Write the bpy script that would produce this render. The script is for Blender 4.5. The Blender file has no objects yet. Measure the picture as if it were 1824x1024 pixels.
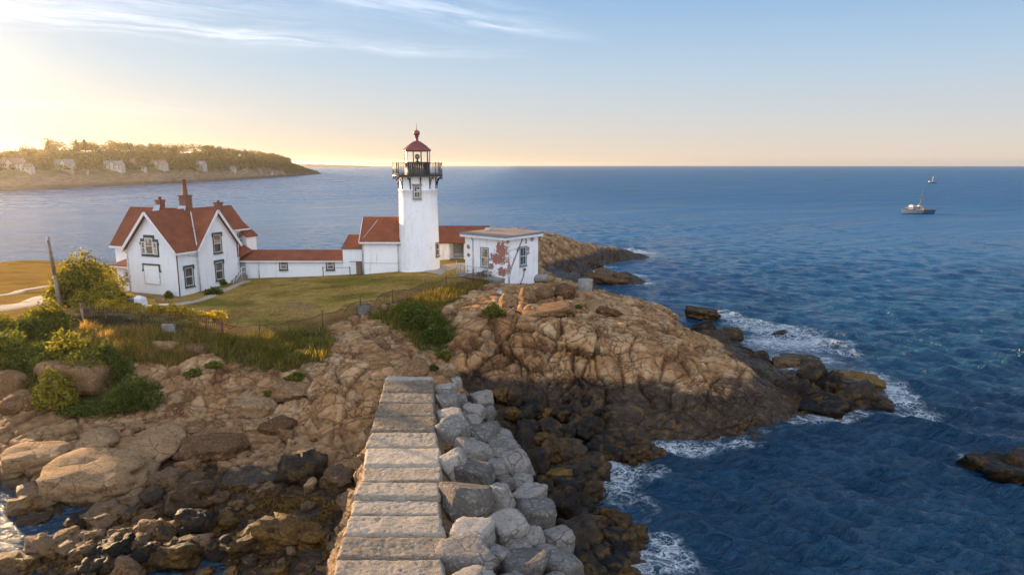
import bpy, bmesh, math, random
import numpy as np
from mathutils import Vector, Matrix, Euler

# ------------------------------------------------------------------ basics
scene = bpy.context.scene
COL = scene.collection
R = math.radians
rng = np.random.default_rng(7)
random.seed(7)

CAM_Z = 17.5
F = 1216.0
PITCH = R(10.22)
CP, SP = math.cos(PITCH), math.sin(PITCH)
SUN_AZ, SUN_EL = R(-52.0), R(8.0)          # azimuth from +Y towards +X
SUN_DIR = Vector((math.sin(SUN_AZ) * math.cos(SUN_EL), math.cos(SUN_AZ) * math.cos(SUN_EL), math.sin(SUN_EL)))


def ray(px, py):
    a, b = (px - 912) / F, (512 - py) / F
    return Vector((a, CP + b * SP, -SP + b * CP))


def P(px, py, z=0.0):
    d = ray(px, py)
    t = (z - CAM_Z) / d.z
    return Vector((d.x * t, d.y * t, z))


def PY(px, py, Y):
    d = ray(px, py)
    t = Y / d.y
    return Vector((d.x * t, Y, CAM_Z + d.z * t))


# ------------------------------------------------------------------ numpy noise
def _h(ix, iy, iz, s):
    n = (ix.astype(np.uint32) * np.uint32(374761393) + iy.astype(np.uint32) * np.uint32(668265263)
         + iz.astype(np.uint32) * np.uint32(2147483647) + np.uint32(s * 1274126177 & 0xffffffff))
    n = (n ^ (n >> np.uint32(13))) * np.uint32(1274126177)
    n = (n ^ (n >> np.uint32(16))) * np.uint32(2246822519)
    n = n ^ (n >> np.uint32(15))
    return (n & np.uint32(0xffffff)).astype(np.float64) / 16777215.0


def vnoise(p, s=1):
    f = np.floor(p)
    i = f.astype(np.int64)
    w = p - f
    w = w * w * w * (w * (w * 6 - 15) + 10)
    out = 0
    for dx in (0, 1):
        for dy in (0, 1):
            for dz in (0, 1):
                c = _h(i[:, 0] + dx, i[:, 1] + dy, i[:, 2] + dz, s)
                out = out + c * (w[:, 0] if dx else 1 - w[:, 0]) * (w[:, 1] if dy else 1 - w[:, 1]) * (w[:, 2] if dz else 1 - w[:, 2])
    return out * 2 - 1


def fbm(p, octv=4, s=1):
    a, t, out = 1.0, 0.0, 0
    for k in range(octv):
        out = out + a * vnoise(p * (2.03 ** k) + 17.3 * k, s + k)
        t += a
        a *= 0.5
    return out / t


def voro(p, s=1):
    """distance to the nearest and second nearest cell point, offset to the nearest, three random numbers of its cell"""
    f = np.floor(p)
    i = f.astype(np.int64)
    n = len(p)
    d1 = np.full(n, 9e9)
    d2 = np.full(n, 9e9)
    off = np.zeros((n, 3))
    cell = np.zeros((n, 3), dtype=np.int64)
    for dx in (-1, 0, 1):
        for dy in (-1, 0, 1):
            for dz in (-1, 0, 1):
                c = i + np.array((dx, dy, dz))
                q = np.stack([_h(c[:, 0], c[:, 1], c[:, 2], s + k) for k in range(3)], 1)
                v = p - (c + q)
                d = np.sqrt((v * v).sum(1))
                m = d < d1
                d2 = np.where(m, d1, np.minimum(d2, d))
                d1 = np.where(m, d, d1)
                off[m] = v[m]
                cell[m] = c[m]
    r = np.stack([_h(cell[:, 0], cell[:, 1], cell[:, 2], s + 50 + k) for k in range(4)], 1)
    return d1, d2, off, r


def sstep(a, b, x):
    t = np.clip((x - a) / (b - a), 0, 1)
    return t * t * (3 - 2 * t)


# ------------------------------------------------------------------ mesh helpers
def link(name, me, mat=None, parent=None, smooth=False):
    o = bpy.data.objects.new(name, me)
    COL.objects.link(o)
    if parent:
        o.parent = parent
    if mat is not None and len(me.materials) == 0:
        me.materials.append(mat)
    if smooth:
        me.polygons.foreach_set('use_smooth', np.ones(len(me.polygons), dtype=bool))
    return o


def np_mesh(name, V, Q, mat=None, parent=None, smooth=True, attrs=None):
    """mesh from numpy arrays; Q is (n,3) or (n,4)"""
    me = bpy.data.meshes.new(name)
    n, k = Q.shape
    me.vertices.add(len(V))
    me.vertices.foreach_set('co', np.ascontiguousarray(V, dtype=np.float32).ravel())
    me.loops.add(n * k)
    me.loops.foreach_set('vertex_index', np.ascontiguousarray(Q, dtype=np.int32).ravel())
    me.polygons.add(n)
    me.polygons.foreach_set('loop_start', np.arange(0, n * k, k, dtype=np.int32))
    me.polygons.foreach_set('loop_total', np.full(n, k, dtype=np.int32))
    me.polygons.foreach_set('use_smooth', np.full(n, smooth, dtype=bool))
    me.update(calc_edges=True)
    for an, av in (attrs or {}).items():
        at = me.attributes.new(an, 'FLOAT', 'POINT')
        at.data.foreach_set('value', np.ascontiguousarray(av, dtype=np.float32))
    return link(name, me, mat, parent)


class MB:
    """collects shapes, built as one mesh"""

    def __init__(self):
        self.v, self.f = [], []

    def add(self, vs, fs):
        o = len(self.v)
        self.v += [tuple(x) for x in vs]
        self.f += [tuple(i + o for i in q) for q in fs]
        return self

    def box(self, lo, hi):
        x0, y0, z0 = lo
        x1, y1, z1 = hi
        return self.add([(x0, y0, z0), (x1, y0, z0), (x1, y1, z0), (x0, y1, z0), (x0, y0, z1), (x1, y0, z1), (x1, y1, z1), (x0, y1, z1)],
                        [(3, 2, 1, 0), (4, 5, 6, 7), (0, 1, 5, 4), (1, 2, 6, 5), (2, 3, 7, 6), (3, 0, 4, 7)])

    def obox(self, c, ux, uy, uz, hx, hy, hz):
        c, ux, uy, uz = map(Vector, (c, ux, uy, uz))
        vs = [c + ux * hx * a + uy * hy * b + uz * hz * d for d in (-1, 1) for (a, b) in ((-1, -1), (1, -1), (1, 1), (-1, 1))]
        return self.add(vs, [(3, 2, 1, 0), (4, 5, 6, 7), (0, 1, 5, 4), (1, 2, 6, 5), (2, 3, 7, 6), (3, 0, 4, 7)])

    def prism(self, poly, vec):
        """poly: planar points, extruded by vec"""
        n = len(poly)
        vec = Vector(vec)
        p = [Vector(q) for q in poly]
        vs = p + [q + vec for q in p]
        fs = [tuple(range(n - 1, -1, -1)), tuple(range(n, 2 * n))] + [(i, (i + 1) % n, n + (i + 1) % n, n + i) for i in range(n)]
        return self.add(vs, fs)

    def bar(self, p0, p1, w, h=None, up=(0, 0, 1)):
        p0, p1 = Vector(p0), Vector(p1)
        d = (p1 - p0)
        L = d.length
        d.normalize()
        u = Vector(up)
        if abs(d.dot(u)) > 0.98:
            u = Vector((0, 1, 0))
        s = d.cross(u).normalized()
        u = s.cross(d)
        return self.obox((p0 + p1) / 2, d, s, u, L / 2, w / 2, (h or w) / 2)

    def tube(self, p0, p1, r0, r1=None, n=10, cap=True):
        p0, p1 = Vector(p0), Vector(p1)
        r1 = r0 if r1 is None else r1
        d = (p1 - p0).normalized()
        u = Vector((0, 0, 1)) if abs(d.z) < 0.95 else Vector((1, 0, 0))
        s = d.cross(u).normalized()
        u = s.cross(d)
        vs = []
        for p, r in ((p0, r0), (p1, r1)):
            for k in range(n):
                a = 2 * math.pi * k / n
                vs.append(p + s * math.cos(a) * r + u * math.sin(a) * r)
        fs = [(i, (i + 1) % n, n + (i + 1) % n, n + i) for i in range(n)]
        if cap:
            fs += [tuple(range(n - 1, -1, -1)), tuple(range(n, 2 * n))]
        return self.add(vs, fs)

    def path(self, pts, r, n=6):
        for a, b in zip(pts[:-1], pts[1:]):
            self.tube(a, b, r, r, n)
        return self

    def lathe(self, prof, n=32, c=(0, 0, 0), closed=False):
        c = Vector(c)
        vs, fs = [], []
        m = len(prof)
        for (r, z) in prof:
            for k in range(n):
                a = 2 * math.pi * k / n
                vs.append(c + Vector((r * math.cos(a), r * math.sin(a), z)))
        for j in range(m - 1):
            for k in range(n):
                k2 = (k + 1) % n
                fs.append((j * n + k, j * n + k2, (j + 1) * n + k2, (j + 1) * n + k))
        if closed:
            fs += [tuple(range(n - 1, -1, -1)), tuple(range((m - 1) * n, m * n))]
        return self.add(vs, fs)

    def build(self, name, mat, parent=None, smooth=False, bevel=0.0, fix=True):
        me = bpy.data.meshes.new(name)
        me.from_pydata(self.v, [], self.f)
        if fix or bevel:
            bm = bmesh.new()
            bm.from_mesh(me)
            bmesh.ops.recalc_face_normals(bm, faces=bm.faces)
            if bevel:
                bmesh.ops.bevel(bm, geom=[e for e in bm.edges if len(e.link_faces) == 2 and e.calc_face_angle(0) > 0.5], offset=bevel, segments=1, affect='EDGES')
            bm.to_mesh(me)
            bm.free()
        return link(name, me, mat, parent, smooth)


def tag(o, label=None, cat=None, group=None, kind=None):
    if label:
        o['label'] = label
        o['kind'] = 'thing'
    if cat:
        o['category'] = cat
    if group:
        o['group'] = group
    if kind:
        o['kind'] = kind
    return o


def empty(name, loc, rz=0.0, label=None, cat=None, group=None):
    o = bpy.data.objects.new(name, None)
    COL.objects.link(o)
    o.location = loc
    o.rotation_euler = (0, 0, rz)
    o.empty_display_size = 0.3
    return tag(o, label, cat, group)


def copy_tree(o, parent=None):
    c = o.copy()
    COL.objects.link(c)
    c.parent = parent
    for ch in list(o.children):
        copy_tree(ch, c)
    return c


# ------------------------------------------------------------------ node helper
class NT:
    def __init__(self, tree):
        self.t = tree
        tree.nodes.clear()

    def n(self, typ, ins=None, **kw):
        nd = self.t.nodes.new(typ)
        for k, v in kw.items():
            setattr(nd, k, v)
        for k, v in (ins or {}).items():
            s = nd.inputs[k]
            if isinstance(v, tuple) and len(v) == 2 and hasattr(v[0], 'outputs'):
                self.t.links.new(v[0].outputs[v[1]], s)
            elif hasattr(v, 'outputs'):
                self.t.links.new(v.outputs[0], s)
            else:
                if s.type == 'RGBA' and not hasattr(v, '__len__'):
                    v = (v, v, v, 1)
                if s.type == 'RGBA' and len(v) == 3:
                    v = (*v, 1)
                s.default_value = v
        return nd

    def math(self, op, a, b=None, c=None, clamp=False):
        nd = self.n('ShaderNodeMath', operation=op, use_clamp=clamp)
        for k, v in enumerate((a, b, c)):
            if v is None:
                continue
            if hasattr(v, 'outputs'):
                self.t.links.new(v.outputs[0], nd.inputs[k])
            elif isinstance(v, tuple):
                self.t.links.new(v[0].outputs[v[1]], nd.inputs[k])
            else:
                nd.inputs[k].default_value = v
        return nd

    def mix(self, fac, a, b, blend='MIX'):
        nd = self.n('ShaderNodeMix', data_type='RGBA', blend_type=blend)
        for s, v in ((nd.inputs[0], fac), (nd.inputs[6], a), (nd.inputs[7], b)):
            if isinstance(v, tuple) and hasattr(v[0], 'outputs'):
                self.t.links.new(v[0].outputs[v[1]], s)
            elif hasattr(v, 'outputs'):
                self.t.links.new(v.outputs[2] if v.bl_idname == 'ShaderNodeMix' else v.outputs[0], s)
            elif hasattr(v, '__len__'):
                s.default_value = (*v, 1) if len(v) == 3 else v
            else:
                s.default_value = v
        return nd

    def ramp(self, fac, stops, interp='LINEAR'):
        nd = self.n('ShaderNodeValToRGB')
        cr = nd.color_ramp
        cr.interpolation = interp
        while len(cr.elements) > 1:
            cr.elements.remove(cr.elements[-1])
        for k, (p, c) in enumerate(stops):
            e = cr.elements[0] if k == 0 else cr.elements.new(p)
            e.position = p
            c = (c, c, c) if not hasattr(c, '__len__') else c
            e.color = (*c, 1) if len(c) == 3 else c
        if isinstance(fac, tuple):
            self.t.links.new(fac[0].outputs[fac[1]], nd.inputs[0])
        else:
            self.t.links.new(fac.outputs[0], nd.inputs[0])
        return nd

    def mapr(self, v, a, b, c=0.0, d=1.0, smooth=True):
        nd = self.n('ShaderNodeMapRange', interpolation_type='SMOOTHSTEP' if smooth else 'LINEAR')
        if isinstance(v, tuple):
            self.t.links.new(v[0].outputs[v[1]], nd.inputs[0])
        else:
            self.t.links.new(v.outputs[0], nd.inputs[0])
        for k, x in enumerate((a, b, c, d)):
            nd.inputs[k + 1].default_value = x
        return nd

    def noise(self, vec, scale, detail=4.0, rough=0.55, dist=0.0):
        return self.n('ShaderNodeTexNoise', {'Vector': vec, 'Scale': scale, 'Detail': detail, 'Roughness': rough, 'Distortion': dist})

    def mapping(self, vec, scale=(1, 1, 1), rot=(0, 0, 0), loc=(0, 0, 0)):
        return self.n('ShaderNodeMapping', {'Vector': vec, 'Scale': scale, 'Rotation': rot, 'Location': loc})


def facets(nt, vec, scale, amt):
    """chiselled planes: every cell of a Voronoi gets its own random tilt; returns a height node and the cell colour"""
    v = nt.n('ShaderNodeTexVoronoi', {'Vector': vec, 'Scale': scale})
    sc = nt.n('ShaderNodeVectorMath', {0: vec}, operation='SUBTRACT')
    nt.t.links.new(v.outputs['Position'], sc.inputs[1])
    cc = nt.n('ShaderNodeVectorMath', {0: (v, 'Color'), 1: (0.5, 0.5, 0.5)}, operation='SUBTRACT')
    d = nt.n('ShaderNodeVectorMath', {0: sc, 1: cc}, operation='DOT_PRODUCT')
    return nt.math('MULTIPLY', (d, 1), amt), v


def C2(nd):
    """colour output of a Mix node, or first output"""
    return (nd, 2) if nd.bl_idname == 'ShaderNodeMix' else (nd, 0)


MATS = {}


def material(name):
    m = bpy.data.materials.new(name)
    m.use_nodes = True
    MATS[name] = m
    return m, NT(m.node_tree)


def finish(nt, color, rough=0.7, bump=None, bstr=0.3, bdist=0.05, metallic=0.0, spec=0.3, **extra):
    ins = {'Base Color': C2(color) if hasattr(color, 'outputs') else color, 'Roughness': rough if not hasattr(rough, 'outputs') else C2(rough), 'Metallic': metallic, 'Specular IOR Level': spec}
    ins.update(extra)
    b = nt.n('ShaderNodeBsdfPrincipled', ins)
    if bump is not None:
        bn = nt.n('ShaderNodeBump', {'Height': C2(bump), 'Strength': bstr, 'Distance': bdist})
        nt.t.links.new(bn.outputs[0], b.inputs['Normal'])
    out = nt.n('ShaderNodeOutputMaterial')
    nt.t.links.new(b.outputs[0], out.inputs[0])
    return b


def simple(name, col, rough=0.6, var=0.12, scale=4.0, metallic=0.0, spec=0.15, bstr=0.15, bdist=0.01):
    m, nt = material(name)
    tc = nt.n('ShaderNodeTexCoord')
    nz = nt.noise((tc, 'Object'), scale, 6, 0.6)
    dark = tuple(c * (1 - var * 2) for c in col)
    lite = tuple(min(1, c * (1 + var)) for c in col)
    rp = nt.ramp(nz, [(0.3, dark), (0.55, col), (0.75, lite)])
    n2 = nt.noise((tc, 'Object'), scale * 9, 4)
    finish(nt, rp, rough, n2, bstr, bdist, metallic, spec)
    return m
# ------------------------------------------------------------------ terrain shape
_cp = []


def cp(px, py, z):
    p = P(px, py, z)
    _cp.append((p.x, p.y, z))


def cw(x, y, z):
    _cp.append((x, y, z))


# lawn and building plateau
for a in [(440, 500, 5.5), (530, 498, 5.6), (620, 499, 5.8), (700, 492, 6.2), (753, 487, 6.5), (800, 478, 6.5), (840, 476, 6.4), (870, 470, 6.4),
          (321, 530, 4.9), (234, 522, 4.9), (400, 506, 5.3), (350, 545, 4.8), (550, 550, 4.9), (470, 598, 4.1), (640, 552, 5.1), (760, 518, 5.7),
          (870, 494, 5.9), (300, 580, 4.4), (150, 572, 4.5), (200, 545, 4.7), (690, 510, 6.0), (600, 530, 5.4)]:
    cp(*a)
for a in [(-30, 78, 5.0), (-20, 80, 5.6), (-8, 80, 6.5), (0, 79, 6.5), (-38, 76, 4.6), (-30, 90, 3.2), (-15, 92, 4.5), (0, 95, 5.5), (-28, 104, -1.5), (-14, 112, -1.0),
          (-45, 98, 2.2), (-45, 110, -1)]:
    cw(*a)
# left field, road and bank
for a in [(0, 548, 4.1), (50, 500, 3.6), (100, 520, 4.0), (0, 475, 2.6), (60, 463, 1.8), (130, 470, 2.4), (110, 556, 4.5), (100, 620, 3.7), (40, 640, 3.0), (60, 735, 1.3),
          (0, 600, 3.6), (180, 650, 3.2), (240, 640, 3.4), (220, 720, 1.5), (150, 730, 1.3), (-200, 560, 4.0), (-200, 640, 3.0), (-200, 480, 2.4), (-200, 720, 1.0)]:
    cp(*a)
for a in [(-70, 125, -1.5), (-50, 126, -1.5), (-100, 125, -1.5), (-120, 90, 2.5), (-110, 60, 4.0), (-90, 128, -2)]:
    cw(*a)
# left cliff under the fence
for a in [(400, 622, 3.7), (320, 625, 3.7), (500, 640, 3.6), (560, 640, 3.9), (350, 665, 2.9), (450, 680, 2.5), (300, 700, 1.8), (400, 730, 1.3), (520, 720, 1.9), (560, 690, 2.8),
          (270, 740, 1.2), (480, 760, 1.1), (560, 765, 1.25), (620, 700, 2.9), (620, 760, 1.5), (650, 600, 4.6), (650, 640, 4.0), (600, 600, 4.3), (690, 590, 5.0), (690, 645, 4.0), (740, 655, 3.8),
          (660, 690, 3.2), (640, 740, 2.0)]:
    cp(*a)
# beach
for a in [(0, 770, 1.0), (80, 790, 0.95), (200, 770, 1.05), (330, 770, 1.0), (450, 790, 0.9), (560, 800, 0.9), (620, 800, 1.0), (0, 840, 0.5), (120, 900, 0.1), (250, 860, 0.45), (400, 860, 0.5),
          (520, 880, 0.45), (580, 900, 0.5), (300, 930, 0.35), (420, 960, 0.35), (530, 980, 0.4), (250, 1010, 0.3), (100, 1000, 0.12), (400, 1060, 0.2), (550, 1080, 0.3), (200, 1100, 0.1)]:
    cp(*a)
for a in [(20, 905, -0.45), (60, 945, -0.35), (0, 950, -0.5), (-80, 930, -0.7), (-200, 950, -1.0), (-100, 860, -0.4), (-150, 1000, -0.9), (-200, 860, -0.6)]:
    cp(*a)
cw(-30, 21, -0.9); cw(-24, 18, -0.4); cw(-12, 16, 0.2); cw(-45, 30, -1.2); cw(-60, 38, -1.0); cw(-60, 50, 1.0)
# gully between the two rock masses
for a in [(760, 585, 4.5), (740, 550, 5.2), (790, 620, 3.9), (820, 655, 2.9), (800, 560, 5.0), (850, 690, 1.9), (800, 680, 3.0)]:
    cp(*a)
# big rock
for a in [(850, 520, 5.9), (900, 518, 6.0), (820, 550, 5.6), (960, 500, 5.6), (1043, 512, 5.3), (950, 545, 6.0), (1010, 560, 5.9), (1090, 560, 5.4), (1150, 565, 4.9), (1220, 585, 3.7), (1180, 545, 4.0),
          (870, 580, 5.5), (880, 640, 3.4), (950, 600, 5.0), (950, 660, 2.9), (1030, 610, 4.9), (1020, 670, 2.7), (1100, 620, 4.4), (1100, 680, 2.5), (1180, 630, 4.0), (1180, 680, 2.6),
          (1270, 640, 3.3), (1330, 660, 2.6), (1260, 690, 2.5), (1350, 700, 1.7), (1200, 730, 1.5), (1300, 750, 0.9), (1100, 740, 1.1), (1000, 720, 1.1), (930, 700, 1.4), (1390, 720, 0.7),
          (1060, 766, 0.15), (1150, 775, 0.05), (1230, 780, 0.05), (1300, 779, 0.0), (1370, 765, 0.0), (1420, 742, 0.0), (1400, 690, 1.0), (980, 780, 0.5)]:
    cp(*a)
# right flank of the big rock, hidden side then sea
for a in [(62, 2)]:
    pass
for a in [(9, 75, 3.6), (12, 68, 3.2), (16, 64, 2.4), (19, 59, 1.6), (21, 55, 1.0), (13, 78, 0.4), (17, 71, -0.4), (21, 64, -0.6), (24, 58, -0.8), (6, 85, 3.0), (11, 86, -0.4), (16, 82, -1.6)]:
    cw(*a)
# right spit of dark rock
for a in [(1440, 690, 0.9), (1450, 665, 1.3), (1500, 695, 0.9), (1550, 712, 0.4), (1592, 712, 0.0), (1480, 735, 0.0), (1560, 735, -0.3), (1520, 670, 0.2), (1640, 730, -1.2), (1560, 680, -0.4),
          (1430, 640, 0.2), (1370, 640, 0.5), (1400, 620, -0.5)]:
    cp(*a)
# rubble foot right of the breakwater
for a in [(900, 720, 1.2), (950, 790, 0.55), (1020, 800, 0.3), (1060, 830, 0.0), (1000, 860, 0.4), (1090, 870, -0.1), (1060, 920, 0.0), (1120, 960, -0.05), (1000, 940, 0.7), (1060, 1000, 0.4), (1140, 1010, -0.15)]:
    cp(*a)
cw(1, 26, 0.6); cw(3, 22, 0.4); cw(5.5, 20, -0.2); cw(-3, 24, 0.6); cw(-4, 34, 0.8); cw(-5, 40, 1.2); cw(-2, 38, 1.0)
# back promontory
for a in [(2.8, 118, 6.3), (6, 118, 5.3), (-2, 116, 6.2), (10, 120, 4.6), (14, 124, 3.2), (19, 128, 2.2), (23, 134, 0.4), (26, 140, -0.8), (4, 110, 4.0), (9, 113, 2.2), (15, 119, 0.8), (19, 124, 0.2), (9, 108, 0.2), (16, 114, -1.0),
          (2, 104, 3.2), (5, 103, 1.6), (-4, 130, 3.5), (4, 130, 3.0), (14, 134, 0.5), (0, 142, -1), (-14, 124, 2.0), (-16, 136, -1.2), (2, 96, 3.0), (7, 97, 1.8), (10, 100, 1.6), (12.5, 103, 0.3), (14, 100, -0.5), (12, 94, 0.2),
          (17, 102, 1.2), (20, 101, 0.2), (22, 104, -0.8), (17, 97, -1)]:
    cw(*a)
# sea bed
for a in [(1150, 850), (1250, 840), (1400, 820), (1500, 800), (1650, 780), (1720, 720), (1640, 640), (1480, 590), (1400, 560), (1330, 520), (1250, 480), (1200, 440), (1180, 500), (1160, 900), (1200, 1000), (1350, 900),
          (1500, 950), (1800, 950), (1800, 800), (1800, 650), (1600, 560), (1500, 480), (1800, 500)]:
    q = P(a[0], a[1], 0.0)
    cw(q.x, q.y, -2.6)
for a in [(12, 22, -2.2), (30, 20, -3), (55, 140, -3), (40, 110, -3), (30, 90, -3), (20, 150, -3), (0, 160, -3), (-30, 150, -3), (-60, 150, -3), (-100, 150, -3), (60, 60, -3), (50, 30, -3), (-140, 140, -3)]:
    cw(*a)

CPA = np.array(_cp)
_C = 1.3


def _phi(d2):
    return np.sqrt(d2 + _C * _C)


_n = len(CPA)
_D = ((CPA[:, None, :2] - CPA[None, :, :2]) ** 2).sum(2)
_A = np.zeros((_n + 3, _n + 3))
_A[:_n, :_n] = _phi(_D) - 0.12 * np.eye(_n)
_A[:_n, _n] = 1; _A[_n, :_n] = 1
_A[:_n, _n + 1:] = CPA[:, :2] / 50; _A[_n + 1:, :_n] = CPA[:, :2].T / 50
_W = np.linalg.solve(_A, np.concatenate([CPA[:, 2], np.zeros(3)]))


def base_h(X, Y):
    X = np.asarray(X, dtype=float); Y = np.asarray(Y, dtype=float)
    sh = X.shape
    x, y = X.ravel(), Y.ravel()
    out = np.empty(len(x))
    for k in range(0, len(x), 40000):
        a, b = x[k:k + 40000], y[k:k + 40000]
        d = (a[:, None] - CPA[:, 0]) ** 2 + (b[:, None] - CPA[:, 1]) ** 2
        out[k:k + 40000] = _phi(d) @ _W[:_n] + _W[_n] + a / 50 * _W[_n + 1] + b / 50 * _W[_n + 2]
    return np.clip(out, -3.2, 7.2).reshape(sh)


def G0(px, py):
    """where the ray through a photo pixel meets the undisplaced ground"""
    d = ray(px, py)
    t = np.arange(15, 175, 0.05) / d.y
    z = base_h(d.x * t, d.y * t)
    hit = np.nonzero(CAM_Z + d.z * t <= z)[0]
    k = hit[0] if len(hit) else len(t) - 1
    return Vector((d.x * t[k], d.y * t[k], z[k]))


def poly_sd(X, Y, pts):
    """signed distance to a polygon (negative inside)"""
    d = np.full(X.shape, 9e9)
    inside = np.zeros(X.shape, dtype=bool)
    n = len(pts)
    for i in range(n):
        ax, ay = pts[i]; bx, by = pts[(i + 1) % n]
        ex, ey = bx - ax, by - ay
        t = np.clip(((X - ax) * ex + (Y - ay) * ey) / (ex * ex + ey * ey + 1e-9), 0, 1)
        d = np.minimum(d, (X - ax - t * ex) ** 2 + (Y - ay - t * ey) ** 2)
        c = ((ay > Y) != (by > Y)) & (X < (bx - ax) * (Y - ay) / ((by - ay) if by != ay else 1e-9) + ax)
        inside ^= c
    d = np.sqrt(d)
    return np.where(inside, -d, d)


def gp(lst):
    return [(q.x, q.y) for q in (G0(*a) for a in lst)]


LAWN = gp([(205, 548), (250, 575), (320, 590), (400, 600), (470, 603), (545, 592), (640, 556), (760, 522), (850, 503), (885, 492), (868, 474), (840, 466)]) + \
    [(3, 84), (-6, 90), (-20, 88), (-34, 86), (-46, 84), (-44, 68)]
FIELD = gp([(-300, 470), (0, 463), (60, 461), (130, 464)]) + [(-45, 100), (-40, 80)] + gp([(170, 540), (110, 560), (60, 570), (0, 585), (-300, 600)])
WILD = gp([(130, 560), (200, 560), (320, 590), (400, 600), (470, 604), (580, 585), (600, 605), (575, 650), (520, 655), (430, 655), (380, 632), (330, 618), (290, 645), (235, 650), (250, 730), (210, 745), (100, 720), (20, 690), (-250, 690), (-250, 580), (60, 560)])
GULLY = gp([(650, 560), (700, 545), (760, 522), (850, 503), (885, 500), (850, 515), (800, 540), (785, 560), (815, 585), (790, 640), (755, 625), (715, 610), (700, 580)])
BEACH = gp([(0, 730), (270, 750), (450, 760), (600, 775), (640, 770), (590, 1024), (560, 1150), (-250, 1100), (-250, 740)])
LOWB = gp([(-250, 880), (0, 890), (130, 915), (240, 860), (300, 825), (420, 835), (560, 850), (640, 850), (600, 1024), (560, 1150), (-250, 1100)])
BIG = gp([(800, 690), (790, 640), (830, 590), (780, 550), (900, 510), (1000, 480)]) + [(8, 86), (16, 74), (24, 58)] + gp([(1450, 740), (1300, 790), (900, 800)])


def axis(lo, a, b, hi, h, g=1.05):
    mid = list(np.arange(a, b, h))
    out, s, x = [], h, b
    while x < hi:
        out.append(x); s *= g; s = min(s, 0.7); x += s
    pre, s, x = [], h, a
    while x > lo:
        s *= g; s = min(s, 0.9); x -= s; pre.append(x)
    return np.array(pre[::-1] + mid + out)


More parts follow.
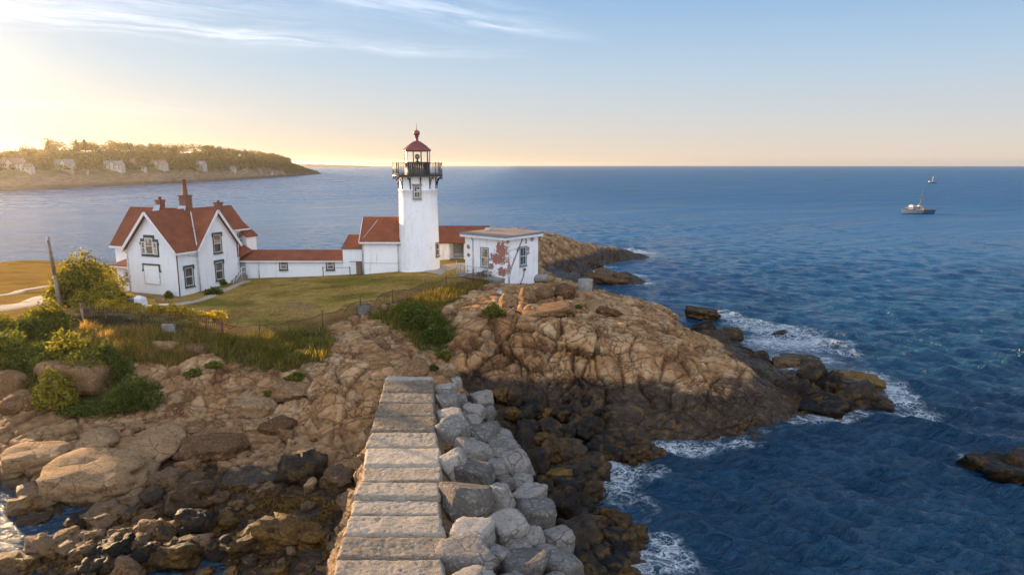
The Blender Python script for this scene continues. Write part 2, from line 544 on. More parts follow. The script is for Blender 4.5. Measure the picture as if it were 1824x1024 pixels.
def build_terrain():
    xs = axis(-135, -37, 24, 55, 0.105)
    ys = axis(13, 22, 70, 150, 0.105)
    X, Y = np.meshgrid(xs, ys)
    H = base_h(X, Y)
    print('terrain grid', X.shape, H.min(), H.max())
    gy, gx = np.gradient(H, ys, xs)
    N = np.stack([-gx, -gy, np.ones_like(H)], 2)
    N /= np.linalg.norm(N, axis=2, keepdims=True)
    flat2 = lambda a: a.ravel()
    pts = np.stack([flat2(X), flat2(Y), flat2(H)], 1)
    ed = fbm(pts * 0.9, 4, 5) * 1.0 + fbm(pts * 3.1, 2, 6) * 0.3
    edg = ed.reshape(X.shape)
    soft = lambda poly, w=0.5, amt=0.9: sstep(w, -w, poly_sd(X, Y, poly) + edg * amt)
    lawn = np.maximum(soft(LAWN, 0.3, 0.35), soft(FIELD, 0.8, 0.6))
    wild = np.maximum(soft(WILD), soft(GULLY, 0.4, 1.1))
    wild = wild * (1 - lawn)
    rock = 1 - np.maximum(lawn, wild)
    beach = sstep(1.0, -1.0, poly_sd(X, Y, BEACH))
    lowb = sstep(0.8, -0.8, poly_sd(X, Y, LOWB) + edg * 1.6)
    big = sstep(1.5, -1.5, poly_sd(X, Y, BIG))
    rk = flat2(rock)
    D = np.zeros(len(pts)); CR = np.zeros(len(pts)); TI = np.zeros(len(pts))
    m = (rk > 0.02) & (pts[:, 2] > -1.6)
    q = pts[m]
    b, g = flat2(beach)[m], flat2(big)[m]
    steep = 1 - flat2(N[:, :, 2])[m]
    w = q + np.stack([fbm(q * 0.35, 3, 11 + k) for k in range(3)], 1) * np.array((0.45, 0.45, 0.35))
    # large joint blocks
    dry = sstep(-3.0, -8.5, q[:, 0]) * sstep(70, 60, q[:, 1]) * (1 - g)
    rot = np.array(((0.86, 0.5, 0.06), (-0.5, 0.86, 0.12), (0, -0.13, 0.99)))
    d1, d2, off, r = voro((w @ rot.T) * np.array((1 / 3.0, 1 / 2.4, 1 / 3.2)), 21)
    e1 = d2 - d1
    fac = (off * (r[:, :3] - 0.5) * 2).sum(1)
    disp = (fac * 0.58 + (r[:, 3] - 0.5) * 0.32) * (1 - 0.3 * dry)
    cr = np.exp(-(e1 / 0.045) ** 2)
    # medium blocks, layered on the beach
    lay = np.where(b[:, None] > 0.5, np.array((1 / 2.1, 1 / 1.2, 1 / 0.35)), np.array((1 / 0.95, 1 / 0.95, 1 / 1.25)))
    d1, d2, off, r2 = voro((w @ rot) * lay + 3.7, 31)
    e2 = d2 - d1
    fac2 = (off * (r2[:, :3] - 0.5) * 2).sum(1)
    disp += (fac2 * 0.15 + (r2[:, 3] - 0.5) * 0.10) * (1 - 0.2 * b)
    dens = sstep(-0.25, 0.35, fbm(q * 0.22, 3, 61))
    var = sstep(-0.35, 0.25, fbm(q * 0.16, 3, 64))
    cr = cr * (0.4 + 0.6 * var)
    disp *= 0.65 + 0.35 * var
    cr2 = np.exp(-(e2 / 0.07) ** 2) * (0.35 + 0.65 * dens)
    d1, d2, off, r3 = voro((w @ rot.T) * 2.6, 41)
    e3 = d2 - d1
    disp += (off * (r3[:, :3] - 0.5) * 2).sum(1) * 0.055 * (0.3 + dens)
    disp -= cr * 0.46 + cr2 * 0.20 + np.exp(-(e3 / 0.08) ** 2) * 0.045 * dens
    for (nv, sp, wd, dp, sd) in (((0.93, 0.30, 0.12), 2.9, 0.075, 0.42, 201), ((0.62, -0.55, 0.35), 4.3, 0.08, 0.34, 202), ((0.25, 0.35, 0.90), 2.4, 0.06, 0.22, 203)):
        ph = (q @ np.array(nv)) / sp + fbm(q * 0.22, 3, sd) * 0.75
        fr = np.abs(ph - np.round(ph)) * sp
        gate = sstep(-0.1, 0.25, fbm(q * 0.30 + 9.1, 3, sd + 7))
        jc = np.exp(-(fr / wd) ** 2) * gate
        disp -= jc * dp * (0.45 + 0.55 * g)
        stp = (_h(np.round(ph).astype(np.int64), np.zeros(len(q), dtype=np.int64), np.zeros(len(q), dtype=np.int64), sd) - 0.5)
        disp += stp * 0.30 * g * gate
        cr = np.maximum(cr, jc * 0.9)
    disp += fbm(q * 1.7, 4, 71) * 0.05 + fbm(q * 6, 2, 75) * 0.022
    smoothz = np.clip(g * sstep(2.2, 1.0, q[:, 2]), 0, 1)          # wave-worn foot is rounder
    disp *= 1 - 0.35 * smoothz
    disp *= 0.8 + 0.5 * np.clip(steep * 2, 0, 1)
    D[m] = disp * rk[m]
    CR[m] = np.clip(cr + 0.8 * cr2, 0, 1) * rk[m]
    TI[m] = r[:, 3] * 0.5 + r2[:, 3] * 0.5
    soil = 1 - rk
    D += soil * (fbm(pts * 0.6, 3, 81) * 0.10 * (0.35 + 0.65 * flat2(wild)) + fbm(pts * 3.0, 2, 85) * 0.05 * flat2(wild))
    V = pts + N.reshape(-1, 3) * D[:, None] * np.where(rk > 0.4, 1, 1)[:, None]
    ny, nx = X.shape
    idx = np.arange(nx * ny).reshape(ny, nx)
    Q = np.stack([idx[:-1, :-1], idx[:-1, 1:], idx[1:, 1:], idx[1:, :-1]], 2).reshape(-1, 4)
    keep = V[Q, 2].max(1) > -1.3
    Q = Q[keep]
    used = np.zeros(len(V), dtype=bool); used[Q.ravel()] = True
    re = np.cumsum(used) - 1
    Q = re[Q]
    bea = flat2(beach)
    o = np_mesh('ground', V[used], Q, MATS['ground'], None, True,
                {'lawn': flat2(lawn)[used], 'wild': flat2(wild)[used], 'crack': CR[used], 'tint': TI[used], 'beach': bea[used], 'lowb': flat2(lowb)[used], 'dry': sstep(-3.0, -8.5, pts[:, 0])[used] * sstep(70, 60, pts[:, 1])[used], 'big': flat2(big)[used]})
    tag(o, kind='structure')
    from mathutils.bvhtree import BVHTree
    Vu = V[used]
    near = (Vu[Q[:, 0], 1] < 150)
    bv = BVHTree.FromPolygons(Vu.tolist(), Q[near].tolist())
    return o, bv


def ground_mat():
    m, nt = material('ground')
    geo = nt.n('ShaderNodeNewGeometry')
    pos = (geo, 'Position')
    at = {k: nt.n('ShaderNodeAttribute', attribute_name=k) for k in ('lawn', 'wild', 'crack', 'tint', 'beach', 'big', 'dry', 'lowb')}
    A = lambda k: (at[k], 'Fac')
    sep = nt.n('ShaderNodeSeparateXYZ', {0: pos})
    Z = (sep, 2)
    n_big = nt.noise(pos, 0.35, 5, 0.6)
    n_mid = nt.noise(pos, 1.8, 6, 0.65)
    n_fin = nt.noise(pos, 9.0, 6, 0.7)
    n_grit = nt.noise(pos, 45.0, 3, 0.7)
    # rock colour
    tmix = nt.math('ADD', nt.math('MULTIPLY', n_mid, 0.55), nt.math('MULTIPLY', A('tint'), 0.45))
    rock = nt.ramp(tmix, [(0.26, (0.13, 0.058, 0.022)), (0.42, (0.31, 0.155, 0.060)), (0.56, (0.46, 0.255, 0.108)), (0.74, (0.58, 0.40, 0.215))])
    rock = nt.mix(nt.mapr(n_big, 0.45, 0.7, 0, 0.45), rock, (0.34, 0.175, 0.078))
    lich = nt.mapr(n_fin, 0.57, 0.68, 0, 0.65)
    rock = nt.mix(lich, rock, (0.52, 0.39, 0.26))
    rock = nt.mix(nt.mapr(n_fin, 0.45, 0.33, 0, 0.75), rock, (0.12, 0.068, 0.040))
    rock = nt.mix(nt.mapr(n_grit, 0.40, 0.65, 0.0, 0.40), rock, (0.15, 0.092, 0.055))
    # fine joints
    wv = nt.n('ShaderNodeVectorMath', {0: pos}, operation='ADD')
    nv = nt.noise(pos, 0.9, 3)
    nt.t.links.new(nt.n('ShaderNodeVectorMath', {0: (nv, 1), 'Scale': 0.7}, operation='SCALE').outputs[0], wv.inputs[1])
    vor = nt.n('ShaderNodeTexVoronoi', {'Vector': nt.mapping(wv, (0.42, 1.05, 0.62), (R(20), R(35), R(25))), 'Scale': 0.85}, feature='DISTANCE_TO_EDGE')
    vor2 = nt.n('ShaderNodeTexVoronoi', {'Vector': wv, 'Scale': 2.0}, feature='DISTANCE_TO_EDGE')
    j1 = nt.math('MULTIPLY', nt.mapr(vor, 0.0, 0.055, 1, 0), nt.mapr(n_mid, 0.36, 0.52))
    j2 = nt.math('MULTIPLY', nt.mapr(vor2, 0.0, 0.085, 1, 0), nt.mapr(n_big, 0.52, 0.62))
    joint = nt.math('MULTIPLY', nt.math('MAXIMUM', j1, j2), nt.math('SUBTRACT', 1.0, nt.math('MULTIPLY', A('beach'), 0.55)))
    cr = nt.math('MAXIMUM', nt.math('MULTIPLY', joint, 0.8), A('crack'), clamp=True)
    rock = nt.mix(nt.math('MULTIPLY', cr, 0.8), rock, (0.04, 0.024, 0.015))
    vc = nt.n('ShaderNodeTexVoronoi', {'Vector': wv, 'Scale': 1.1})
    vs = nt.n('ShaderNodeSeparateColor', {0: (vc, 'Color')})
    rock = nt.mix(nt.math('MULTIPLY', (vs, 0), 0.35), rock, (0.20, 0.095, 0.040))
    rock = nt.mix(nt.mapr((vs, 1), 0.6, 1.0, 0, 0.35), rock, (0.52, 0.36, 0.21))
    # beach rock is browner
    rock = nt.mix(nt.math('MULTIPLY', A('beach'), 0.55), rock, nt.ramp(n_mid, [(0.3, (0.10, 0.052, 0.025)), (0.52, (0.24, 0.135, 0.064)), (0.72, (0.40, 0.26, 0.14))]))
    # dark wet algae band near the water, height varies
    zz = nt.math('ADD', Z, nt.math('MULTIPLY', nt.math('SUBTRACT', n_big, 0.5), 1.6))
    zz = nt.math('ADD', zz, nt.math('MULTIPLY', nt.math('SUBTRACT', n_mid, 0.5), 0.9))
    zz = nt.math('ADD', zz, nt.math('MULTIPLY', A('dry'), 1.55))
    zz = nt.math('SUBTRACT', zz, nt.math('MULTIPLY', A('big'), 0.45))
    zz = nt.math('SUBTRACT', zz, nt.math('MULTIPLY', A('lowb'), 1.25))
    dark = nt.mapr(zz, 2.35, 1.55, 0, 1)
    algae = nt.ramp(n_fin, [(0.3, (0.007, 0.006, 0.005)), (0.5, (0.020, 0.014, 0.009)), (0.7, (0.055, 0.036, 0.019))])
    weed = nt.math('MULTIPLY', nt.mapr(n_mid, 0.5, 0.62), nt.mapr(zz, 1.75, 1.2, 0, 0.75))
    algae = nt.mix(weed, algae, nt.ramp(n_fin, [(0.35, (0.03, 0.018, 0.006)), (0.6, (0.14, 0.072, 0.014)), (0.75, (0.24, 0.13, 0.025))]))
    rock = nt.mix(nt.math('MULTIPLY', dark, 0.93), rock, algae)
    # lawn: patchy mown grass, straw and green
    ng = nt.noise(nt.mapping(pos, (0.10, 0.22, 0.2), (0, 0, R(20))), 1.0, 5, 0.6)
    straw = nt.ramp(n_fin, [(0.3, (0.19, 0.120, 0.030)), (0.55, (0.33, 0.210, 0.060)), (0.75, (0.44, 0.30, 0.11))])
    green = nt.ramp(n_fin, [(0.3, (0.080, 0.074, 0.013)), (0.6, (0.17, 0.138, 0.028)), (0.8, (0.26, 0.20, 0.048))])
    lawn = nt.mix(nt.mapr(ng, 0.44, 0.62), straw, green)
    lawn = nt.mix(nt.mapr(nt.noise(pos, 0.55, 5, 0.65), 0.50, 0.66, 0, 0.5), lawn, (0.105, 0.075, 0.024))
    bare = nt.mapr(nt.noise(pos, 0.16, 4, 0.6), 0.60, 0.72, 0, 0.7)
    lawn = nt.mix(bare, lawn, (0.27, 0.17, 0.09))
    # the far field is a drier gold
    sx = nt.mapr((sep, 0), -38.0, -47.0, 0, 1)
    lawn = nt.mix(nt.math('MULTIPLY', sx, 0.85), lawn, nt.ramp(ng, [(0.35, (0.20, 0.105, 0.026)), (0.55, (0.30, 0.165, 0.040)), (0.66, (0.12, 0.085, 0.020))]))
    # rough soil under the wild grass
    wildc = nt.ramp(n_mid, [(0.3, (0.028, 0.030, 0.010)), (0.55, (0.065, 0.058, 0.018)), (0.75, (0.13, 0.10, 0.04))])
    col = nt.mix(A('wild'), rock, wildc)
    col = nt.mix(A('lawn'), col, lawn)
    grass = nt.math('MAXIMUM', A('wild'), A('lawn'))
    h = nt.math('ADD', nt.math('MULTIPLY', n_mid, 0.5), nt.math('MULTIPLY', n_fin, 0.28))
    h = nt.math('ADD', h, nt.math('MULTIPLY', n_grit, 0.06))
    f1, v1 = facets(nt, wv, 1.1, 0.9)
    f2, v2 = facets(nt, wv, 3.4, 0.9)
    fz = nt.math('MULTIPLY', nt.math('ADD', f1, f2), nt.math('SUBTRACT', 1.0, grass, clamp=True))
    h = nt.math('SUBTRACT', nt.math('ADD', h, nt.math('MULTIPLY', fz, 2.0)), nt.math('MULTIPLY', joint, 0.45))
    rough = nt.mapr(dark, 0, 1, 0.85, 0.5)
    rough = nt.math('MAXIMUM', rough, nt.math('MULTIPLY', grass, 0.95))
    bs = finish(nt, col, (rough, 0)[0], h, 1.0, 0.22, spec=0.1)
    sp = nt.math('MULTIPLY', nt.math('SUBTRACT', 1.0, grass, clamp=True), nt.mapr(dark, 0, 1, 0.08, 0.22))
    nt.t.links.new(sp.outputs[0], bs.inputs['Specular IOR Level'])


ground_mat()
GROUND, BVH = build_terrain()


def G(px, py):
    d = ray(px, py)
    h = BVH.ray_cast(Vector((0, 0, CAM_Z)), d.normalized())
    return h[0] if h[0] is not None else P(px, py, 0)


def GZ(x, y, default=0.0):
    h = BVH.ray_cast(Vector((x, y, 30)), Vector((0, 0, -1)))
    return h[0].z if h[0] is not None else default


def scale_at(p):
    """photo pixels per metre at a world point"""
    return F / (p[1] * CP + (CAM_Z - p[2]) * SP)
# ------------------------------------------------------------------ sea
FOAM = [  # photo pixel, radius along the view x (m), radius y (m), strength
    (1330, 575, 3.0, 3.5, 0.75), (1400, 590, 4.0, 3.0, 0.95), (1460, 610, 3.5, 2.6, 0.85), (1290, 560, 2.0, 3.5, 0.7), (1520, 628, 2.2, 1.6, 0.6), (1370, 610, 3.0, 2.2, 0.8), (1440, 640, 2.6, 1.2, 0.6),
    (1590, 690, 1.4, 1.6, 0.95), (1620, 715, 1.3, 1.6, 0.9), (1640, 738, 1.4, 0.9, 0.85), (1560, 668, 1.3, 1.0, 0.8), (1460, 748, 1.6, 0.9, 0.75), (1500, 742, 1.4, 0.8, 0.7), (1600, 740, 1.2, 0.8, 0.6),
    (1130, 790, 1.6, 1.0, 0.75), (1180, 800, 2.0, 1.1, 0.8), (1250, 800, 2.2, 0.9, 0.7), (1320, 792, 1.6, 0.7, 0.6), (1100, 830, 1.4, 1.4, 0.8), (1160, 840, 1.6, 1.5, 0.65), (1110, 870, 1.2, 1.6, 0.75),
    (1090, 780, 0.9, 0.7, 0.8), (1160, 900, 1.0, 1.0, 0.45), (1180, 960, 1.0, 1.2, 0.7), (1210, 1000, 1.4, 1.2, 0.8), (1150, 1010, 1.0, 1.0, 0.85), (1120, 930, 0.7, 1.0, 0.6),
    (1120, 445, 3.5, 3.0, 0.7), (1150, 450, 4.0, 2.0, 0.55), (1080, 462, 3.0, 2.0, 0.7), (1040, 478, 2.0, 2.2, 0.8), (1070, 486, 2.2, 2.0, 0.75), (1130, 490, 3.0, 1.6, 0.7), (1150, 505, 3.0, 1.4, 0.6), (1090, 476, 2.4, 1.4, 0.6),
    (1740, 812, 1.0, 0.7, 0.75), (1720, 818, 0.7, 0.5, 0.8), (1380, 742, 0.6, 0.4, 0.7), (60, 930, 0.8, 0.8, 0.5), (90, 960, 1.2, 0.6, 0.5), (1400, 655, 1.2, 0.8, 0.6),
]


def build_sea():
    rad = [9.0]
    while rad[-1] < 420:
        rad.append(rad[-1] * (1.0042 if rad[-1] < 200 else 1.006))
    while rad[-1] < 15000:
        rad.append(rad[-1] * 1.035)
    rad = np.array(rad)
    ang = np.radians(np.concatenate([np.arange(-66, 58, 0.16)]))
    A_, R_ = np.meshgrid(ang, rad)
    X = R_ * np.sin(A_); Y = R_ * np.cos(A_)
    n = X.size
    x, y, r = X.ravel(), Y.ravel(), R_.ravel()
    g = np.random.default_rng(3)
    z = np.zeros(n); dx = np.zeros(n); dy = np.zeros(n)
    step = r * 0.0042
    pts = np.stack([x * 0.02, y * 0.02, np.zeros(n)], 1)
    gust = 0.75 + 0.6 * fbm(pts, 3, 91)
    for k in range(90):
        lam = 0.55 * (6.5 / 0.55) ** (g.random() ** 1.1)
        th = R(205) + g.normal(0, 0.45)
        kk = 2 * math.pi / lam
        amp = 0.0112 * lam ** 0.72 * (0.6 + 0.8 * g.random())
        ph = g.random() * 6.283
        fade = np.clip((lam / (step * 2.6)) - 0.6, 0, 1) * np.clip(1.0 - (r - 60) / 330.0, 0, 1) ** 1.3
        p = kk * (x * math.sin(th) + y * math.cos(th)) + ph
        a = amp * fade * gust
        z += a * np.cos(p)
        dx -= a * np.sin(p) * math.sin(th) * 0.9
        dy -= a * np.sin(p) * math.cos(th) * 0.9
    zt = base_h(np.clip(x, -135, 55), np.clip(y, 13, 150))
    near = (r < 240)
    calm = np.where(near, sstep(0.3, -1.6, zt), 1)
    calm = np.maximum(calm, 0.35)
    leftpool = (x < -9) & (y < 45)
    calm = np.where(leftpool, 0.25, calm)
    foam = np.zeros(n)
    foam[near] = 0.36 * sstep(-1.3, -0.1, zt[near]) * (x[near] > 2) + 0.25 * sstep(-0.6, 0.1, zt[near]) * (x[near] <= 2) * (y[near] < 90)
    for (px, py, rx, ry, s) in FOAM:
        c = P(px, py, 0)
        foam += s * np.exp(-((x - c.x) / rx) ** 2 - ((y - c.y) / ry) ** 2)
    foam = np.clip(foam, 0, 1.2)
    calm = calm * (1 - 0.5 * sstep(60, -50, x) * sstep(75, 130, y))
    z = z * calm - r * r / (2 * 6.371e6)
    V = np.stack([x + dx * calm, y + dy * calm, z], 1)
    ny, nx = X.shape
    idx = np.arange(n).reshape(ny, nx)
    Q = np.stack([idx[:-1, 1:], idx[:-1, :-1], idx[1:, :-1], idx[1:, 1:]], 2).reshape(-1, 4)
    o = np_mesh('sea', V, Q, MATS['sea'], None, True, {'foam': foam})
    tag(o, kind='structure')


def sea_mat():
    m, nt = material('sea')
    geo = nt.n('ShaderNodeNewGeometry')
    pos = (geo, 'Position')
    at = nt.n('ShaderNodeAttribute', attribute_name='foam')
    ln = nt.n('ShaderNodeVectorMath', {0: pos}, operation='LENGTH')
    dist = (ln, 1)
    rp = nt.mapping(pos, (1, 1, 1), (0, 0, R(-25)))
    st = nt.mapping(rp, (0.55, 1.5, 1))
    w1 = nt.noise(st, 1.5, 5, 0.62, 0.4)
    w2 = nt.noise(nt.mapping(rp, (0.12, 0.34, 1)), 1.0, 6, 0.62, 0.3)
    w3 = nt.noise(nt.mapping(rp, (0.018, 0.06, 1)), 1.0, 5, 0.6)
    sx_ = nt.n('ShaderNodeSeparateXYZ', {0: pos})
    bay = nt.math('MULTIPLY', nt.mapr((sx_, 0), 70.0, -60.0, 0, 0.7), nt.mapr((sx_, 1), 75.0, 140.0))
    open_ = nt.math('SUBTRACT', 1.0, bay)
    k1 = nt.mapr(dist, 20, 260, 0.8, 0.3, False)
    k2 = nt.mapr(dist, 40, 400, 0.6, 1.8, False)
    k3 = nt.mapr(dist, 60, 520, 0.4, 6.0, False)
    h = nt.math('ADD', nt.math('MULTIPLY', nt.math('MULTIPLY', w1, k1), open_), nt.math('MULTIPLY', nt.math('MULTIPLY', w2, k2), open_))
    h = nt.math('ADD', h, nt.math('MULTIPLY', nt.math('MULTIPLY', w3, k3), open_))
    # lace foam
    nd = nt.noise(pos, 0.9, 4, 0.6)
    wv = nt.n('ShaderNodeVectorMath', {0: pos}, operation='ADD')
    nt.t.links.new(nt.n('ShaderNodeVectorMath', {0: (nd, 1), 'Scale': 1.6}, operation='SCALE').outputs[0], wv.inputs[1])
    st2 = nt.mapping(wv, (0.8, 1.3, 1), (0, 0, R(-20)))
    v1 = nt.n('ShaderNodeTexVoronoi', {'Vector': st2, 'Scale': 1.05}, feature='DISTANCE_TO_EDGE')
    v2 = nt.n('ShaderNodeTexVoronoi', {'Vector': st2, 'Scale': 2.9}, feature='DISTANCE_TO_EDGE')
    lace = nt.math('MAXIMUM', nt.mapr(v1, 0.0, 0.14, 1, 0), nt.math('MULTIPLY', nt.mapr(v2, 0.0, 0.12, 1, 0), 0.8))
    fn = nt.noise(pos, 0.55, 5, 0.65)
    fm = nt.math('ADD', (at, 'Fac'), nt.math('MULTIPLY', nt.math('SUBTRACT', fn, 0.5), 1.6))
    body = nt.mapr(fm, 0.75, 1.35, 0, 0.8)
    lc = nt.math('MULTIPLY', lace, nt.mapr(fm, 0.28, 0.85, 0, 0.85))
    f = nt.math('MAXIMUM', lc, body)
    f = nt.math('MULTIPLY', f, nt.mapr(nt.noise(pos, 7.0, 4, 0.7), 0.28, 0.6, 0.25, 1))
    f = nt.math('MULTIPLY', f, nt.mapr((at, 'Fac'), 0.02, 0.2))
    sxyz = nt.n('ShaderNodeSeparateXYZ', {0: pos})
    off_ = nt.mapr(nt.math('ADD', (sxyz, 1), nt.math('MULTIPLY', w3, 25.0)), 45, 170)
    deep = nt.mix(nt.mapr(w3, 0.35, 0.65), nt.mix(off_, (0.0028, 0.026, 0.056), (0.007, 0.060, 0.140)), nt.mix(off_, (0.0055, 0.046, 0.092), (0.010, 0.084, 0.185)))
    deep = nt.mix(nt.mapr((at, 'Fac'), 0.1, 0.9, 0, 0.55), deep, (0.012, 0.045, 0.055))
    col = nt.mix(f, deep, (0.72, 0.75, 0.78))
    rough = nt.math('MULTIPLY', nt.mapr(dist, 30, 380, 0.12, 0.50, False), nt.math('SUBTRACT', 1.0, nt.math('MULTIPLY', bay, 0.62)))
    rough = nt.math('MULTIPLY', rough, nt.mapr(w3, 0.3, 0.7, 0.8, 1.15))
    rough = nt.math('MAXIMUM', rough, nt.math('MULTIPLY', f, 0.7))
    b = finish(nt, col, rough, h, 1.0, 1.0, spec=0.5, IOR=1.333)


sea_mat()
build_sea()


# ------------------------------------------------------------------ sky, sun, haze
def build_sky():
    w = bpy.data.worlds.new('World')
    scene.world = w
    w.use_nodes = True
    nt = NT(w.node_tree)
    tc = nt.n('ShaderNodeTexCoord')
    D_ = (tc, 'Generated')
    sky = nt.n('ShaderNodeTexSky', sky_type='NISHITA', sun_disc=False)
    sky.sun_elevation = SUN_EL
    sky.sun_rotation = SUN_AZ
    sky.air_density = 1.0
    sky.dust_density = 0.5
    sky.ozone_density = 2.0
    sep = nt.n('ShaderNodeSeparateXYZ', {0: D_})
    el = nt.math('ARCSINE', (sep, 2))
    az = nt.math('ARCTAN2', (sep, 0), (sep, 1))
    # cirrus in azimuth / elevation, streaks falling to the right
    a2 = nt.n('ShaderNodeCombineXYZ', {0: az, 1: el})
    tot = None
    for (deg, bands, seed) in ((7.0, ((0.184, 0.007, -0.45, -0.05, 0.0, 0.14, 1.0), (0.194, 0.020, -0.50, -0.15, -0.10, 0.08, 0.9), (0.224, 0.014, -0.60, -0.3, -0.2, -0.02, 0.5)), 0.0),
                               (1.0, ((0.158, 0.008, -0.95, -0.35, -0.08, 0.06, 1.0), (0.166, 0.020, -1.2, -0.7, -0.40, -0.08, 0.8), (0.198, 0.024, -1.3, -0.8, -0.45, -0.2, 0.75), (0.055, 0.014, -1.2, -0.8, -0.5, -0.3, 0.35)), 4.3)):
        rot = nt.mapping(a2, (1, 1, 1), (0, 0, R(deg)), (seed, 0, 0))
        wob = nt.noise(nt.mapping(rot, (3, 9, 1)), 1.0, 4, 0.6)
        rs = nt.n('ShaderNodeSeparateXYZ', {0: rot})
        xx = nt.math('SUBTRACT', (rs, 0), seed)
        yy = nt.math('ADD', (rs, 1), nt.math('MULTIPLY', nt.math('SUBTRACT', wob, 0.5), 0.035))
        sv = nt.n('ShaderNodeCombineXYZ', {0: (rs, 0), 1: yy})
        fib = nt.noise(nt.mapping(sv, (6, 95, 1)), 1.0, 8, 0.68, 0.5)
        fib2 = nt.noise(nt.mapping(sv, (3.2, 22, 1), (0, 0, 0), (3.1, 1.7, 0)), 1.0, 5, 0.6)
        for (c, wd, x0, x1, x2, x3, k) in bands:
            dd = nt.math('DIVIDE', nt.math('SUBTRACT', yy, c), wd)
            gq = nt.math('EXPONENT', nt.math('MULTIPLY', nt.math('MULTIPLY', dd, dd), -1.0))
            gq = nt.math('MULTIPLY', gq, nt.math('MULTIPLY', nt.mapr(xx, x0, x1), nt.mapr(xx, x2, x3, k, 0)))
            gq = nt.math('MULTIPLY', gq, nt.math('MULTIPLY', nt.mapr(fib, 0.30, 0.70), nt.mapr(fib2, 0.28, 0.62, 0.2, 1)))
            tot = gq if tot is None else nt.math('ADD', tot, gq)
    cl = nt.math('MINIMUM', tot, 0.85)
    # glow of the low sun in the humid air
    sd = nt.n('ShaderNodeVectorMath', {0: D_, 1: (math.sin(R(-43)) * math.cos(R(5)), math.cos(R(-43)) * math.cos(R(5)), math.sin(R(5)))}, operation='DOT_PRODUCT')
    ang = nt.math('ARCCOSINE', (sd, 1))
    g1 = nt.math('EXPONENT', nt.math('MULTIPLY', ang, -5.2))
    g2 = nt.math('EXPONENT', nt.math('MULTIPLY', ang, -1.5))
    hz = nt.math('EXPONENT', nt.math('MULTIPLY', nt.math('MAXIMUM', el, 0.0), -9.0))
    SK = 0.05
    base = nt.mix(1.0, sky, (SK, SK, SK), 'MULTIPLY')

    def scaled(col, fac):
        v = nt.n('ShaderNodeVectorMath', {0: col}, operation='SCALE')
        nt.t.links.new(fac.outputs[0], v.inputs['Scale'])
        return v

    def plus(p, q):
        return nt.n('ShaderNodeVectorMath', {0: p, 1: q}, operation='ADD')
    grad = nt.ramp(nt.math('DIVIDE', nt.math('MAXIMUM', el, 0.0), 1.5708), [(0.0, (0.325, 0.270, 0.228)), (0.028, (0.265, 0.262, 0.265)), (0.08, (0.185, 0.243, 0.305)), (0.15, (0.092, 0.18, 0.30)), (0.30, (0.085, 0.18, 0.32)), (1.0, (0.04, 0.10, 0.22))])
    low = nt.math('MULTIPLY', nt.math('EXPONENT', nt.math('MULTIPLY', nt.math('MAXIMUM', el, 0.0), -22.0)), nt.math('EXPONENT', nt.math('MULTIPLY', ang, -1.3)))
    grad = nt.mix(low, (grad, 0), nt.mix(1.0, (grad, 0), (1.06, 0.88, 0.56), 'MULTIPLY'))
    core = nt.math('EXPONENT', nt.math('MULTIPLY', nt.math('POWER', nt.math('DIVIDE', ang, 0.105), 2.0), -1.0))
    s0 = plus(scaled(C2(base), nt.math('ADD', 0.05, 0.0)), C2(grad))
    s1 = plus(s0, scaled((0.095, 0.068, 0.026), nt.math('EXPONENT', nt.math('MULTIPLY', ang, -1.6))))
    s1 = plus(s1, scaled((0.24, 0.15, 0.06), core))
    # added fill light: unseen sky behind the viewer brightened for camera-facing walls and rock
    sky_fill = nt.math('MULTIPLY', nt.mapr((sep, 1), 0.15, -0.5, 0, 1), nt.mapr(el, 0.0, 0.75, 0.32, 1.0))
    s2 = plus(s1, scaled((0.64, 0.60, 0.60), sky_fill))
    cloud_col = plus(s2, scaled((0.21, 0.18, 0.16), nt.math('ADD', 0.60, nt.math('MULTIPLY', g2, 0.35))))
    fin = nt.mix(cl, (s2, 0), (cloud_col, 0))
    bg = nt.n('ShaderNodeBackground', {'Color': (fin, 2), 'Strength': 0.78})
    out = nt.n('ShaderNodeOutputWorld')
    nt.t.links.new(bg.outputs[0], out.inputs[0])
    w.cycles.sampling_method = 'MANUAL'
    w.cycles.sample_map_resolution = 512
    ld = bpy.data.lights.new('sun', 'SUN')
    ld.energy = 5.0
    ld.angle = R(0.6)
    ld.color = (1.0, 0.68, 0.38)
    lo = bpy.data.objects.new('sun', ld)
    COL.objects.link(lo)
    lo.rotation_euler = SUN_DIR.to_track_quat('Z', 'Y').to_euler()
    lo.location = SUN_DIR * 200


build_sky()


def build_haze():
    m, nt = material('haze')
    pv = nt.n('ShaderNodeVolumePrincipled', {'Color': (0.97, 0.89, 0.76, 1), 'Density': 0.000062, 'Anisotropy': 0.78})
    out = nt.n('ShaderNodeOutputMaterial')
    nt.t.links.new(pv.outputs[0], out.inputs['Volume'])
    b = MB().box((-16000, -3000, -40), (16000, 16000, 62))
    o = b.build('haze', m)
    tag(o, kind='stuff')


HAZE = True
if HAZE:
    build_haze()

cam = bpy.data.cameras.new('camera')
cam.sensor_width = 36
cam.lens = 24.0
cam.clip_start = 0.5
cam.clip_end = 60000
co = bpy.data.objects.new('camera', cam)
COL.objects.link(co)
co.location = (0, 0, CAM_Z)
co.rotation_euler = (R(90) - PITCH, 0, 0)
scene.camera = co
scene.view_settings.view_transform = 'Standard'
scene.view_settings.look = 'None'
scene.view_settings.exposure = 1.66
scene.view_settings.gamma = 1.0
scene.cycles.max_bounces = 6
scene.cycles.volume_bounces = 1
scene.cycles.use_denoising = True
scene.cycles.caustics_reflective = False
scene.cycles.caustics_refractive = False
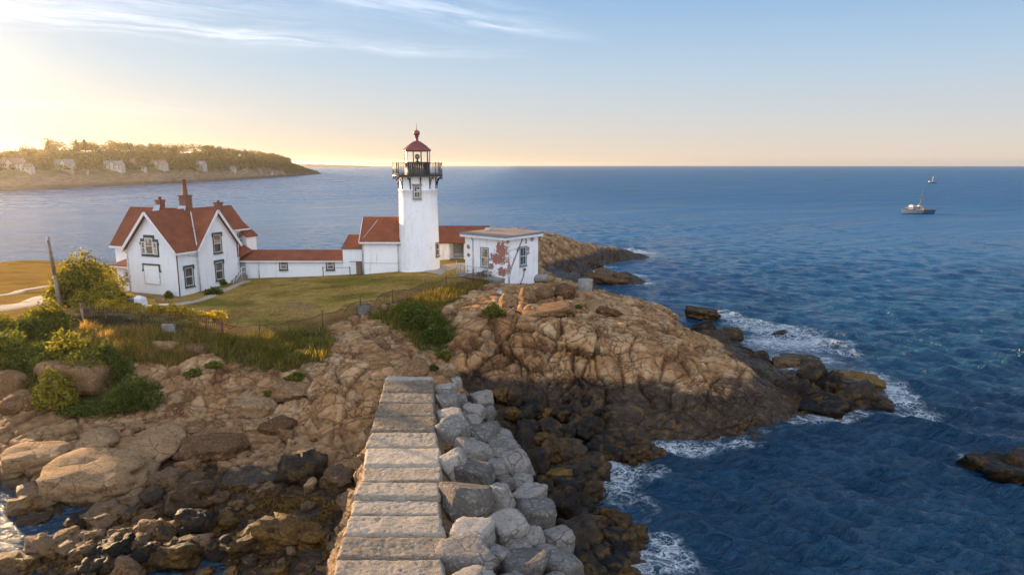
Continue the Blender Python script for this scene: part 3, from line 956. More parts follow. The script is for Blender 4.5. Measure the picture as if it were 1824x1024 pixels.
# ------------------------------------------------------------------ building materials
def siding(name, col, board=0.14, dirt=0.5):
    m, nt = material(name)
    tc = nt.n('ShaderNodeTexCoord')
    ob = (tc, 'Object')
    sep = nt.n('ShaderNodeSeparateXYZ', {0: ob})
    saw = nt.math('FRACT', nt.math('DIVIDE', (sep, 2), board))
    edge = nt.mapr(saw, 0.0, 0.10, 0.0, 1.0)
    nz = nt.noise(ob, 0.9, 5, 0.6)
    st = nt.noise(nt.mapping(ob, (5, 5, 0.5)), 1.0, 5, 0.65)
    fine = nt.noise(ob, 14.0, 4, 0.7)
    c = nt.mix(nt.mapr(nz, 0.45, 0.75, 0, 0.25), col, tuple(x * 0.82 for x in col))
    c = nt.mix(nt.mapr(st, 0.54, 0.74, 0, 0.5 * dirt), c, (0.42, 0.36, 0.28))
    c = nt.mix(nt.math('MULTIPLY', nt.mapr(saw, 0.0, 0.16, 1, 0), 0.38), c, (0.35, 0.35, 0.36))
    spots = nt.math('MULTIPLY', nt.mapr(fine, 0.70, 0.76), nt.mapr(nz, 0.5, 0.65))
    c = nt.mix(nt.math('MULTIPLY', spots, 0.6 * dirt), c, (0.30, 0.24, 0.19))
    finish(nt, c, 0.6, saw, 0.5, 0.03)
    return m


def masonry(name, col, patch=None):
    """painted rough masonry, with stains and chipped paint; patch adds a zone of bare brick in object space"""
    m, nt = material(name)
    tc = nt.n('ShaderNodeTexCoord')
    ob = (tc, 'Object')
    n1 = nt.noise(ob, 0.7, 6, 0.62)
    n2 = nt.noise(ob, 3.0, 6, 0.65)
    n3 = nt.noise(ob, 12.0, 5, 0.7)
    st = nt.noise(nt.mapping(ob, (2.2, 2.2, 0.28)), 1.0, 5, 0.65)
    c = nt.mix(nt.mapr(n1, 0.4, 0.72, 0, 0.4), col, tuple(x * y for x, y in zip(col, (0.86, 0.83, 0.80))))
    c = nt.mix(nt.mapr(st, 0.52, 0.74, 0, 0.5), c, (0.52, 0.42, 0.31))
    c = nt.mix(nt.math('MULTIPLY', nt.mapr(n2, 0.57, 0.66), 0.38), c, (0.52, 0.48, 0.44))
    c = nt.mix(nt.math('MULTIPLY', nt.mapr(n3, 0.66, 0.72), nt.mapr(n1, 0.45, 0.62, 0, 0.6)), c, (0.45, 0.40, 0.36))
    h = nt.math('ADD', n3, nt.math('MULTIPLY', n2, 0.8))
    if patch:
        br = nt.n('ShaderNodeTexBrick', {'Vector': nt.mapping(ob, (1, 1, 1), patch[0]), 'Color1': (0.22, 0.045, 0.028, 1), 'Color2': (0.30, 0.075, 0.045, 1), 'Mortar': (0.42, 0.34, 0.30, 1), 'Scale': 1.0, 'Mortar Size': 0.008, 'Brick Width': 0.22, 'Row Height': 0.075})
        tot = None
        sep = nt.n('ShaderNodeSeparateXYZ', {0: ob})
        for (cx, cy, cz, rx, rz) in patch[1]:
            dx = nt.math('DIVIDE', nt.math('SUBTRACT', (sep, 0), cx), rx)
            dy = nt.math('DIVIDE', nt.math('SUBTRACT', (sep, 1), cy), rx)
            dz = nt.math('DIVIDE', nt.math('SUBTRACT', (sep, 2), cz), rz)
            d = nt.math('SQRT', nt.math('ADD', nt.math('ADD', nt.math('MULTIPLY', dx, dx), nt.math('MULTIPLY', dy, dy)), nt.math('MULTIPLY', dz, dz)))
            d = nt.math('SUBTRACT', 1.0, d)
            tot = d if tot is None else nt.math('MAXIMUM', tot, d)
        e = nt.math('ADD', tot, nt.math('MULTIPLY', nt.math('SUBTRACT', nt.noise(ob, 2.6, 6, 0.72), 0.5), 2.8))
        msk = nt.mapr(e, 0.22, 0.30)
        c = nt.mix(msk, c, (br, 0))
        h = nt.math('SUBTRACT', h, nt.math('MULTIPLY', msk, 0.6))
    finish(nt, c, 0.75, h, 0.5, 0.03)
    return m


def shingle(name, c0, c1, c2):
    m, nt = material(name)
    tc = nt.n('ShaderNodeTexCoord')
    ob = (tc, 'Object')
    sep = nt.n('ShaderNodeSeparateXYZ', {0: ob})
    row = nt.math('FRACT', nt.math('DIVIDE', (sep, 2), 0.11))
    n1 = nt.noise(ob, 0.8, 5, 0.6)
    n2 = nt.noise(nt.mapping(ob, (5, 5, 9)), 1.0, 4, 0.7)
    n3 = nt.noise(ob, 30.0, 3, 0.7)
    mx = nt.math('ADD', nt.math('MULTIPLY', n1, 0.5), nt.math('MULTIPLY', n2, 0.5))
    c = nt.ramp(mx, [(0.32, c0), (0.5, c1), (0.68, c2)])
    c = nt.mix(nt.mapr(n3, 0.4, 0.7, 0, 0.3), c, c0)
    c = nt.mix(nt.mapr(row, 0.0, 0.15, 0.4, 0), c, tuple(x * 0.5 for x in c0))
    h = nt.math('ADD', row, n3)
    finish(nt, c, 0.85, h, 0.5, 0.02)
    return m


def glass_mat(name, tint):
    m, nt = material(name)
    tc = nt.n('ShaderNodeTexCoord')
    n1 = nt.noise((tc, 'Object'), 1.4, 3)
    c = nt.ramp(n1, [(0.35, tuple(x * 0.4 for x in tint)), (0.6, tint), (0.75, tuple(min(1, x * 1.8) for x in tint))])
    finish(nt, c, 0.06, None, spec=0.6)
    return m


SIDING = siding('white_clapboard', (0.78, 0.80, 0.82), 0.16, 0.8)
WPLASTER = masonry('white_masonry', (0.79, 0.795, 0.80))
REDROOF = shingle('red_shingles', (0.115, 0.034, 0.015), (0.20, 0.061, 0.026), (0.27, 0.092, 0.043))
BROWNROOF = shingle('brown_roof_felt', (0.16, 0.11, 0.08), (0.23, 0.165, 0.12), (0.30, 0.22, 0.17))
WHITE = simple('white_paint', (0.68, 0.68, 0.68), 0.5, 0.08)
GREEN = simple('dark_green_trim', (0.055, 0.085, 0.075), 0.5, 0.15)
BLUEG = simple('grey_blue_trim', (0.16, 0.22, 0.25), 0.5, 0.15)
BLACK = simple('black_iron', (0.032, 0.030, 0.028), 0.5, 0.25, spec=0.4)
REDMET = simple('dull_red_metal', (0.20, 0.058, 0.046), 0.5, 0.15, spec=0.4)
BRICK = simple('chimney_brick', (0.22, 0.105, 0.065), 0.85, 0.3, 14)
CONC = simple('concrete', (0.24, 0.225, 0.20), 0.9, 0.18, 2.5, bstr=0.4, bdist=0.03)
FOUND = simple('foundation_stone', (0.30, 0.26, 0.22), 0.9, 0.25, 5, bstr=0.5, bdist=0.05)
WOODG = simple('weathered_wood', (0.22, 0.165, 0.12), 0.85, 0.25, 6)
LEAD = simple('lead_flashing', (0.36, 0.42, 0.47), 0.45, 0.12)
PIPEW = simple('downpipe', (0.50, 0.49, 0.47), 0.6, 0.25, 3)
RUST = simple('rusty_iron', (0.13, 0.065, 0.038), 0.8, 0.35, 12)
GREYD = simple('grey_door', (0.27, 0.29, 0.28), 0.6, 0.15)
GLASS = glass_mat('window_glass', (0.09, 0.085, 0.075))
CURT = glass_mat('curtained_glass', (0.36, 0.28, 0.20))
LENSM = simple('brass_lens', (0.30, 0.24, 0.15), 0.25, 0.2, metallic=0.6)

m_, nt_ = material('lantern_glass')
g_ = nt_.n('ShaderNodeBsdfGlossy', {'Roughness': 0.03, 'Color': (1, 1, 1, 1)})
t_ = nt_.n('ShaderNodeBsdfTransparent', {'Color': (0.93, 0.95, 0.94, 1)})
f_ = nt_.n('ShaderNodeFresnel', {'IOR': 1.45})
mx_ = nt_.n('ShaderNodeMixShader', {0: f_, 1: t_, 2: g_})
nt_.n('ShaderNodeOutputMaterial', {0: mx_})
LGLASS = m_


def pane_ring(mb, o, ux, uz, n, w, h, t, d0, d1):
    """rectangular ring frame centred on o: outer w x h, bar t, from depth d0 to d1 along n"""
    o, ux, uz, n = map(Vector, (o, ux, uz, n))
    m = (d0 + d1) / 2
    hd = (d1 - d0) / 2
    for s in (-1, 1):
        mb.obox(o + uz * s * (h / 2 - t / 2) + n * m, ux, uz, n, w / 2, t / 2, hd)
        mb.obox(o + ux * s * (w / 2 - t / 2) + n * m, ux, uz, n, t / 2, h / 2 - t, hd)


def window(parent, o, ux, n, w, h, trim=GREEN, sash=WHITE, glass=GLASS, hood=True, trim_t=0.11, bars=0, sill=True):
    """o: centre on the wall face; window > sash, pane"""
    o, ux, n = map(Vector, (o, ux, n))
    uz = Vector((0, 0, 1))
    mb = MB()
    pane_ring(mb, o, ux, uz, n, w, h, trim_t, -0.03, 0.055)
    if hood:
        mb.obox(o + uz * (h / 2 + 0.05) + n * 0.05, ux, uz, n, w / 2 + 0.06, 0.07, 0.085)
        for s in (-1, 1):
            mb.obox(o + uz * (h / 2 - 0.17) + ux * s * (w / 2 + 0.03) + n * 0.04, ux, uz, n, 0.05, 0.15, 0.065)
    if sill:
        mb.obox(o - uz * (h / 2 + 0.035) + n * 0.06, ux, uz, n, w / 2 + 0.05, 0.04, 0.09)
    f = mb.build('window', trim, parent)
    wi, hi = w - 2 * trim_t, h - 2 * trim_t
    mb = MB()
    pane_ring(mb, o, ux, uz, n, wi - 0.004, hi - 0.004, 0.055, -0.03, 0.03)
    mb.obox(o + n * 0.002, ux, uz, n, wi / 2 - 0.06, 0.03, 0.03)
    for k in range(bars):
        x = (k + 1) / (bars + 1) * (wi - 0.1) - (wi - 0.1) / 2
        for s in (-1, 1):
            mb.obox(o + ux * x + uz * s * hi * 0.25 + n * 0.002, ux, uz, n, 0.014, hi * 0.25 - 0.062, 0.02)
    mb.build('sash', sash, f)
    MB().obox(o - n * 0.005, ux, uz, n, wi / 2 - 0.03, hi / 2 - 0.03, 0.012).build('pane', glass, f)
    return f


def roof_slab(mb, a, b, c, d, t):
    """a-b along the ridge, c-d along the eave (d below a); thickened downwards"""
    a, b, c, d = map(Vector, (a, b, c, d))
    n = (b - a).cross(d - a)
    if n.z < 0:
        n = -n
    n.normalize()
    mb.prism([a, b, c, d], -n * t)


# ------------------------------------------------------------------ the keepers' house
def keepers_house():
    c0 = P(321, 530, 4.9)
    rz = math.atan2(-0.37, 0.93)
    H = empty('keepers_house', (c0.x, c0.y, 4.9), rz, 'large white clapboard house with steep red gable roofs and brick chimneys', 'house')
    E, RZ = 4.6, 8.02
    W = 6.4
    L = 10.4
    XR = -1.25
    g0, g1 = 2.4, 7.6                      # cross wing
    gm = (g0 + g1) / 2
    XL = -11.2
    # walls
    b = MB()
    b.prism([(-W, 0, 0), (0, 0, 0), (0, 0, E), (-W / 2, 0, RZ), (-W, 0, E)], (0, 7.58, 0))
    b.prism([(-W, 7.585, 0), (XR, 7.585, 0), (XR, 7.585, E + 1.1), (-W / 2, 7.585, RZ), (-W, 7.585, E)], (0, L - 7.585, 0))
    b.build('wall', SIDING, H)
    b = MB()
    b.prism([(XL, g0, 0), (XL, g1, 0), (XL, g1, E), (XL, gm, RZ - 0.03), (XL, g0, E)], (0.12 - XL, 0, 0))
    b.build('wall', SIDING, H)
    b = MB()
    b.box((-W - 0.06, -0.06, -1.6), (0.06, 7.65, 0.12))
    b.box((-W - 0.06, 7.652, -1.6), (XR + 0.06, L + 0.05, 0.12))
    b.box((XL - 0.06, g0 - 0.06, -1.6), (-W - 0.062, g1 + 0.06, 0.12))
    b.box((0.062, g0 - 0.05, -1.6), (0.18, g1, 0.12))
    b.build('foundation', FOUND, H)
    # roof
    ov = 0.45
    k = (RZ - E) / (W / 2)
    r = MB()
    for s in (-1, 1):
        ex = -W / 2 + s * (W / 2 + 0.35)
        ez = RZ + 0.16 - k * (W / 2 + 0.35)
        if s < 0:
            roof_slab(r, (-W / 2, -ov, RZ + 0.16), (-W / 2, L + 0.3, RZ + 0.16), (ex, L + 0.3, ez), (ex, -ov, ez), 0.13)
        else:
            roof_slab(r, (-W / 2, -ov, RZ + 0.16), (-W / 2, g0 + 0.1, RZ + 0.16), (ex, g0 + 0.1, ez), (ex, -ov, ez), 0.13)
            ze2 = RZ + 0.16 - k * (W / 2 - 0.02)
            roof_slab(r, (-W / 2, g0 + 0.1, RZ + 0.16), (-W / 2, 7.8, RZ + 0.16), (-0.02, 7.8, ze2), (-0.02, g0 + 0.1, ze2), 0.13)
    k2 = (RZ - E) / ((g1 - g0) / 2)
    hw = (g1 - g0) / 2
    for s in (-1, 1):
        ey = gm + s * (hw + 0.3)
        ez = RZ + 0.13 - k2 * (hw + 0.3)
        roof_slab(r, (XL - 0.4, gm, RZ + 0.13), (0.12 + 0.42, gm, RZ + 0.13), (0.12 + 0.42, ey, ez), (XL - 0.4, ey, ez), 0.13)
    roof_slab(r, (-W / 2, 7.81, RZ + 0.16), (-W / 2, L + 0.3, RZ + 0.16), (-1.62, L + 0.3, RZ - 1.65), (-1.62, 7.81, RZ - 1.65), 0.12)
    roof_slab(r, (-1.625, 7.81, RZ - 1.648), (-1.625, L + 0.3, RZ - 1.648), (-0.8, L + 0.3, E + 1.2), (-0.8, 7.81, E + 1.2), 0.12)
    rf = r.build('roof', REDROOF, H)
    # white rake boards, eave boards
    t = MB()
    for s in (-1, 1):
        ex = -W / 2 + s * (W / 2 + 0.36)
        ez = RZ + 0.02 - k * (W / 2 + 0.36)
        t.bar((-W / 2, -ov - 0.03, RZ + 0.02), (ex, -ov - 0.03, ez), 0.06, 0.26)
        t.bar((ex + s * 0.02, -ov, ez - 0.02), (ex + s * 0.02, g0 - 0.3 if s > 0 else g0 + 0.2, ez - 0.02), 0.06, 0.2)
    for s in (-1, 1):
        ey = gm + s * (hw + 0.31)
        ez = RZ - 0.01 - k2 * (hw + 0.31)
        t.bar((0.12 + 0.45, gm, RZ), (0.12 + 0.45, ey, ez), 0.06, 0.26)
        if s < 0:
            t.bar((XL - 0.4, ey - 0.03, ez), (-W - 0.35, ey - 0.03, ez), 0.06, 0.2)
    t.box((-0.80, 7.8, E + 0.98), (-0.74, L + 0.32, E + 1.14))
    # corner boards
    for (x, y) in ((0.02, -0.02), (-W - 0.02, -0.02)):
        t.box((x - 0.09, y - 0.015, 0.1), (x + 0.09, y + 0.03, E - 0.1))
    t.box((0.105, g0 - 0.04, 0.1), (0.16, g0 + 0.12, E - 0.2))
    t.build('trim_boards', WHITE, H)
    # valley flashing
    v = MB()
    v.bar((-W / 2 + 0.4, gm - 0.28, RZ - 0.16), (0.1, g0 + 0.0, E + 0.22), 0.10, 0.05)
    v.build('valley_flashing', PIPEW, rf)
    # chimneys
    def chimney(x, y, z0, w, h, pot):
        c = MB()
        c.box((x - w / 2, y - w / 2, z0), (x + w / 2, y + w / 2, z0 + h))
        c.box((x - w / 2 - 0.06, y - w / 2 - 0.06, z0 + h - 0.16), (x + w / 2 + 0.06, y + w / 2 + 0.06, z0 + h - 0.02))
        ch = c.build('chimney', BRICK, H)
        p = MB()
        if pot > 1:
            p.lathe([(0.30, 0), (0.26, 0.06), (0.17, pot - 0.1), (0.2, pot - 0.08), (0.2, pot)], 10, (x, y, z0 + h), True)
        else:
            p.lathe([(0.16, 0), (0.13, pot * 0.6), (0.19, pot * 0.6), (0.05, pot)], 10, (x, y, z0 + h), True)
        p.build('chimney_pot', BRICK, ch, True)
        f = MB()
        f.prism([(x - w / 2 - 0.16, y - w / 2 - 0.35, z0 + 0.28), (x + w / 2 + 0.16, y - w / 2 - 0.35, z0 + 0.28), (x + w / 2 + 0.05, y - w / 2 - 0.03, z0 + 0.9), (x - w / 2 - 0.05, y - w / 2 - 0.03, z0 + 0.9)], (0, -0.02, 0.03))
        f.build('flashing', LEAD, ch)
    chimney(-W / 2 - 4.0, gm, RZ - 0.5, 0.62, 1.45, 0.35)
    chimney(-W / 2 - 0.35, gm - 0.1, RZ - 0.5, 0.86, 2.0, 1.6)
    chimney(-0.25, gm + 0.9, RZ - 1.0, 0.58, 1.8, 0.2)
    # windows, front gable
    ux, n = (1, 0, 0), (0, -1, 0)
    w = MB()
    cz, cx = 4.78, -W / 2 - 0.15
    w.obox((cx, -0.03, cz - 0.12), ux, (0, 0, 1), n, 1.14, 0.86, 0.045)
    w.obox((cx, -0.034, cz + 0.2), ux, (0, 0, 1), n, 0.68, 0.92, 0.05)
    for s in (-1, 1):
        w.obox((cx + s * 1.16, -0.05, cz + 0.28), ux, (0, 0, 1), n, 0.06, 0.13, 0.06)
    f = w.build('window', GREEN, H)
    s_, p_ = MB(), MB()
    for (dx, ww, hh, dz) in ((0, 0.98, 1.55, 0.1), (-0.78, 0.5, 1.2, -0.1), (0.78, 0.5, 1.2, -0.1)):
        o = Vector((cx + dx, 0, cz + dz - 0.04))
        pane_ring(s_, o, ux, (0, 0, 1), n, ww, hh, 0.07, 0.075, 0.12)
        s_.obox(o + Vector((0, -0.09, 0.0)), ux, (0, 0, 1), n, ww / 2 - 0.07, 0.03, 0.02)
        p_.obox(o + Vector((0, -0.088, 0)), ux, (0, 0, 1), n, ww / 2 - 0.06, hh / 2 - 0.06, 0.008)
    s_.build('sash', WHITE, f)
    p_.build('pane', CURT, f)
    # boarded window
    w = MB()
    o = Vector((-W / 2 - 0.15, 0, 2.05))
    w.obox(o + Vector((0, -0.06, 0.98)), ux, (0, 0, 1), n, 1.12, 0.07, 0.08)
    for s in (-1, 1):
        w.obox(o + Vector((s * 1.06, -0.05, 0.62)), ux, (0, 0, 1), n, 0.06, 0.32, 0.06)
        w.obox(o + Vector((s * 1.16, -0.06, 0.36)), ux, (0, 0, 1), n, 0.07, 0.08, 0.06)
    f = w.build('window', GREEN, H)
    tag(f, 'window boarded over with a white panel')
    w = MB()
    w.obox(o + Vector((0, -0.03, 0)), ux, (0, 0, 1), n, 0.98, 0.91, 0.05)
    w.build('shutter_board', WPLASTER, f)
    w = MB()
    pane_ring(w, o, ux, (0, 0, 1), n, 2.02, 1.88, 0.05, 0.0, 0.095)
    w.build('frame', PIPEW, f)
    # side windows
    ux, n = (0, 1, 0), (1, 0, 0)
    window(H, (0.0, 1.25, 1.85), ux, n, 1.15, 2.0)
    window(H, (0.12, gm, 1.9), ux, n, 1.15, 2.0)
    window(H, (0.12, gm, 4.7), ux, n, 1.15, 2.0)
    window(H, (XR, 9.6, E + 0.1), ux, n, 0.7, 1.2, hood=False)
    # downpipes
    d = MB()
    d.path([(-0.0 + 0.1, -0.3, E - 0.1), (0.07, -0.07, E - 0.35), (0.07, -0.07, 0.1)], 0.055)
    d.build('downpipe', RUST, H, True)
    d = MB()
    d.path([(0.2, g0 - 0.1, E - 0.1), (0.2, g0 - 0.06, 0.1)], 0.055)
    d.path([(-0.02, g0 - 1.1, E - 0.75), (0.1, g0 - 0.1, E - 0.85)], 0.04)
    d.build('downpipe', PIPEW, H, True)
    d = MB()
    d.path([(-W - 0.3, -0.25, E - 0.2), (-W - 0.07, -0.07, E - 0.6), (-W - 0.07, -0.07, 0.1)], 0.055)
    d.build('downpipe', PIPEW, H, True)
    d = MB()
    d.path([(0.3, g1 + 0.1, E - 0.1), (0.15, g1 + 0.1, E - 1.6), (0.3, g1 - 0.2, 0.3)], 0.05)
    d.path([(0.1, g1 + 0.1, E + 0.0), (XR + 0.1, g1 + 2.4, E + 0.2)], 0.03)
    d.build('drain_pipe', PIPEW, H, True)
    # porch with a hipped roof on the left
    px0, px1, py0, py1 = -W - 2.9, -W - 0.005, 0.95, g0 - 0.06
    b = MB()
    b.box((px0, py0, -1.4), (px1, py1, 2.55))
    po = b.build('porch', SIDING, H)
    r = MB()
    xo0, yo0 = px0 - 0.45, py0 - 0.45
    ridge0, ridge1 = (px0 + 1.2, py1, 3.35), (px1, py1, 3.35)
    for poly in ([(xo0, yo0, 2.5), (px1, yo0, 2.5), ridge1, ridge0], [(xo0, yo0, 2.5), ridge0, (xo0, py1, 2.5)]):
        r.prism(poly, (0, 0, 0.09))
    r.build('porch_roof', REDROOF, po)
    t = MB()
    t.box((xo0 - 0.02, yo0 - 0.03, 2.36), (px1, yo0 + 0.04, 2.50))
    t.box((xo0 - 0.03, yo0 + 0.04, 2.36), (xo0 + 0.04, py1, 2.50))
    t.build('fascia', WHITE, po)
    window(H, (px0 + 1.35, py0, 1.35), (1, 0, 0), (0, -1, 0), 0.95, 1.35, trim=PIPEW, hood=False, trim_t=0.09, glass=CURT)
    t = MB()
    t.box((px0 + 2.1, py0 - 0.03, 0.1), (px1 - 0.1, py0 + 0.005, 2.2))
    t.build('door', WHITE, H)
    # small rear lean-to roof seen past the wing
    r = MB()
    r.box((XR + 0.005, L - 0.6, 0.5), (-0.55, L + 0.9, E + 0.3))
    r.build('wall', SIDING, H)
    r = MB()
    roof_slab(r, (XR + 0.01, L - 0.7, E + 0.95), (XR + 0.01, L + 1.05, E + 0.95), (-0.35, L + 1.05, E + 0.3), (-0.35, L - 0.7, E + 0.3), 0.1)
    r.build('lean_to_roof', REDROOF, H)


keepers_house()


# ------------------------------------------------------------------ covered passage, store, tower
def passage():
    Yf = 72.3
    x0, x1 = PY(430, 480, Yf).x, PY(611.5, 480, Yf).x
    z0, ze = 5.35, PY(520, 463.5, Yf).z
    zr = ze + 0.85
    dpt = 2.6
    Hh = empty('covered_passage', (x0, Yf, z0), 0, 'long low white covered passage with a red roof running from house to tower', 'passage')
    L = x1 - x0
    ze -= z0
    zr -= z0
    b = MB()
    b.prism([(0, 0, -0.6), (0, dpt, -0.6), (0, dpt, ze), (0, dpt / 2, zr), (0, 0, ze)], (L, 0, 0))
    b.build('wall', SIDING, Hh)
    r = MB()
    k = (zr - ze) / (dpt / 2)
    for s in (-1, 1):
        y = dpt / 2 + s * (dpt / 2 + 0.25)
        roof_slab(r, (-0.1, dpt / 2, zr + 0.12), (L + 0.02, dpt / 2, zr + 0.12), (L + 0.02, y, zr + 0.12 - k * (dpt / 2 + 0.25)), (-0.45, y, zr + 0.12 - k * (dpt / 2 + 0.25)), 0.1)
    r.build('roof', REDROOF, Hh)
    t = MB()
    t.box((-0.4, -0.29, ze - 0.17), (L + 0.02, -0.24, ze - 0.04))
    t.build('fascia', WHITE, Hh)
    for px in (505, 588.5):
        x = PY(px, 473, Yf).x - x0
        zc = PY(px, 472.6, Yf).z - z0
        window(Hh, (x, 0, zc), (1, 0, 0), (0, -1, 0), 0.92, 1.0, hood=False, trim_t=0.1, bars=0, glass=CURT)
    # door recess next to the house, steps and rails
    xd = PY(434, 480, Yf).x - x0
    t = MB()
    t.box((xd - 0.25, -0.05, 0.35), (xd + 0.25, 0.01, 2.15))
    t.build('door', GREYD, Hh)
    d = MB()
    d.path([(PY(461.5, 480, Yf).x - x0, -0.1, ze - 0.1), (PY(461.5, 480, Yf).x - x0, -0.1, 0.05)], 0.05)
    d.build('downpipe', PIPEW, Hh, True)
    # entry block to the left of the passage, meets the house
    b = MB()
    b.box((-1.9, -0.35, -0.6), (-0.12, 2.0, 2.45))
    b.build('entry_wall', SIDING, Hh)
    r = MB()
    r.prism([(-1.95, -0.6, 2.5), (0.3, -0.6, 2.5), (-0.25, 0.9, 3.75), (-0.95, 0.9, 3.75)], (0, 0, 0.1))
    r.prism([(0.3, -0.6, 2.5), (1.0, 1.0, 2.9), (-0.25, 0.9, 3.75)], (0, 0, 0.1))
    r.build('entry_roof', REDROOF, Hh)
    # pipe rail in front of the wall
    rl = MB()
    pts = [(PY(578, 490, Yf).x - x0, -0.5), (PY(625.5, 490, Yf).x - x0, -0.5)]
    for (x, y) in pts:
        rl.tube((x, y, -0.3), (x, y, 1.45), 0.045)
    rl.tube((pts[0][0], -0.5, 1.35), (pts[1][0], -0.5, 1.35), 0.025)
    o = rl.build('wall_rail', RUST, Hh, True)
    # stepped link block between passage and store
    xa, xb = L + 0.03, PY(646.5, 480, Yf).x - x0 - 0.01
    zt = PY(630, 441, Yf).z - z0
    b = MB()
    b.box((xa, -0.1, -0.5), (xb, dpt, zt))
    b.build('link_wall', SIDING, Hh)
    r = MB()
    zrr = zt + 1.25
    roof_slab(r, (xa + 0.35, dpt / 2 + 0.2, zrr), (xb, dpt / 2 + 0.2, zrr), (xb, -0.3, zt - 0.05), (xa - 0.1, -0.3, zt - 0.05), 0.1)
    roof_slab(r, (xa + 0.35, dpt / 2 + 0.2, zrr), (xb, dpt / 2 + 0.2, zrr), (xb, dpt + 0.2, zt - 0.05), (xa - 0.1, dpt + 0.2, zt - 0.05), 0.1)
    r.prism([(xa - 0.1, -0.3, zt - 0.06), (xa + 0.36, dpt / 2 + 0.2, zrr - 0.02), (xa - 0.1, dpt + 0.2, zt - 0.06)], (0.02, 0, 0.05))
    r.build('link_roof', REDROOF, Hh)
    b = MB()
    xg = PY(635, 480, Yf).x - x0
    b.box((xg, -0.16, -0.3), (xb - 0.05, -0.105, 1.95))
    b.build('gate', WOODG, Hh)
    b = MB()
    b.box((PY(625.5, 490, Yf).x - x0, -0.53, 1.96), (xb - 0.05, -0.47, 2.02))
    b.box((xb - 0.09, -0.50, -0.3), (xb - 0.04, -0.40, 2.02))
    b.build('gate_frame', RUST, Hh)


passage()


def entry_steps():
    p = PY(428, 500, 71.6)
    z = GZ(p.x, 71.2, 5.3)
    S = empty('entry_steps', (p.x, 71.4, z - 0.05), R(-20), 'short grey steps with white pipe handrails at the passage door beside the house', 'steps')
    b = MB()
    for k in range(3):
        b.box((-0.55, -1.1 + 0.3 * k, -0.3), (0.55, -0.8 + 0.3 * k, 0.18 * (k + 1)))
    b.box((-0.55, -0.2, -0.3), (0.55, 0.6, 0.56))
    b.build('tread', CONC, S)
    for s in (-1, 1):
        h = MB()
        x = s * 0.62
        h.path([(x, -1.6, 0.0), (x, -1.35, 0.75), (x, -0.3, 1.45), (x, 0.55, 1.45), (x, 0.55, 0.3)], 0.04)
        h.path([(x, -0.3, 1.45), (x, -0.3, 0.3)], 0.035)
        h.path([(x, -1.15, 0.3), (x, -0.3, 0.95), (x, 0.55, 0.95)], 0.03)
        h.build('handrail', WHITE, S, True)


entry_steps()


TY = 72.4
TX = PY(748, 480, TY).x


def store():
    Yf = 71.6
    x0, x1 = PY(646.5, 460, Yf).x, TX - 0.4
    z0 = 5.7
    ze = PY(690, 429.5, Yf).z - z0
    S = empty('keepers_store', (x0, Yf, z0), 0, 'white store building with a steep red roof built against the left of the tower', 'store')
    L = x1 - x0
    dpt = 4.4
    zr = ze + 2.25
    b = MB()
    b.prism([(0, 0, -1.0), (0, dpt, -1.0), (0, dpt, ze), (0, dpt / 2, zr), (0, 0, ze)], (L, 0, 0))
    b.build('wall', WPLASTER, S)
    k = (zr - ze) / (dpt / 2)
    r = MB()
    for s in (-1, 1):
        y = dpt / 2 + s * (dpt / 2 + 0.3)
        roof_slab(r, (-0.28, dpt / 2, zr + 0.14), (L, dpt / 2, zr + 0.14), (L, y, zr + 0.14 - k * (dpt / 2 + 0.3)), (-0.28, y, zr + 0.14 - k * (dpt / 2 + 0.3)), 0.12)
    rf = r.build('roof', REDROOF, S)
    t = MB()
    t.box((-0.3, -0.36, ze - 0.24), (L, -0.29, ze - 0.08))
    t.bar((-0.31, -0.3, ze - 0.14), (-0.31, dpt / 2, zr + 0.02), 0.05, 0.2)
    t.build('fascia', WHITE, S)
    t = MB()
    t.tube((0.1, 0.1, ze + 0.3), (1.35, dpt / 2 - 0.4, zr - 0.15), 0.03)
    t.build('cable', PIPEW, rf, True)
    d = MB()
    d.path([(L - 1.75, -0.32, ze - 0.2), (L - 1.75, -0.08, ze - 0.5), (L - 1.75, -0.08, -0.4)], 0.06)
    d.build('downpipe', PIPEW, S, True)
    d = MB()
    d.path([(0.07, -0.06, ze - 0.2), (0.07, -0.06, 0.0)], 0.035)
    d.path([(0.07, -0.05, 1.55), (L - 1.9, -0.05, 1.5)], 0.015)
    d.build('conduit', PIPEW, S, True)


store()


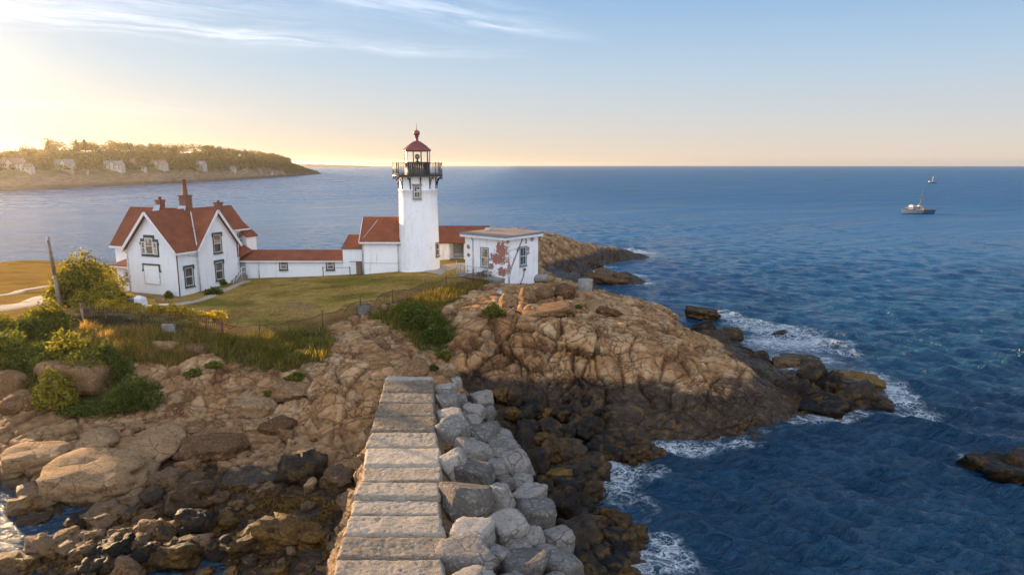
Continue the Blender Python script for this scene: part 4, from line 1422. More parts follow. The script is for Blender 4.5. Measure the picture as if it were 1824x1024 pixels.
def tower():
    z0 = 5.9
    T = empty('lighthouse', (TX, TY, z0), 0, 'white masonry lighthouse tower with black gallery and red lantern roof', 'lighthouse')
    zg = PY(748, 312.5, TY - 2.0).z - z0
    r0, r1 = 2.13, 2.0
    prof = [(r0 + 0.05, -1.2), (r0 + 0.04, 0.5), (r0, 0.7)]
    for k in range(1, 14):
        t = k / 14
        prof.append((r0 + (r1 - r0) * t, 0.7 + (zg - 1.9 - 0.7) * t))
    prof += [(r1 + 0.0, zg - 1.6), (r1 + 0.07, zg - 1.55), (r1 + 0.07, zg - 1.46), (r1 - 0.02, zg - 1.42), (r1 - 0.02, zg - 0.15)]
    MB().lathe(prof, 64, (0, 0, 0)).build('tower_wall', WPLASTER, T, True)
    # gallery
    rg = 2.62
    MB().lathe([(1.2, zg - 0.14), (rg - 0.1, zg - 0.14), (rg, zg - 0.08), (rg, zg + 0.03), (rg - 0.06, zg + 0.06), (1.2, zg + 0.06)], 48).build('gallery_deck', BLACK, T)
    nb = 12
    for k in range(nb):
        a = 2 * math.pi * (k + 0.5) / nb
        c, s = math.cos(a), math.sin(a)
        b = MB()
        pts = []
        for (rr, zz) in ((r1 - 0.05, zg - 1.35), (r1 + 0.06, zg - 1.0), (r1 + 0.14, zg - 0.62), (r1 + 0.32, zg - 0.34), (rg - 0.12, zg - 0.2)):
            pts.append((rr * c, rr * s, zz))
        b.path(pts, 0.05, 6)
        b.tube(((r1 + 0.02) * c, (r1 + 0.02) * s, zg - 1.4), ((r1 + 0.02) * c, (r1 + 0.02) * s, zg - 0.2), 0.055, 0.055, 6)
        b.tube(((rg - 0.06) * c, (rg - 0.06) * s, zg - 0.42), ((rg - 0.06) * c, (rg - 0.06) * s, zg - 0.1), 0.07, 0.03, 6)
        b.build('bracket', BLACK, T, True)
    # railing
    rl = MB()
    hr = 1.22
    rr = rg - 0.08
    N = 48
    for z in (hr, 0.16):
        pts = [(rr * math.cos(2 * math.pi * k / N), rr * math.sin(2 * math.pi * k / N), zg + z) for k in range(N + 1)]
        rl.path(pts, 0.035 if z > 1 else 0.026, 6)
    for k in range(72):
        a = 2 * math.pi * k / 72
        rl.tube((rr * math.cos(a), rr * math.sin(a), zg + 0.05), (rr * math.cos(a), rr * math.sin(a), zg + hr), 0.016, 0.016, 4)
    rail = rl.build('railing', BLACK, T, True)
    for k in range(10):
        a = 2 * math.pi * (k + 0.35) / 10
        MB().tube((rr * math.cos(a), rr * math.sin(a), zg), (rr * math.cos(a), rr * math.sin(a), zg + hr + 0.12), 0.05, 0.045, 8).build('post', BLACK, rail, True)
    # lantern
    rl_ = 1.30
    zd = zg + 1.28
    MB().lathe([(rl_ + 0.03, zg + 0.05), (rl_ + 0.03, zg + 0.2), (rl_, zg + 0.22), (rl_, zd - 0.1), (rl_ + 0.05, zd - 0.08), (rl_ + 0.05, zd), (0.3, zd)], 40).build('lantern_drum', BLACK, T, True)
    zt = zd + 1.18
    n = 10
    off = R(9)
    mu = MB()
    pan = MB()
    for k in range(n):
        a, a2 = 2 * math.pi * k / n + off, 2 * math.pi * (k + 1) / n + off
        p, q = (rl_ * math.cos(a), rl_ * math.sin(a)), (rl_ * math.cos(a2), rl_ * math.sin(a2))
        mu.bar((p[0], p[1], zd - 0.02), (p[0], p[1], zt + 0.05), 0.06, 0.06)
        mu.bar((p[0], p[1], zd + 0.04), (q[0], q[1], zd + 0.04), 0.05, 0.06)
        mu.bar((p[0], p[1], zt - 0.02), (q[0], q[1], zt - 0.02), 0.05, 0.08)
        pan.add([(p[0], p[1], zd), (q[0], q[1], zd), (q[0], q[1], zt), (p[0], p[1], zt)], [(0, 1, 2, 3)])
    mu.build('lantern_frame', BLACK, T)
    pan.build('lantern_glass', LGLASS, T)
    # lens on a pedestal
    MB().lathe([(0.26, zd), (0.20, zd + 0.12), (0.10, zd + 0.2), (0.10, zd + 0.36), (0.2, zd + 0.4)], 16, (0, 0, 0)).build('lens_pedestal', BLACK, T, True)
    MB().lathe([(0.16, zd + 0.38), (0.24, zd + 0.46), (0.28, zd + 0.62), (0.22, zd + 0.78), (0.1, zd + 0.86), (0.0, zd + 0.88)], 16, (0, 0, 0)).build('lens', LENSM, T, True)
    # red roof: faceted cone, neck, ball, rod
    n = 10
    rf = MB()
    rf.lathe([(1.20, zt - 0.03), (1.46, zt), (1.46, zt + 0.06), (0.86, zt + 0.58), (0.30, zt + 0.95), (0.21, zt + 1.02)], n, (0, 0, 0))
    roof = rf.build('lantern_roof', REDMET, T)
    roof.rotation_euler.z = off
    rib = MB()
    for k in range(n):
        a = 2 * math.pi * k / n
        rib.path([(1.47 * math.cos(a), 1.47 * math.sin(a), zt + 0.07), (0.87 * math.cos(a), 0.87 * math.sin(a), zt + 0.60), (0.31 * math.cos(a), 0.31 * math.sin(a), zt + 0.97)], 0.025, 5)
    rib.build('roof_ribs', REDMET, roof, True)
    MB().lathe([(0.21, zt + 0.98), (0.16, zt + 1.08), (0.16, zt + 1.42), (0.26, zt + 1.48), (0.26, zt + 1.54), (0.14, zt + 1.56)], 16).build('vent_neck', REDMET, T, True)
    prof = [(0.34 * math.sin(math.pi * k / 10), zt + 1.82 - 0.30 * math.cos(math.pi * k / 10)) for k in range(11)]
    MB().lathe(prof, 20).build('vent_ball', REDMET, T, True)
    MB().tube((0, 0, zt + 2.1), (0, 0, zt + 2.75), 0.035, 0.015, 6).build('lightning_rod', BLACK, T, True)
    # window near the top, facing the viewer
    d = Vector((-TX, -TY, 0)).normalized()
    ang = math.atan2(d.y, d.x)
    n_ = Vector((math.cos(ang), math.sin(ang), 0))
    ux = Vector((-n_.y, n_.x, 0))
    zc = PY(746, 342, TY - 2).z - z0
    o = n_ * (r1 + 0.055) + Vector((0, 0, zc)) - ux * 0.1
    window(T, o, ux, n_, 0.86, 1.40, trim=CONC, hood=False, trim_t=0.11, bars=1)
    MB().obox(o + Vector((0, 0, 0.74)) + n_ * 0.04, ux, (0, 0, 1), n_, 0.52, 0.06, 0.12).build('window_hood', CONC, T)
    # side window low on the right
    n2 = Vector((math.cos(R(-18)), math.sin(R(-18)), 0))
    u2 = Vector((-n2.y, n2.x, 0))
    window(T, n2 * (r0 - 0.03) + Vector((0, 0, 2.75)), u2, n2, 0.8, 1.5, trim=WOODG, hood=False, trim_t=0.1)


tower()


def rear_annex():
    Yf = 79.0
    x0, x1 = PY(778, 440, Yf).x, PY(872, 440, Yf).x
    z0 = 6.2
    ze = PY(820, 430.5, Yf).z - z0
    A = empty('porch_annex', (x0, Yf, z0), 0, 'low white annex with a red roof and porch behind the tower', 'annex')
    L = x1 - x0
    dpt = 4.2
    zr = ze + 1.55
    xp0, xp1 = PY(799, 440, Yf).x - x0, PY(828, 440, Yf).x - x0
    b = MB()
    b.prism([(0, 1.3, -1), (0, dpt, -1), (0, dpt, ze), (0, dpt / 2, zr), (0, 1.3, ze + 0.6)], (L, 0, 0))
    b.box((0, 0, -1), (xp0, 1.29, ze))
    b.box((xp1, 0, -1), (L, 1.29, ze))
    b.build('wall', WPLASTER, A)
    r = MB()
    k = (zr - ze) / (dpt / 2)
    for s in (-1, 1):
        y = dpt / 2 + s * (dpt / 2 + 0.3)
        roof_slab(r, (0, dpt / 2, zr + 0.12), (L, dpt / 2, zr + 0.12), (L, y, zr + 0.12 - k * (dpt / 2 + 0.3)), (0, y, zr + 0.12 - k * (dpt / 2 + 0.3)), 0.1)
    r.build('roof', REDROOF, A)
    MB().box(((xp0 + xp1) / 2 - 0.5, 1.22, 0), ((xp0 + xp1) / 2 + 0.65, 1.295, ze - 0.05)).build('door', GREYD, A)
    for x in (xp0 + 0.06, xp1 - 0.06):
        MB().box((x - 0.06, -0.02, -0.3), (x + 0.06, 0.1, ze)).build('porch_post', WHITE, A)
    rl = MB()
    for z in (0.95, 0.5, 0.15):
        rl.box((xp0 + 0.12, 0.02, z), (xp1 - 0.12, 0.07, z + 0.05))
    for i in range(9):
        x = xp0 + 0.15 + i * (xp1 - xp0 - 0.3) / 8
        rl.box((x - 0.015, 0.03, 0.2), (x + 0.015, 0.06, 0.95))
    rl.build('porch_rail', PIPEW, A)
    MB().box((xp0 + 0.3, -1.4, -0.5), (xp1 - 0.1, -0.1, 0.02)).build('step', FOUND, A)


rear_annex()


# ------------------------------------------------------------------ the block hut with peeling paint
def hut():
    c = P(900, 506.5, 5.8)
    l = Vector((-0.76, 0.65, 0)).normalized()
    rz = math.atan2(-l.y, -l.x)           # local +x runs from the left end to the near corner; local -y faces the viewer's left
    Hh = empty('signal_hut', (c.x, c.y, 5.8), rz, 'square white hut with flat brown roof and bare red brick under peeling paint', 'hut')
    # local frame: corner at origin, left wall along -x, right wall along +y
    W, D, Ht = 5.5, 5.2, 4.55
    brick_rot = (R(90), 0, 0)
    patch = (brick_rot, [(-0.5, 0, 3.3, 0.95, 1.15), (-1.0, 0, 2.45, 1.55, 0.8), (-0.4, 0, 1.2, 0.9, 0.6), (-5.0, 0, 3.35, 0.3, 0.28), (-5.0, 0, 2.5, 0.3, 0.28), (-1.9, 0, 1.6, 0.5, 0.4), (0, 3.55, 3.2, 0.35, 0.35), (0, 3.55, 2.75, 0.4, 0.22), (0, 4.2, 4.2, 0.4, 0.35), (0, 1.9, 3.25, 0.25, 0.35), (0, 0.4, 4.15, 0.35, 0.28), (0, 0.6, 1.6, 0.45, 0.5), (0, 0.5, 2.3, 0.25, 0.35), (0, 3.2, 4.05, 0.25, 0.4)])
    HW = masonry('hut_peeling_masonry', (0.79, 0.795, 0.80), patch)
    MB().box((-W, 0, -2.5), (0, D, Ht)).build('wall', HW, Hh)
    r = MB()
    o = 0.42
    r.prism([(-W - o, -o, Ht + 0.10), (o, -o, Ht + 0.10), (o, D + o, Ht + 0.18), (-W - o, D + o, Ht + 0.18)], (0, 0, 0.14))
    rf = r.build('roof', BROWNROOF, Hh)
    f = MB()
    f.box((-W - o + 0.04, -o + 0.04, Ht - 0.16), (o - 0.04, D + o - 0.04, Ht + 0.095))
    f.build('fascia', WHITE, Hh)
    e = MB()
    for (a, b_) in (((-W - o, -o - 0.01), (o, -o - 0.01)), ((o + 0.01, -o), (o + 0.01, D + o))):
        e.bar((a[0], a[1], Ht + 0.17), (b_[0], b_[1], Ht + (0.17 if a[1] == b_[1] else 0.25)), 0.03, 0.12)
    e.build('drip_edge', BLUEG, rf)
    MB().box((-W + 0.4, 2.6, Ht + 0.3), (-W + 0.9, 3.1, Ht + 0.55)).build('roof_hatch', PIPEW, rf)
    window(Hh, (-2.75, 0, 2.45), (1, 0, 0), (0, -1, 0), 1.15, 2.05, trim=BLUEG, glass=CURT, hood=False, trim_t=0.1, bars=0)
    window(Hh, (0, 2.75, 2.55), (0, 1, 0), (1, 0, 0), 1.1, 2.0, trim=BLUEG, hood=False, trim_t=0.1, bars=1)
    # cables down the right wall, downpipe on the left wall
    d = MB()
    d.path([(-4.35, -0.3, Ht - 0.1), (-4.35, -0.07, Ht - 0.5), (-4.35, -0.07, 0.6)], 0.05)
    d.build('downpipe', PIPEW, Hh, True)
    d = MB()
    for dy in (0, 0.14):
        d.path([(0.03, 2.6 + dy, Ht - 0.2), (0.03, 1.9 + dy, 3.3), (0.03, 0.9 + dy, 1.7), (0.03, 0.4 + dy * 2, 0.9), (0.03, 0.55, -0.6)], 0.022, 5)
    d.path([(0.03, 0.1, 3.25), (0.03, 1.7, 3.4)], 0.015, 5)
    d.build('wall_cable', RUST, Hh, True)
    d = MB()
    d.path([(0.08, 2.9, 1.15), (0.1, 2.75, 0.5), (0.12, 2.2, -0.2), (0.2, 1.6, -0.7)], 0.035, 6)
    d.lathe([(0.0, 1.05), (0.14, 1.1), (0.14, 1.25), (0.0, 1.3)], 10, (0.1, 2.9, 0))
    d.build('exhaust_hose', RUST, Hh, True)
    # terrace slab on the left, with railing
    s = MB()
    s.box((-W - 0.2, -1.3, 0.42), (-0.03, -0.005, 0.62))
    s.box((-W - 0.1, -1.2, -1.5), (-W + 0.4, -0.01, 0.415))
    s.box((-1.3, -1.2, -2.0), (-0.1, -0.01, 0.415))
    s.box((-3.5, -0.6, -1.5), (-2.9, -0.01, 0.415))
    s.build('terrace', CONC, Hh)
    rl = MB()
    xs = [-W - 0.1, -W + 0.7, -4.0, -3.1, -2.2, -1.2, -0.4]
    for x in xs:
        rl.tube((x, -1.2, 0.6), (x, -1.2, 1.65 if x > -W else 2.0), 0.035)
    rl.tube((xs[0], -1.2, 1.62), (xs[-1], -1.2, 1.55), 0.035)
    rl.tube((xs[0], -1.2, 1.15), (xs[-1], -1.2, 1.1), 0.028)
    for i in range(26):
        x = -W + i * 0.2
        rl.tube((x, -1.2, 0.62), (x + (0.08 * math.sin(i * 2.1)), -1.2, 1.55), 0.016, 0.016, 5)
    rl.build('railing', PIPEW, Hh, True)


hut()
# ------------------------------------------------------------------ rock materials for loose stones
def rock_mat(name, stops, lichen, dark=None, weed=0.0, zdark=None, rough=0.85, pit=0.5):
    m, nt = material(name)
    tc = nt.n('ShaderNodeTexCoord')
    geo = nt.n('ShaderNodeNewGeometry')
    ob = (geo, 'Position')
    oi = nt.n('ShaderNodeObjectInfo')
    n1 = nt.noise(ob, 1.1, 5, 0.6)
    n2 = nt.noise(ob, 6.0, 6, 0.7)
    n3 = nt.noise(ob, 38.0, 3, 0.7)
    v = nt.n('ShaderNodeTexVoronoi', {'Vector': ob, 'Scale': 16.0})
    mx = nt.math('ADD', nt.math('MULTIPLY', n1, 0.45), nt.math('ADD', nt.math('MULTIPLY', n2, 0.35), nt.math('MULTIPLY', nt.math('SUBTRACT', (oi, 'Random'), 0.25), 0.40)))
    c = nt.ramp(mx, stops)
    c = nt.mix(nt.mapr(n2, 0.56, 0.66, 0, 0.6), c, lichen)
    c = nt.mix(nt.mapr(n3, 0.4, 0.7, 0, 0.30), c, tuple(x * 0.5 for x in stops[0][1]))
    c = nt.mix(nt.math('MULTIPLY', nt.mapr(n2, 0.44, 0.32), 0.75), c, tuple(x * 0.45 for x in stops[0][1]))
    if zdark is not None:
        sep = nt.n('ShaderNodeSeparateXYZ', {0: ob})
        zz = nt.math('ADD', (sep, 2), nt.math('MULTIPLY', nt.math('SUBTRACT', n1, 0.5), 1.2))
        k = nt.mapr(zz, zdark + 0.5, zdark - 0.3, 0, 0.92)
        c = nt.mix(k, c, nt.ramp(n2, [(0.3, (0.014, 0.011, 0.009)), (0.6, (0.045, 0.034, 0.023)), (0.75, (0.09, 0.065, 0.04))]))
    if weed:
        wd = nt.ramp(n2, [(0.35, (0.035, 0.020, 0.006)), (0.55, (0.16, 0.080, 0.014)), (0.75, (0.29, 0.155, 0.025))])
        c = nt.mix(nt.math('MULTIPLY', nt.mapr(n1, 0.48, 0.62), weed), c, wd)
    wv = nt.n('ShaderNodeVectorMath', {0: ob}, operation='ADD')
    nt.t.links.new(nt.n('ShaderNodeVectorMath', {0: (nt.noise(ob, 0.8, 3), 1), 'Scale': 0.6}, operation='SCALE').outputs[0], wv.inputs[1])
    vj = nt.n('ShaderNodeTexVoronoi', {'Vector': wv, 'Scale': 0.9}, feature='DISTANCE_TO_EDGE')
    jt = nt.math('MULTIPLY', nt.mapr(vj, 0.0, 0.045, 1, 0), nt.mapr(n1, 0.40, 0.6))
    if pit > 1:
        jt = nt.math('MULTIPLY', jt, 0.0)
    c = nt.mix(nt.math('MULTIPLY', jt, 0.6), c, tuple(x * 0.25 for x in stops[0][1]))
    n2b = nt.noise(ob, 17.0, 4, 0.75)
    n2 = nt.math('SUBTRACT', nt.math('ADD', n2, nt.math('MULTIPLY', n2b, 0.35)), nt.math('MULTIPLY', jt, 0.3))
    f1, v1 = facets(nt, wv, 2.2, 1.6)
    f2, v2 = facets(nt, wv, 6.5, 1.6)
    n2 = nt.math('ADD', n2, nt.math('ADD', f1, f2))
    h = nt.math('ADD', nt.math('ADD', nt.math('MULTIPLY', n2, 0.7), nt.math('MULTIPLY', n3, 0.12)), nt.math('MULTIPLY', nt.mapr((v, 'Distance'), 0.0, 0.5), 0.12 * pit))
    finish(nt, c, rough, h, 1.0, 0.14, spec=0.08 if rough > 0.8 else 0.16)
    return m


GRANITE = rock_mat('grey_granite', [(0.3, (0.12, 0.106, 0.092)), (0.5, (0.25, 0.222, 0.19)), (0.72, (0.38, 0.335, 0.28))], (0.43, 0.39, 0.34), zdark=0.9)
SLABM = rock_mat('slab_granite', [(0.3, (0.17, 0.130, 0.090)), (0.5, (0.34, 0.275, 0.205)), (0.72, (0.47, 0.39, 0.30))], (0.52, 0.44, 0.34), pit=1.4)
TANROCK = rock_mat('tan_rock', [(0.3, (0.11, 0.055, 0.025)), (0.5, (0.23, 0.128, 0.058)), (0.72, (0.38, 0.24, 0.125))], (0.44, 0.32, 0.20), zdark=0.2)
DARKROCK = rock_mat('dark_wet_rock', [(0.3, (0.008, 0.007, 0.006)), (0.5, (0.022, 0.016, 0.011)), (0.72, (0.055, 0.038, 0.024))], (0.075, 0.052, 0.03), weed=0.5, rough=0.62)
BROWNROCK = rock_mat('brown_shore_rock', [(0.3, (0.045, 0.027, 0.015)), (0.5, (0.125, 0.074, 0.039)), (0.72, (0.25, 0.155, 0.084))], (0.21, 0.14, 0.075), weed=0.75, rough=0.7)
WEEDROCK = rock_mat('weed_covered_rock', [(0.3, (0.035, 0.020, 0.008)), (0.5, (0.095, 0.052, 0.014)), (0.72, (0.20, 0.115, 0.03))], (0.24, 0.14, 0.03), weed=0.7, rough=0.6)

_ico = {}


def ico(sub):
    if sub not in _ico:
        bm = bmesh.new()
        bmesh.ops.create_icosphere(bm, subdivisions=sub, radius=1.0)
        V = np.array([v.co[:] for v in bm.verts])
        T = np.array([[v.index for v in f.verts] for f in bm.faces])
        bm.free()
        V /= np.linalg.norm(V, axis=1, keepdims=True)
        _ico[sub] = (V, T)
    return _ico[sub]


def boulder_mesh(name, mat, seed, sub=4, planes=9, p=18, rough=0.05, box=True):
    """unit boulder: soft polytope cut by random planes, roughened; spans about -1..1"""
    g = np.random.default_rng(seed)
    V, T = ico(sub)
    nn, cc = [], []
    if box:
        for ax in np.eye(3):
            for s in (-1, 1):
                v = ax * s + g.normal(0, 0.16, 3)
                nn.append(v / np.linalg.norm(v)); cc.append(g.uniform(0.72, 0.92))
    for k in range(planes):
        v = g.normal(0, 1, 3)
        nn.append(v / np.linalg.norm(v)); cc.append(g.uniform(0.78, 1.05))
    nn, cc = np.array(nn), np.array(cc)
    q = np.clip(V @ nn.T, 0, None) / cc
    r = (q ** p).sum(1) ** (-1 / p)
    W = V * r[:, None]
    o = g.uniform(0, 50, 3)
    d1, d2, off, rr = voro(W * 1.3 + o, seed)
    r2 = (off * (rr[:, :3] - 0.5) * 2).sum(1) * rough * 1.5 + fbm(W * 2.2 + o, 4, seed) * rough * 0.8 + fbm(W * 7 + o, 3, seed + 5) * rough * 0.5 - np.exp(-((d2 - d1) / 0.035) ** 2) * rough * 1.1
    W = W + V * r2[:, None]
    me = bpy.data.meshes.new(name)
    me.from_pydata(W.tolist(), [], T.tolist())
    me.polygons.foreach_set('use_smooth', np.ones(len(me.polygons), dtype=bool))
    me.materials.append(mat)
    return me


_pool = {}


def pool(kind):
    if kind not in _pool:
        mat, n, pl, p, ro = {'granite': (GRANITE, 10, 6, 60, 0.03), 'tan': (TANROCK, 7, 11, 26, 0.10), 'dark': (DARKROCK, 9, 12, 30, 0.16), 'brown': (BROWNROCK, 8, 11, 26, 0.17), 'weed': (WEEDROCK, 5, 5, 8, 0.22)}[kind]
        _pool[kind] = [boulder_mesh({'granite': 'granite_boulder', 'tan': 'tan_boulder', 'dark': 'dark_rock', 'brown': 'brown_rock', 'weed': 'weedy_rock'}[kind], mat, 100 + 13 * k + sum(map(ord, kind)), 4, pl, p, ro) for k in range(n)]
    return _pool[kind]


_used = set()


def stone(name, kind, loc, dims, rot=None, label=None, group=None, cat='rock', k=None):
    me = pool(kind)[rng.integers(len(pool(kind))) if k is None else k % len(pool(kind))]
    o = bpy.data.objects.new(name, me)
    COL.objects.link(o)
    o.location = loc
    o.scale = [d / 1.7 for d in dims]
    o.rotation_euler = rot if rot is not None else (rng.normal(0, 0.22), rng.normal(0, 0.22), rng.uniform(0, 6.28))
    tag(o, label, cat, group)
    return o


ORD = ['nearest', 'second', 'third', 'fourth', 'fifth', 'sixth', 'seventh', 'eighth', 'ninth', 'tenth', 'eleventh', 'twelfth', 'thirteenth', 'fourteenth', 'fifteenth']

# ------------------------------------------------------------------ breakwater
BZ = 3.5
Z2 = lambda x, y: (560 + x / 2.6667, 640 + y / 2.6667)
BND = [(80, 345, 565), (103, 333, 570), (153, 318, 573), (206, 305, 575), (267, 288, 578), (343, 265, 580), (417, 240, 600), (505, 235, 602), (580, 208, 592), (657, 180, 597), (735, 162, 605), (833, 138, 632),
       (935, 105, 608), (1045, 78, 622), (1165, 45, 630), (1300, 5, 640)]
EDGES = []
for (y, xl, xr) in BND:
    a, b = P(*Z2(xl, y), BZ), P(*Z2(xr, y), BZ)
    EDGES.append((a, b))


def slab(i, edges=None, label=None):
    (a0, b0), (a1, b1) = edges or (EDGES[i], EDGES[i + 1])
    g = np.random.default_rng(500 + i)
    gap = 0.065
    th = 0.62
    far_l, far_r, near_l, near_r = [np.array(v) for v in (a0, b0, a1, b1)]
    d = far_l - near_l; d /= np.linalg.norm(d)
    far_l, far_r, near_l, near_r = far_l - d * gap, far_r - d * gap, near_l + d * gap, near_r + d * gap
    wob = g.normal(0, 0.05, 4)
    far_l[0] += wob[0]; near_l[0] += wob[1]; far_r[0] += wob[2]; near_r[0] += wob[3]
    nu, nv, nw = 56, 26, 9
    V, Qs, idx = [], [], {}
    tilt = g.normal(0, 0.04, 3)

    def vert(u, v, w):
        k = (u, v, w)
        if k not in idx:
            idx[k] = len(V)
            V.append((u / nu, v / nv, w / nw))
        return idx[k]
    for u in range(nu):
        for v in range(nv):
            Qs.append([vert(u, v, nw), vert(u + 1, v, nw), vert(u + 1, v + 1, nw), vert(u, v + 1, nw)])
            Qs.append([vert(u, v, 0), vert(u, v + 1, 0), vert(u + 1, v + 1, 0), vert(u + 1, v, 0)])
    for w in range(nw):
        for u in range(nu):
            Qs.append([vert(u, 0, w), vert(u + 1, 0, w), vert(u + 1, 0, w + 1), vert(u, 0, w + 1)])
            Qs.append([vert(u + 1, nv, w), vert(u, nv, w), vert(u, nv, w + 1), vert(u + 1, nv, w + 1)])
        for v in range(nv):
            Qs.append([vert(0, v + 1, w), vert(0, v, w), vert(0, v, w + 1), vert(0, v + 1, w + 1)])
            Qs.append([vert(nu, v, w), vert(nu, v + 1, w), vert(nu, v + 1, w + 1), vert(nu, v, w + 1)])
    V = np.array(V)
    u, v, w = V[:, 0:1], V[:, 1:2], V[:, 2:3]
    base = (near_l * (1 - u) + near_r * u) * (1 - v) + (far_l * (1 - u) + far_r * u) * v
    base[:, 2] = BZ - th + th * w[:, 0] + tilt[0] + tilt[1] * (u[:, 0] - 0.5) + tilt[2] * (v[:, 0] - 0.5)
    # rounded, chipped edges
    L = np.linalg.norm(near_r - near_l); D = np.linalg.norm(far_l - near_l)
    eu = np.minimum(u, 1 - u)[:, 0] * L; ev = np.minimum(v, 1 - v)[:, 0] * D; ew = np.minimum(w, 1 - w)[:, 0] * th
    pn = base * 1.0 + i * 7.7
    chip = 0.055 + 0.05 * fbm(pn * 2.3, 3, 3) + 0.05 * np.clip(fbm(pn * 0.9, 2, 9), 0, 1)
    cen = base.mean(0)
    ax = (near_r - near_l) / L
    near2 = lambda e: np.clip(1 - e / 0.14, 0, 1) ** 2
    ru, rv, rw = near2(eu), near2(ev), near2(ew)
    base[:, 2] -= (w[:, 0] > 0.5) * np.maximum(ru, rv) * chip * 1.1
    inw = np.sign(0.5 - u[:, 0]) * np.maximum(rw, rv) * chip * (eu < 0.02)
    inv = np.sign(0.5 - v[:, 0]) * np.maximum(rw, ru) * chip * (ev < 0.02)
    base += ax * inw[:, None] + d * inv[:, None]
    top = (w[:, 0] > 0.99)
    base[:, 2] += top * (fbm(pn * 1.6, 4, 13) * 0.035 + fbm(pn * 9, 3, 15) * 0.024 - np.clip(fbm(pn * 6, 3, 16) - 0.25, 0, 1) * 0.11 * np.clip(0.2 + 2.0 * fbm(pn * 0.8, 2, 18), 0, 1))
    base += d * ((ev < 0.02) * fbm(pn * 3, 3, 17) * 0.05)[:, None] + ax * ((eu < 0.02) * fbm(pn * 3, 3, 19) * 0.06)[:, None]
    o = np_mesh('granite_slab', base, np.array(Qs), SLABM, None, True)
    n = max(0, len(BND) - 2 - i)
    lab = 'pale granite slab forming the breakwater walkway, %s one from the near end' % ORD[n] if n else 'pale granite slab forming the breakwater walkway, the one nearest the viewer'
    tag(o, label or lab, 'granite slab', 'granite slabs capping the breakwater')


for i in range(len(BND) - 1):
    slab(i)
# the walkway goes on under the viewer
_e = EDGES[-1]
_st = [(_e[k] - EDGES[-6][k]) / 5 for k in (0, 1)]
for i in range(4):
    slab(40 + i, ((_e[0] + _st[0] * i, _e[1] + _st[1] * i), (_e[0] + _st[0] * (i + 1), _e[1] + _st[1] * (i + 1))), 'pale granite slab where the walkway passes under the viewer')


def breakwater_core():
    """rubble flanks that carry the slabs"""
    y0, y1 = EDGES[-1][0].y - 8, EDGES[0][0].y + 1.0
    xl = np.poly1d(np.polyfit([e[0].y for e in EDGES], [e[0].x for e in EDGES], 2))
    xr = np.poly1d(np.polyfit([e[1].y for e in EDGES], [e[1].x for e in EDGES], 2))
    ys = np.arange(y0, y1, 0.09)
    prof = [(-1, -1.55, 0.0), (-1, -1.1, 0.6), (-1, -0.65, 1.7), (-1, -0.28, 2.6), (-1, 0.03, BZ - 0.5), (-1, 0.3, BZ - 0.30), (1, -0.3, BZ - 0.30), (1, 0.25, BZ - 0.55), (1, 1.5, 2.1), (1, 2.7, 1.5), (1, 4.2, 0.75), (1, 5.6, 0.25), (1, 6.5, -0.2)]
    sub = []
    for a, b in zip(prof[:-1], prof[1:]):
        n = 9 if a[0] == b[0] else 10
        for t in np.linspace(0, 1, n, endpoint=False):
            sub.append((a, b, t))
    V = []
    for y in ys:
        for (a, b, t) in sub:
            xa = (xl if a[0] < 0 else xr)(y) + a[1]
            xb = (xl if b[0] < 0 else xr)(y) + b[1]
            V.append((xa + (xb - xa) * t, y, a[2] + (b[2] - a[2]) * t))
    V = np.array(V)
    q = V + np.stack([fbm(V * 0.6, 2, 3 + k) for k in range(3)], 1) * 0.4
    d1, d2, off, r = voro(q * np.array((1.1, 0.75, 1.3)), 91)
    disp = (off * (r[:, :3] - 0.5) * 2).sum(1) * 0.4 + (r[:, 3] - 0.5) * 0.3 - np.exp(-((d2 - d1) / 0.08) ** 2) * 0.22
    d1, d2, off, r = voro(q * 2.6, 95)
    disp += (off * (r[:, :3] - 0.5) * 2).sum(1) * 0.12 - np.exp(-((d2 - d1) / 0.1) ** 2) * 0.07 + fbm(V * 4, 3, 99) * 0.05
    m = len(sub)
    side = np.array([(-1 if a[0] < 0 else 1) for (a, b, t) in sub])
    lim = np.array([0.35 if (a[2] + (b[2] - a[2]) * t) > BZ - 0.7 else 1.0 for (a, b, t) in sub])
    S, Lm = np.tile(side, len(ys)), np.tile(lim, len(ys))
    V[:, 0] += S * disp * 0.8 * Lm
    V[:, 2] += np.where(Lm < 1, -np.abs(disp) * 0.3, disp * 0.5)
    idx = np.arange(len(V)).reshape(len(ys), m)
    Q = np.stack([idx[:-1, :-1], idx[1:, :-1], idx[1:, 1:], idx[:-1, 1:]], 2).reshape(-1, 4)[:, ::-1]
    o = np_mesh('breakwater', V, Q, BROWNROCK, None, True)
    tag(o, 'rough rubble breakwater running out from the rocks under the granite slabs', 'breakwater')
    return xl, xr


BXL, BXR = breakwater_core()
SLABY = [(EDGES[i][0].y + EDGES[i + 1][0].y) / 2 for i in range(len(EDGES) - 1)]


def slab_word(y):
    i = min(range(len(SLABY)), key=lambda k: abs(SLABY[k] - y))
    return ORD[len(BND) - 2 - i]


_labels = {}


def uniq(lab):
    """count how often a label was asked for"""
    _labels[lab] = _labels.get(lab, 0) + 1
    return _labels[lab]


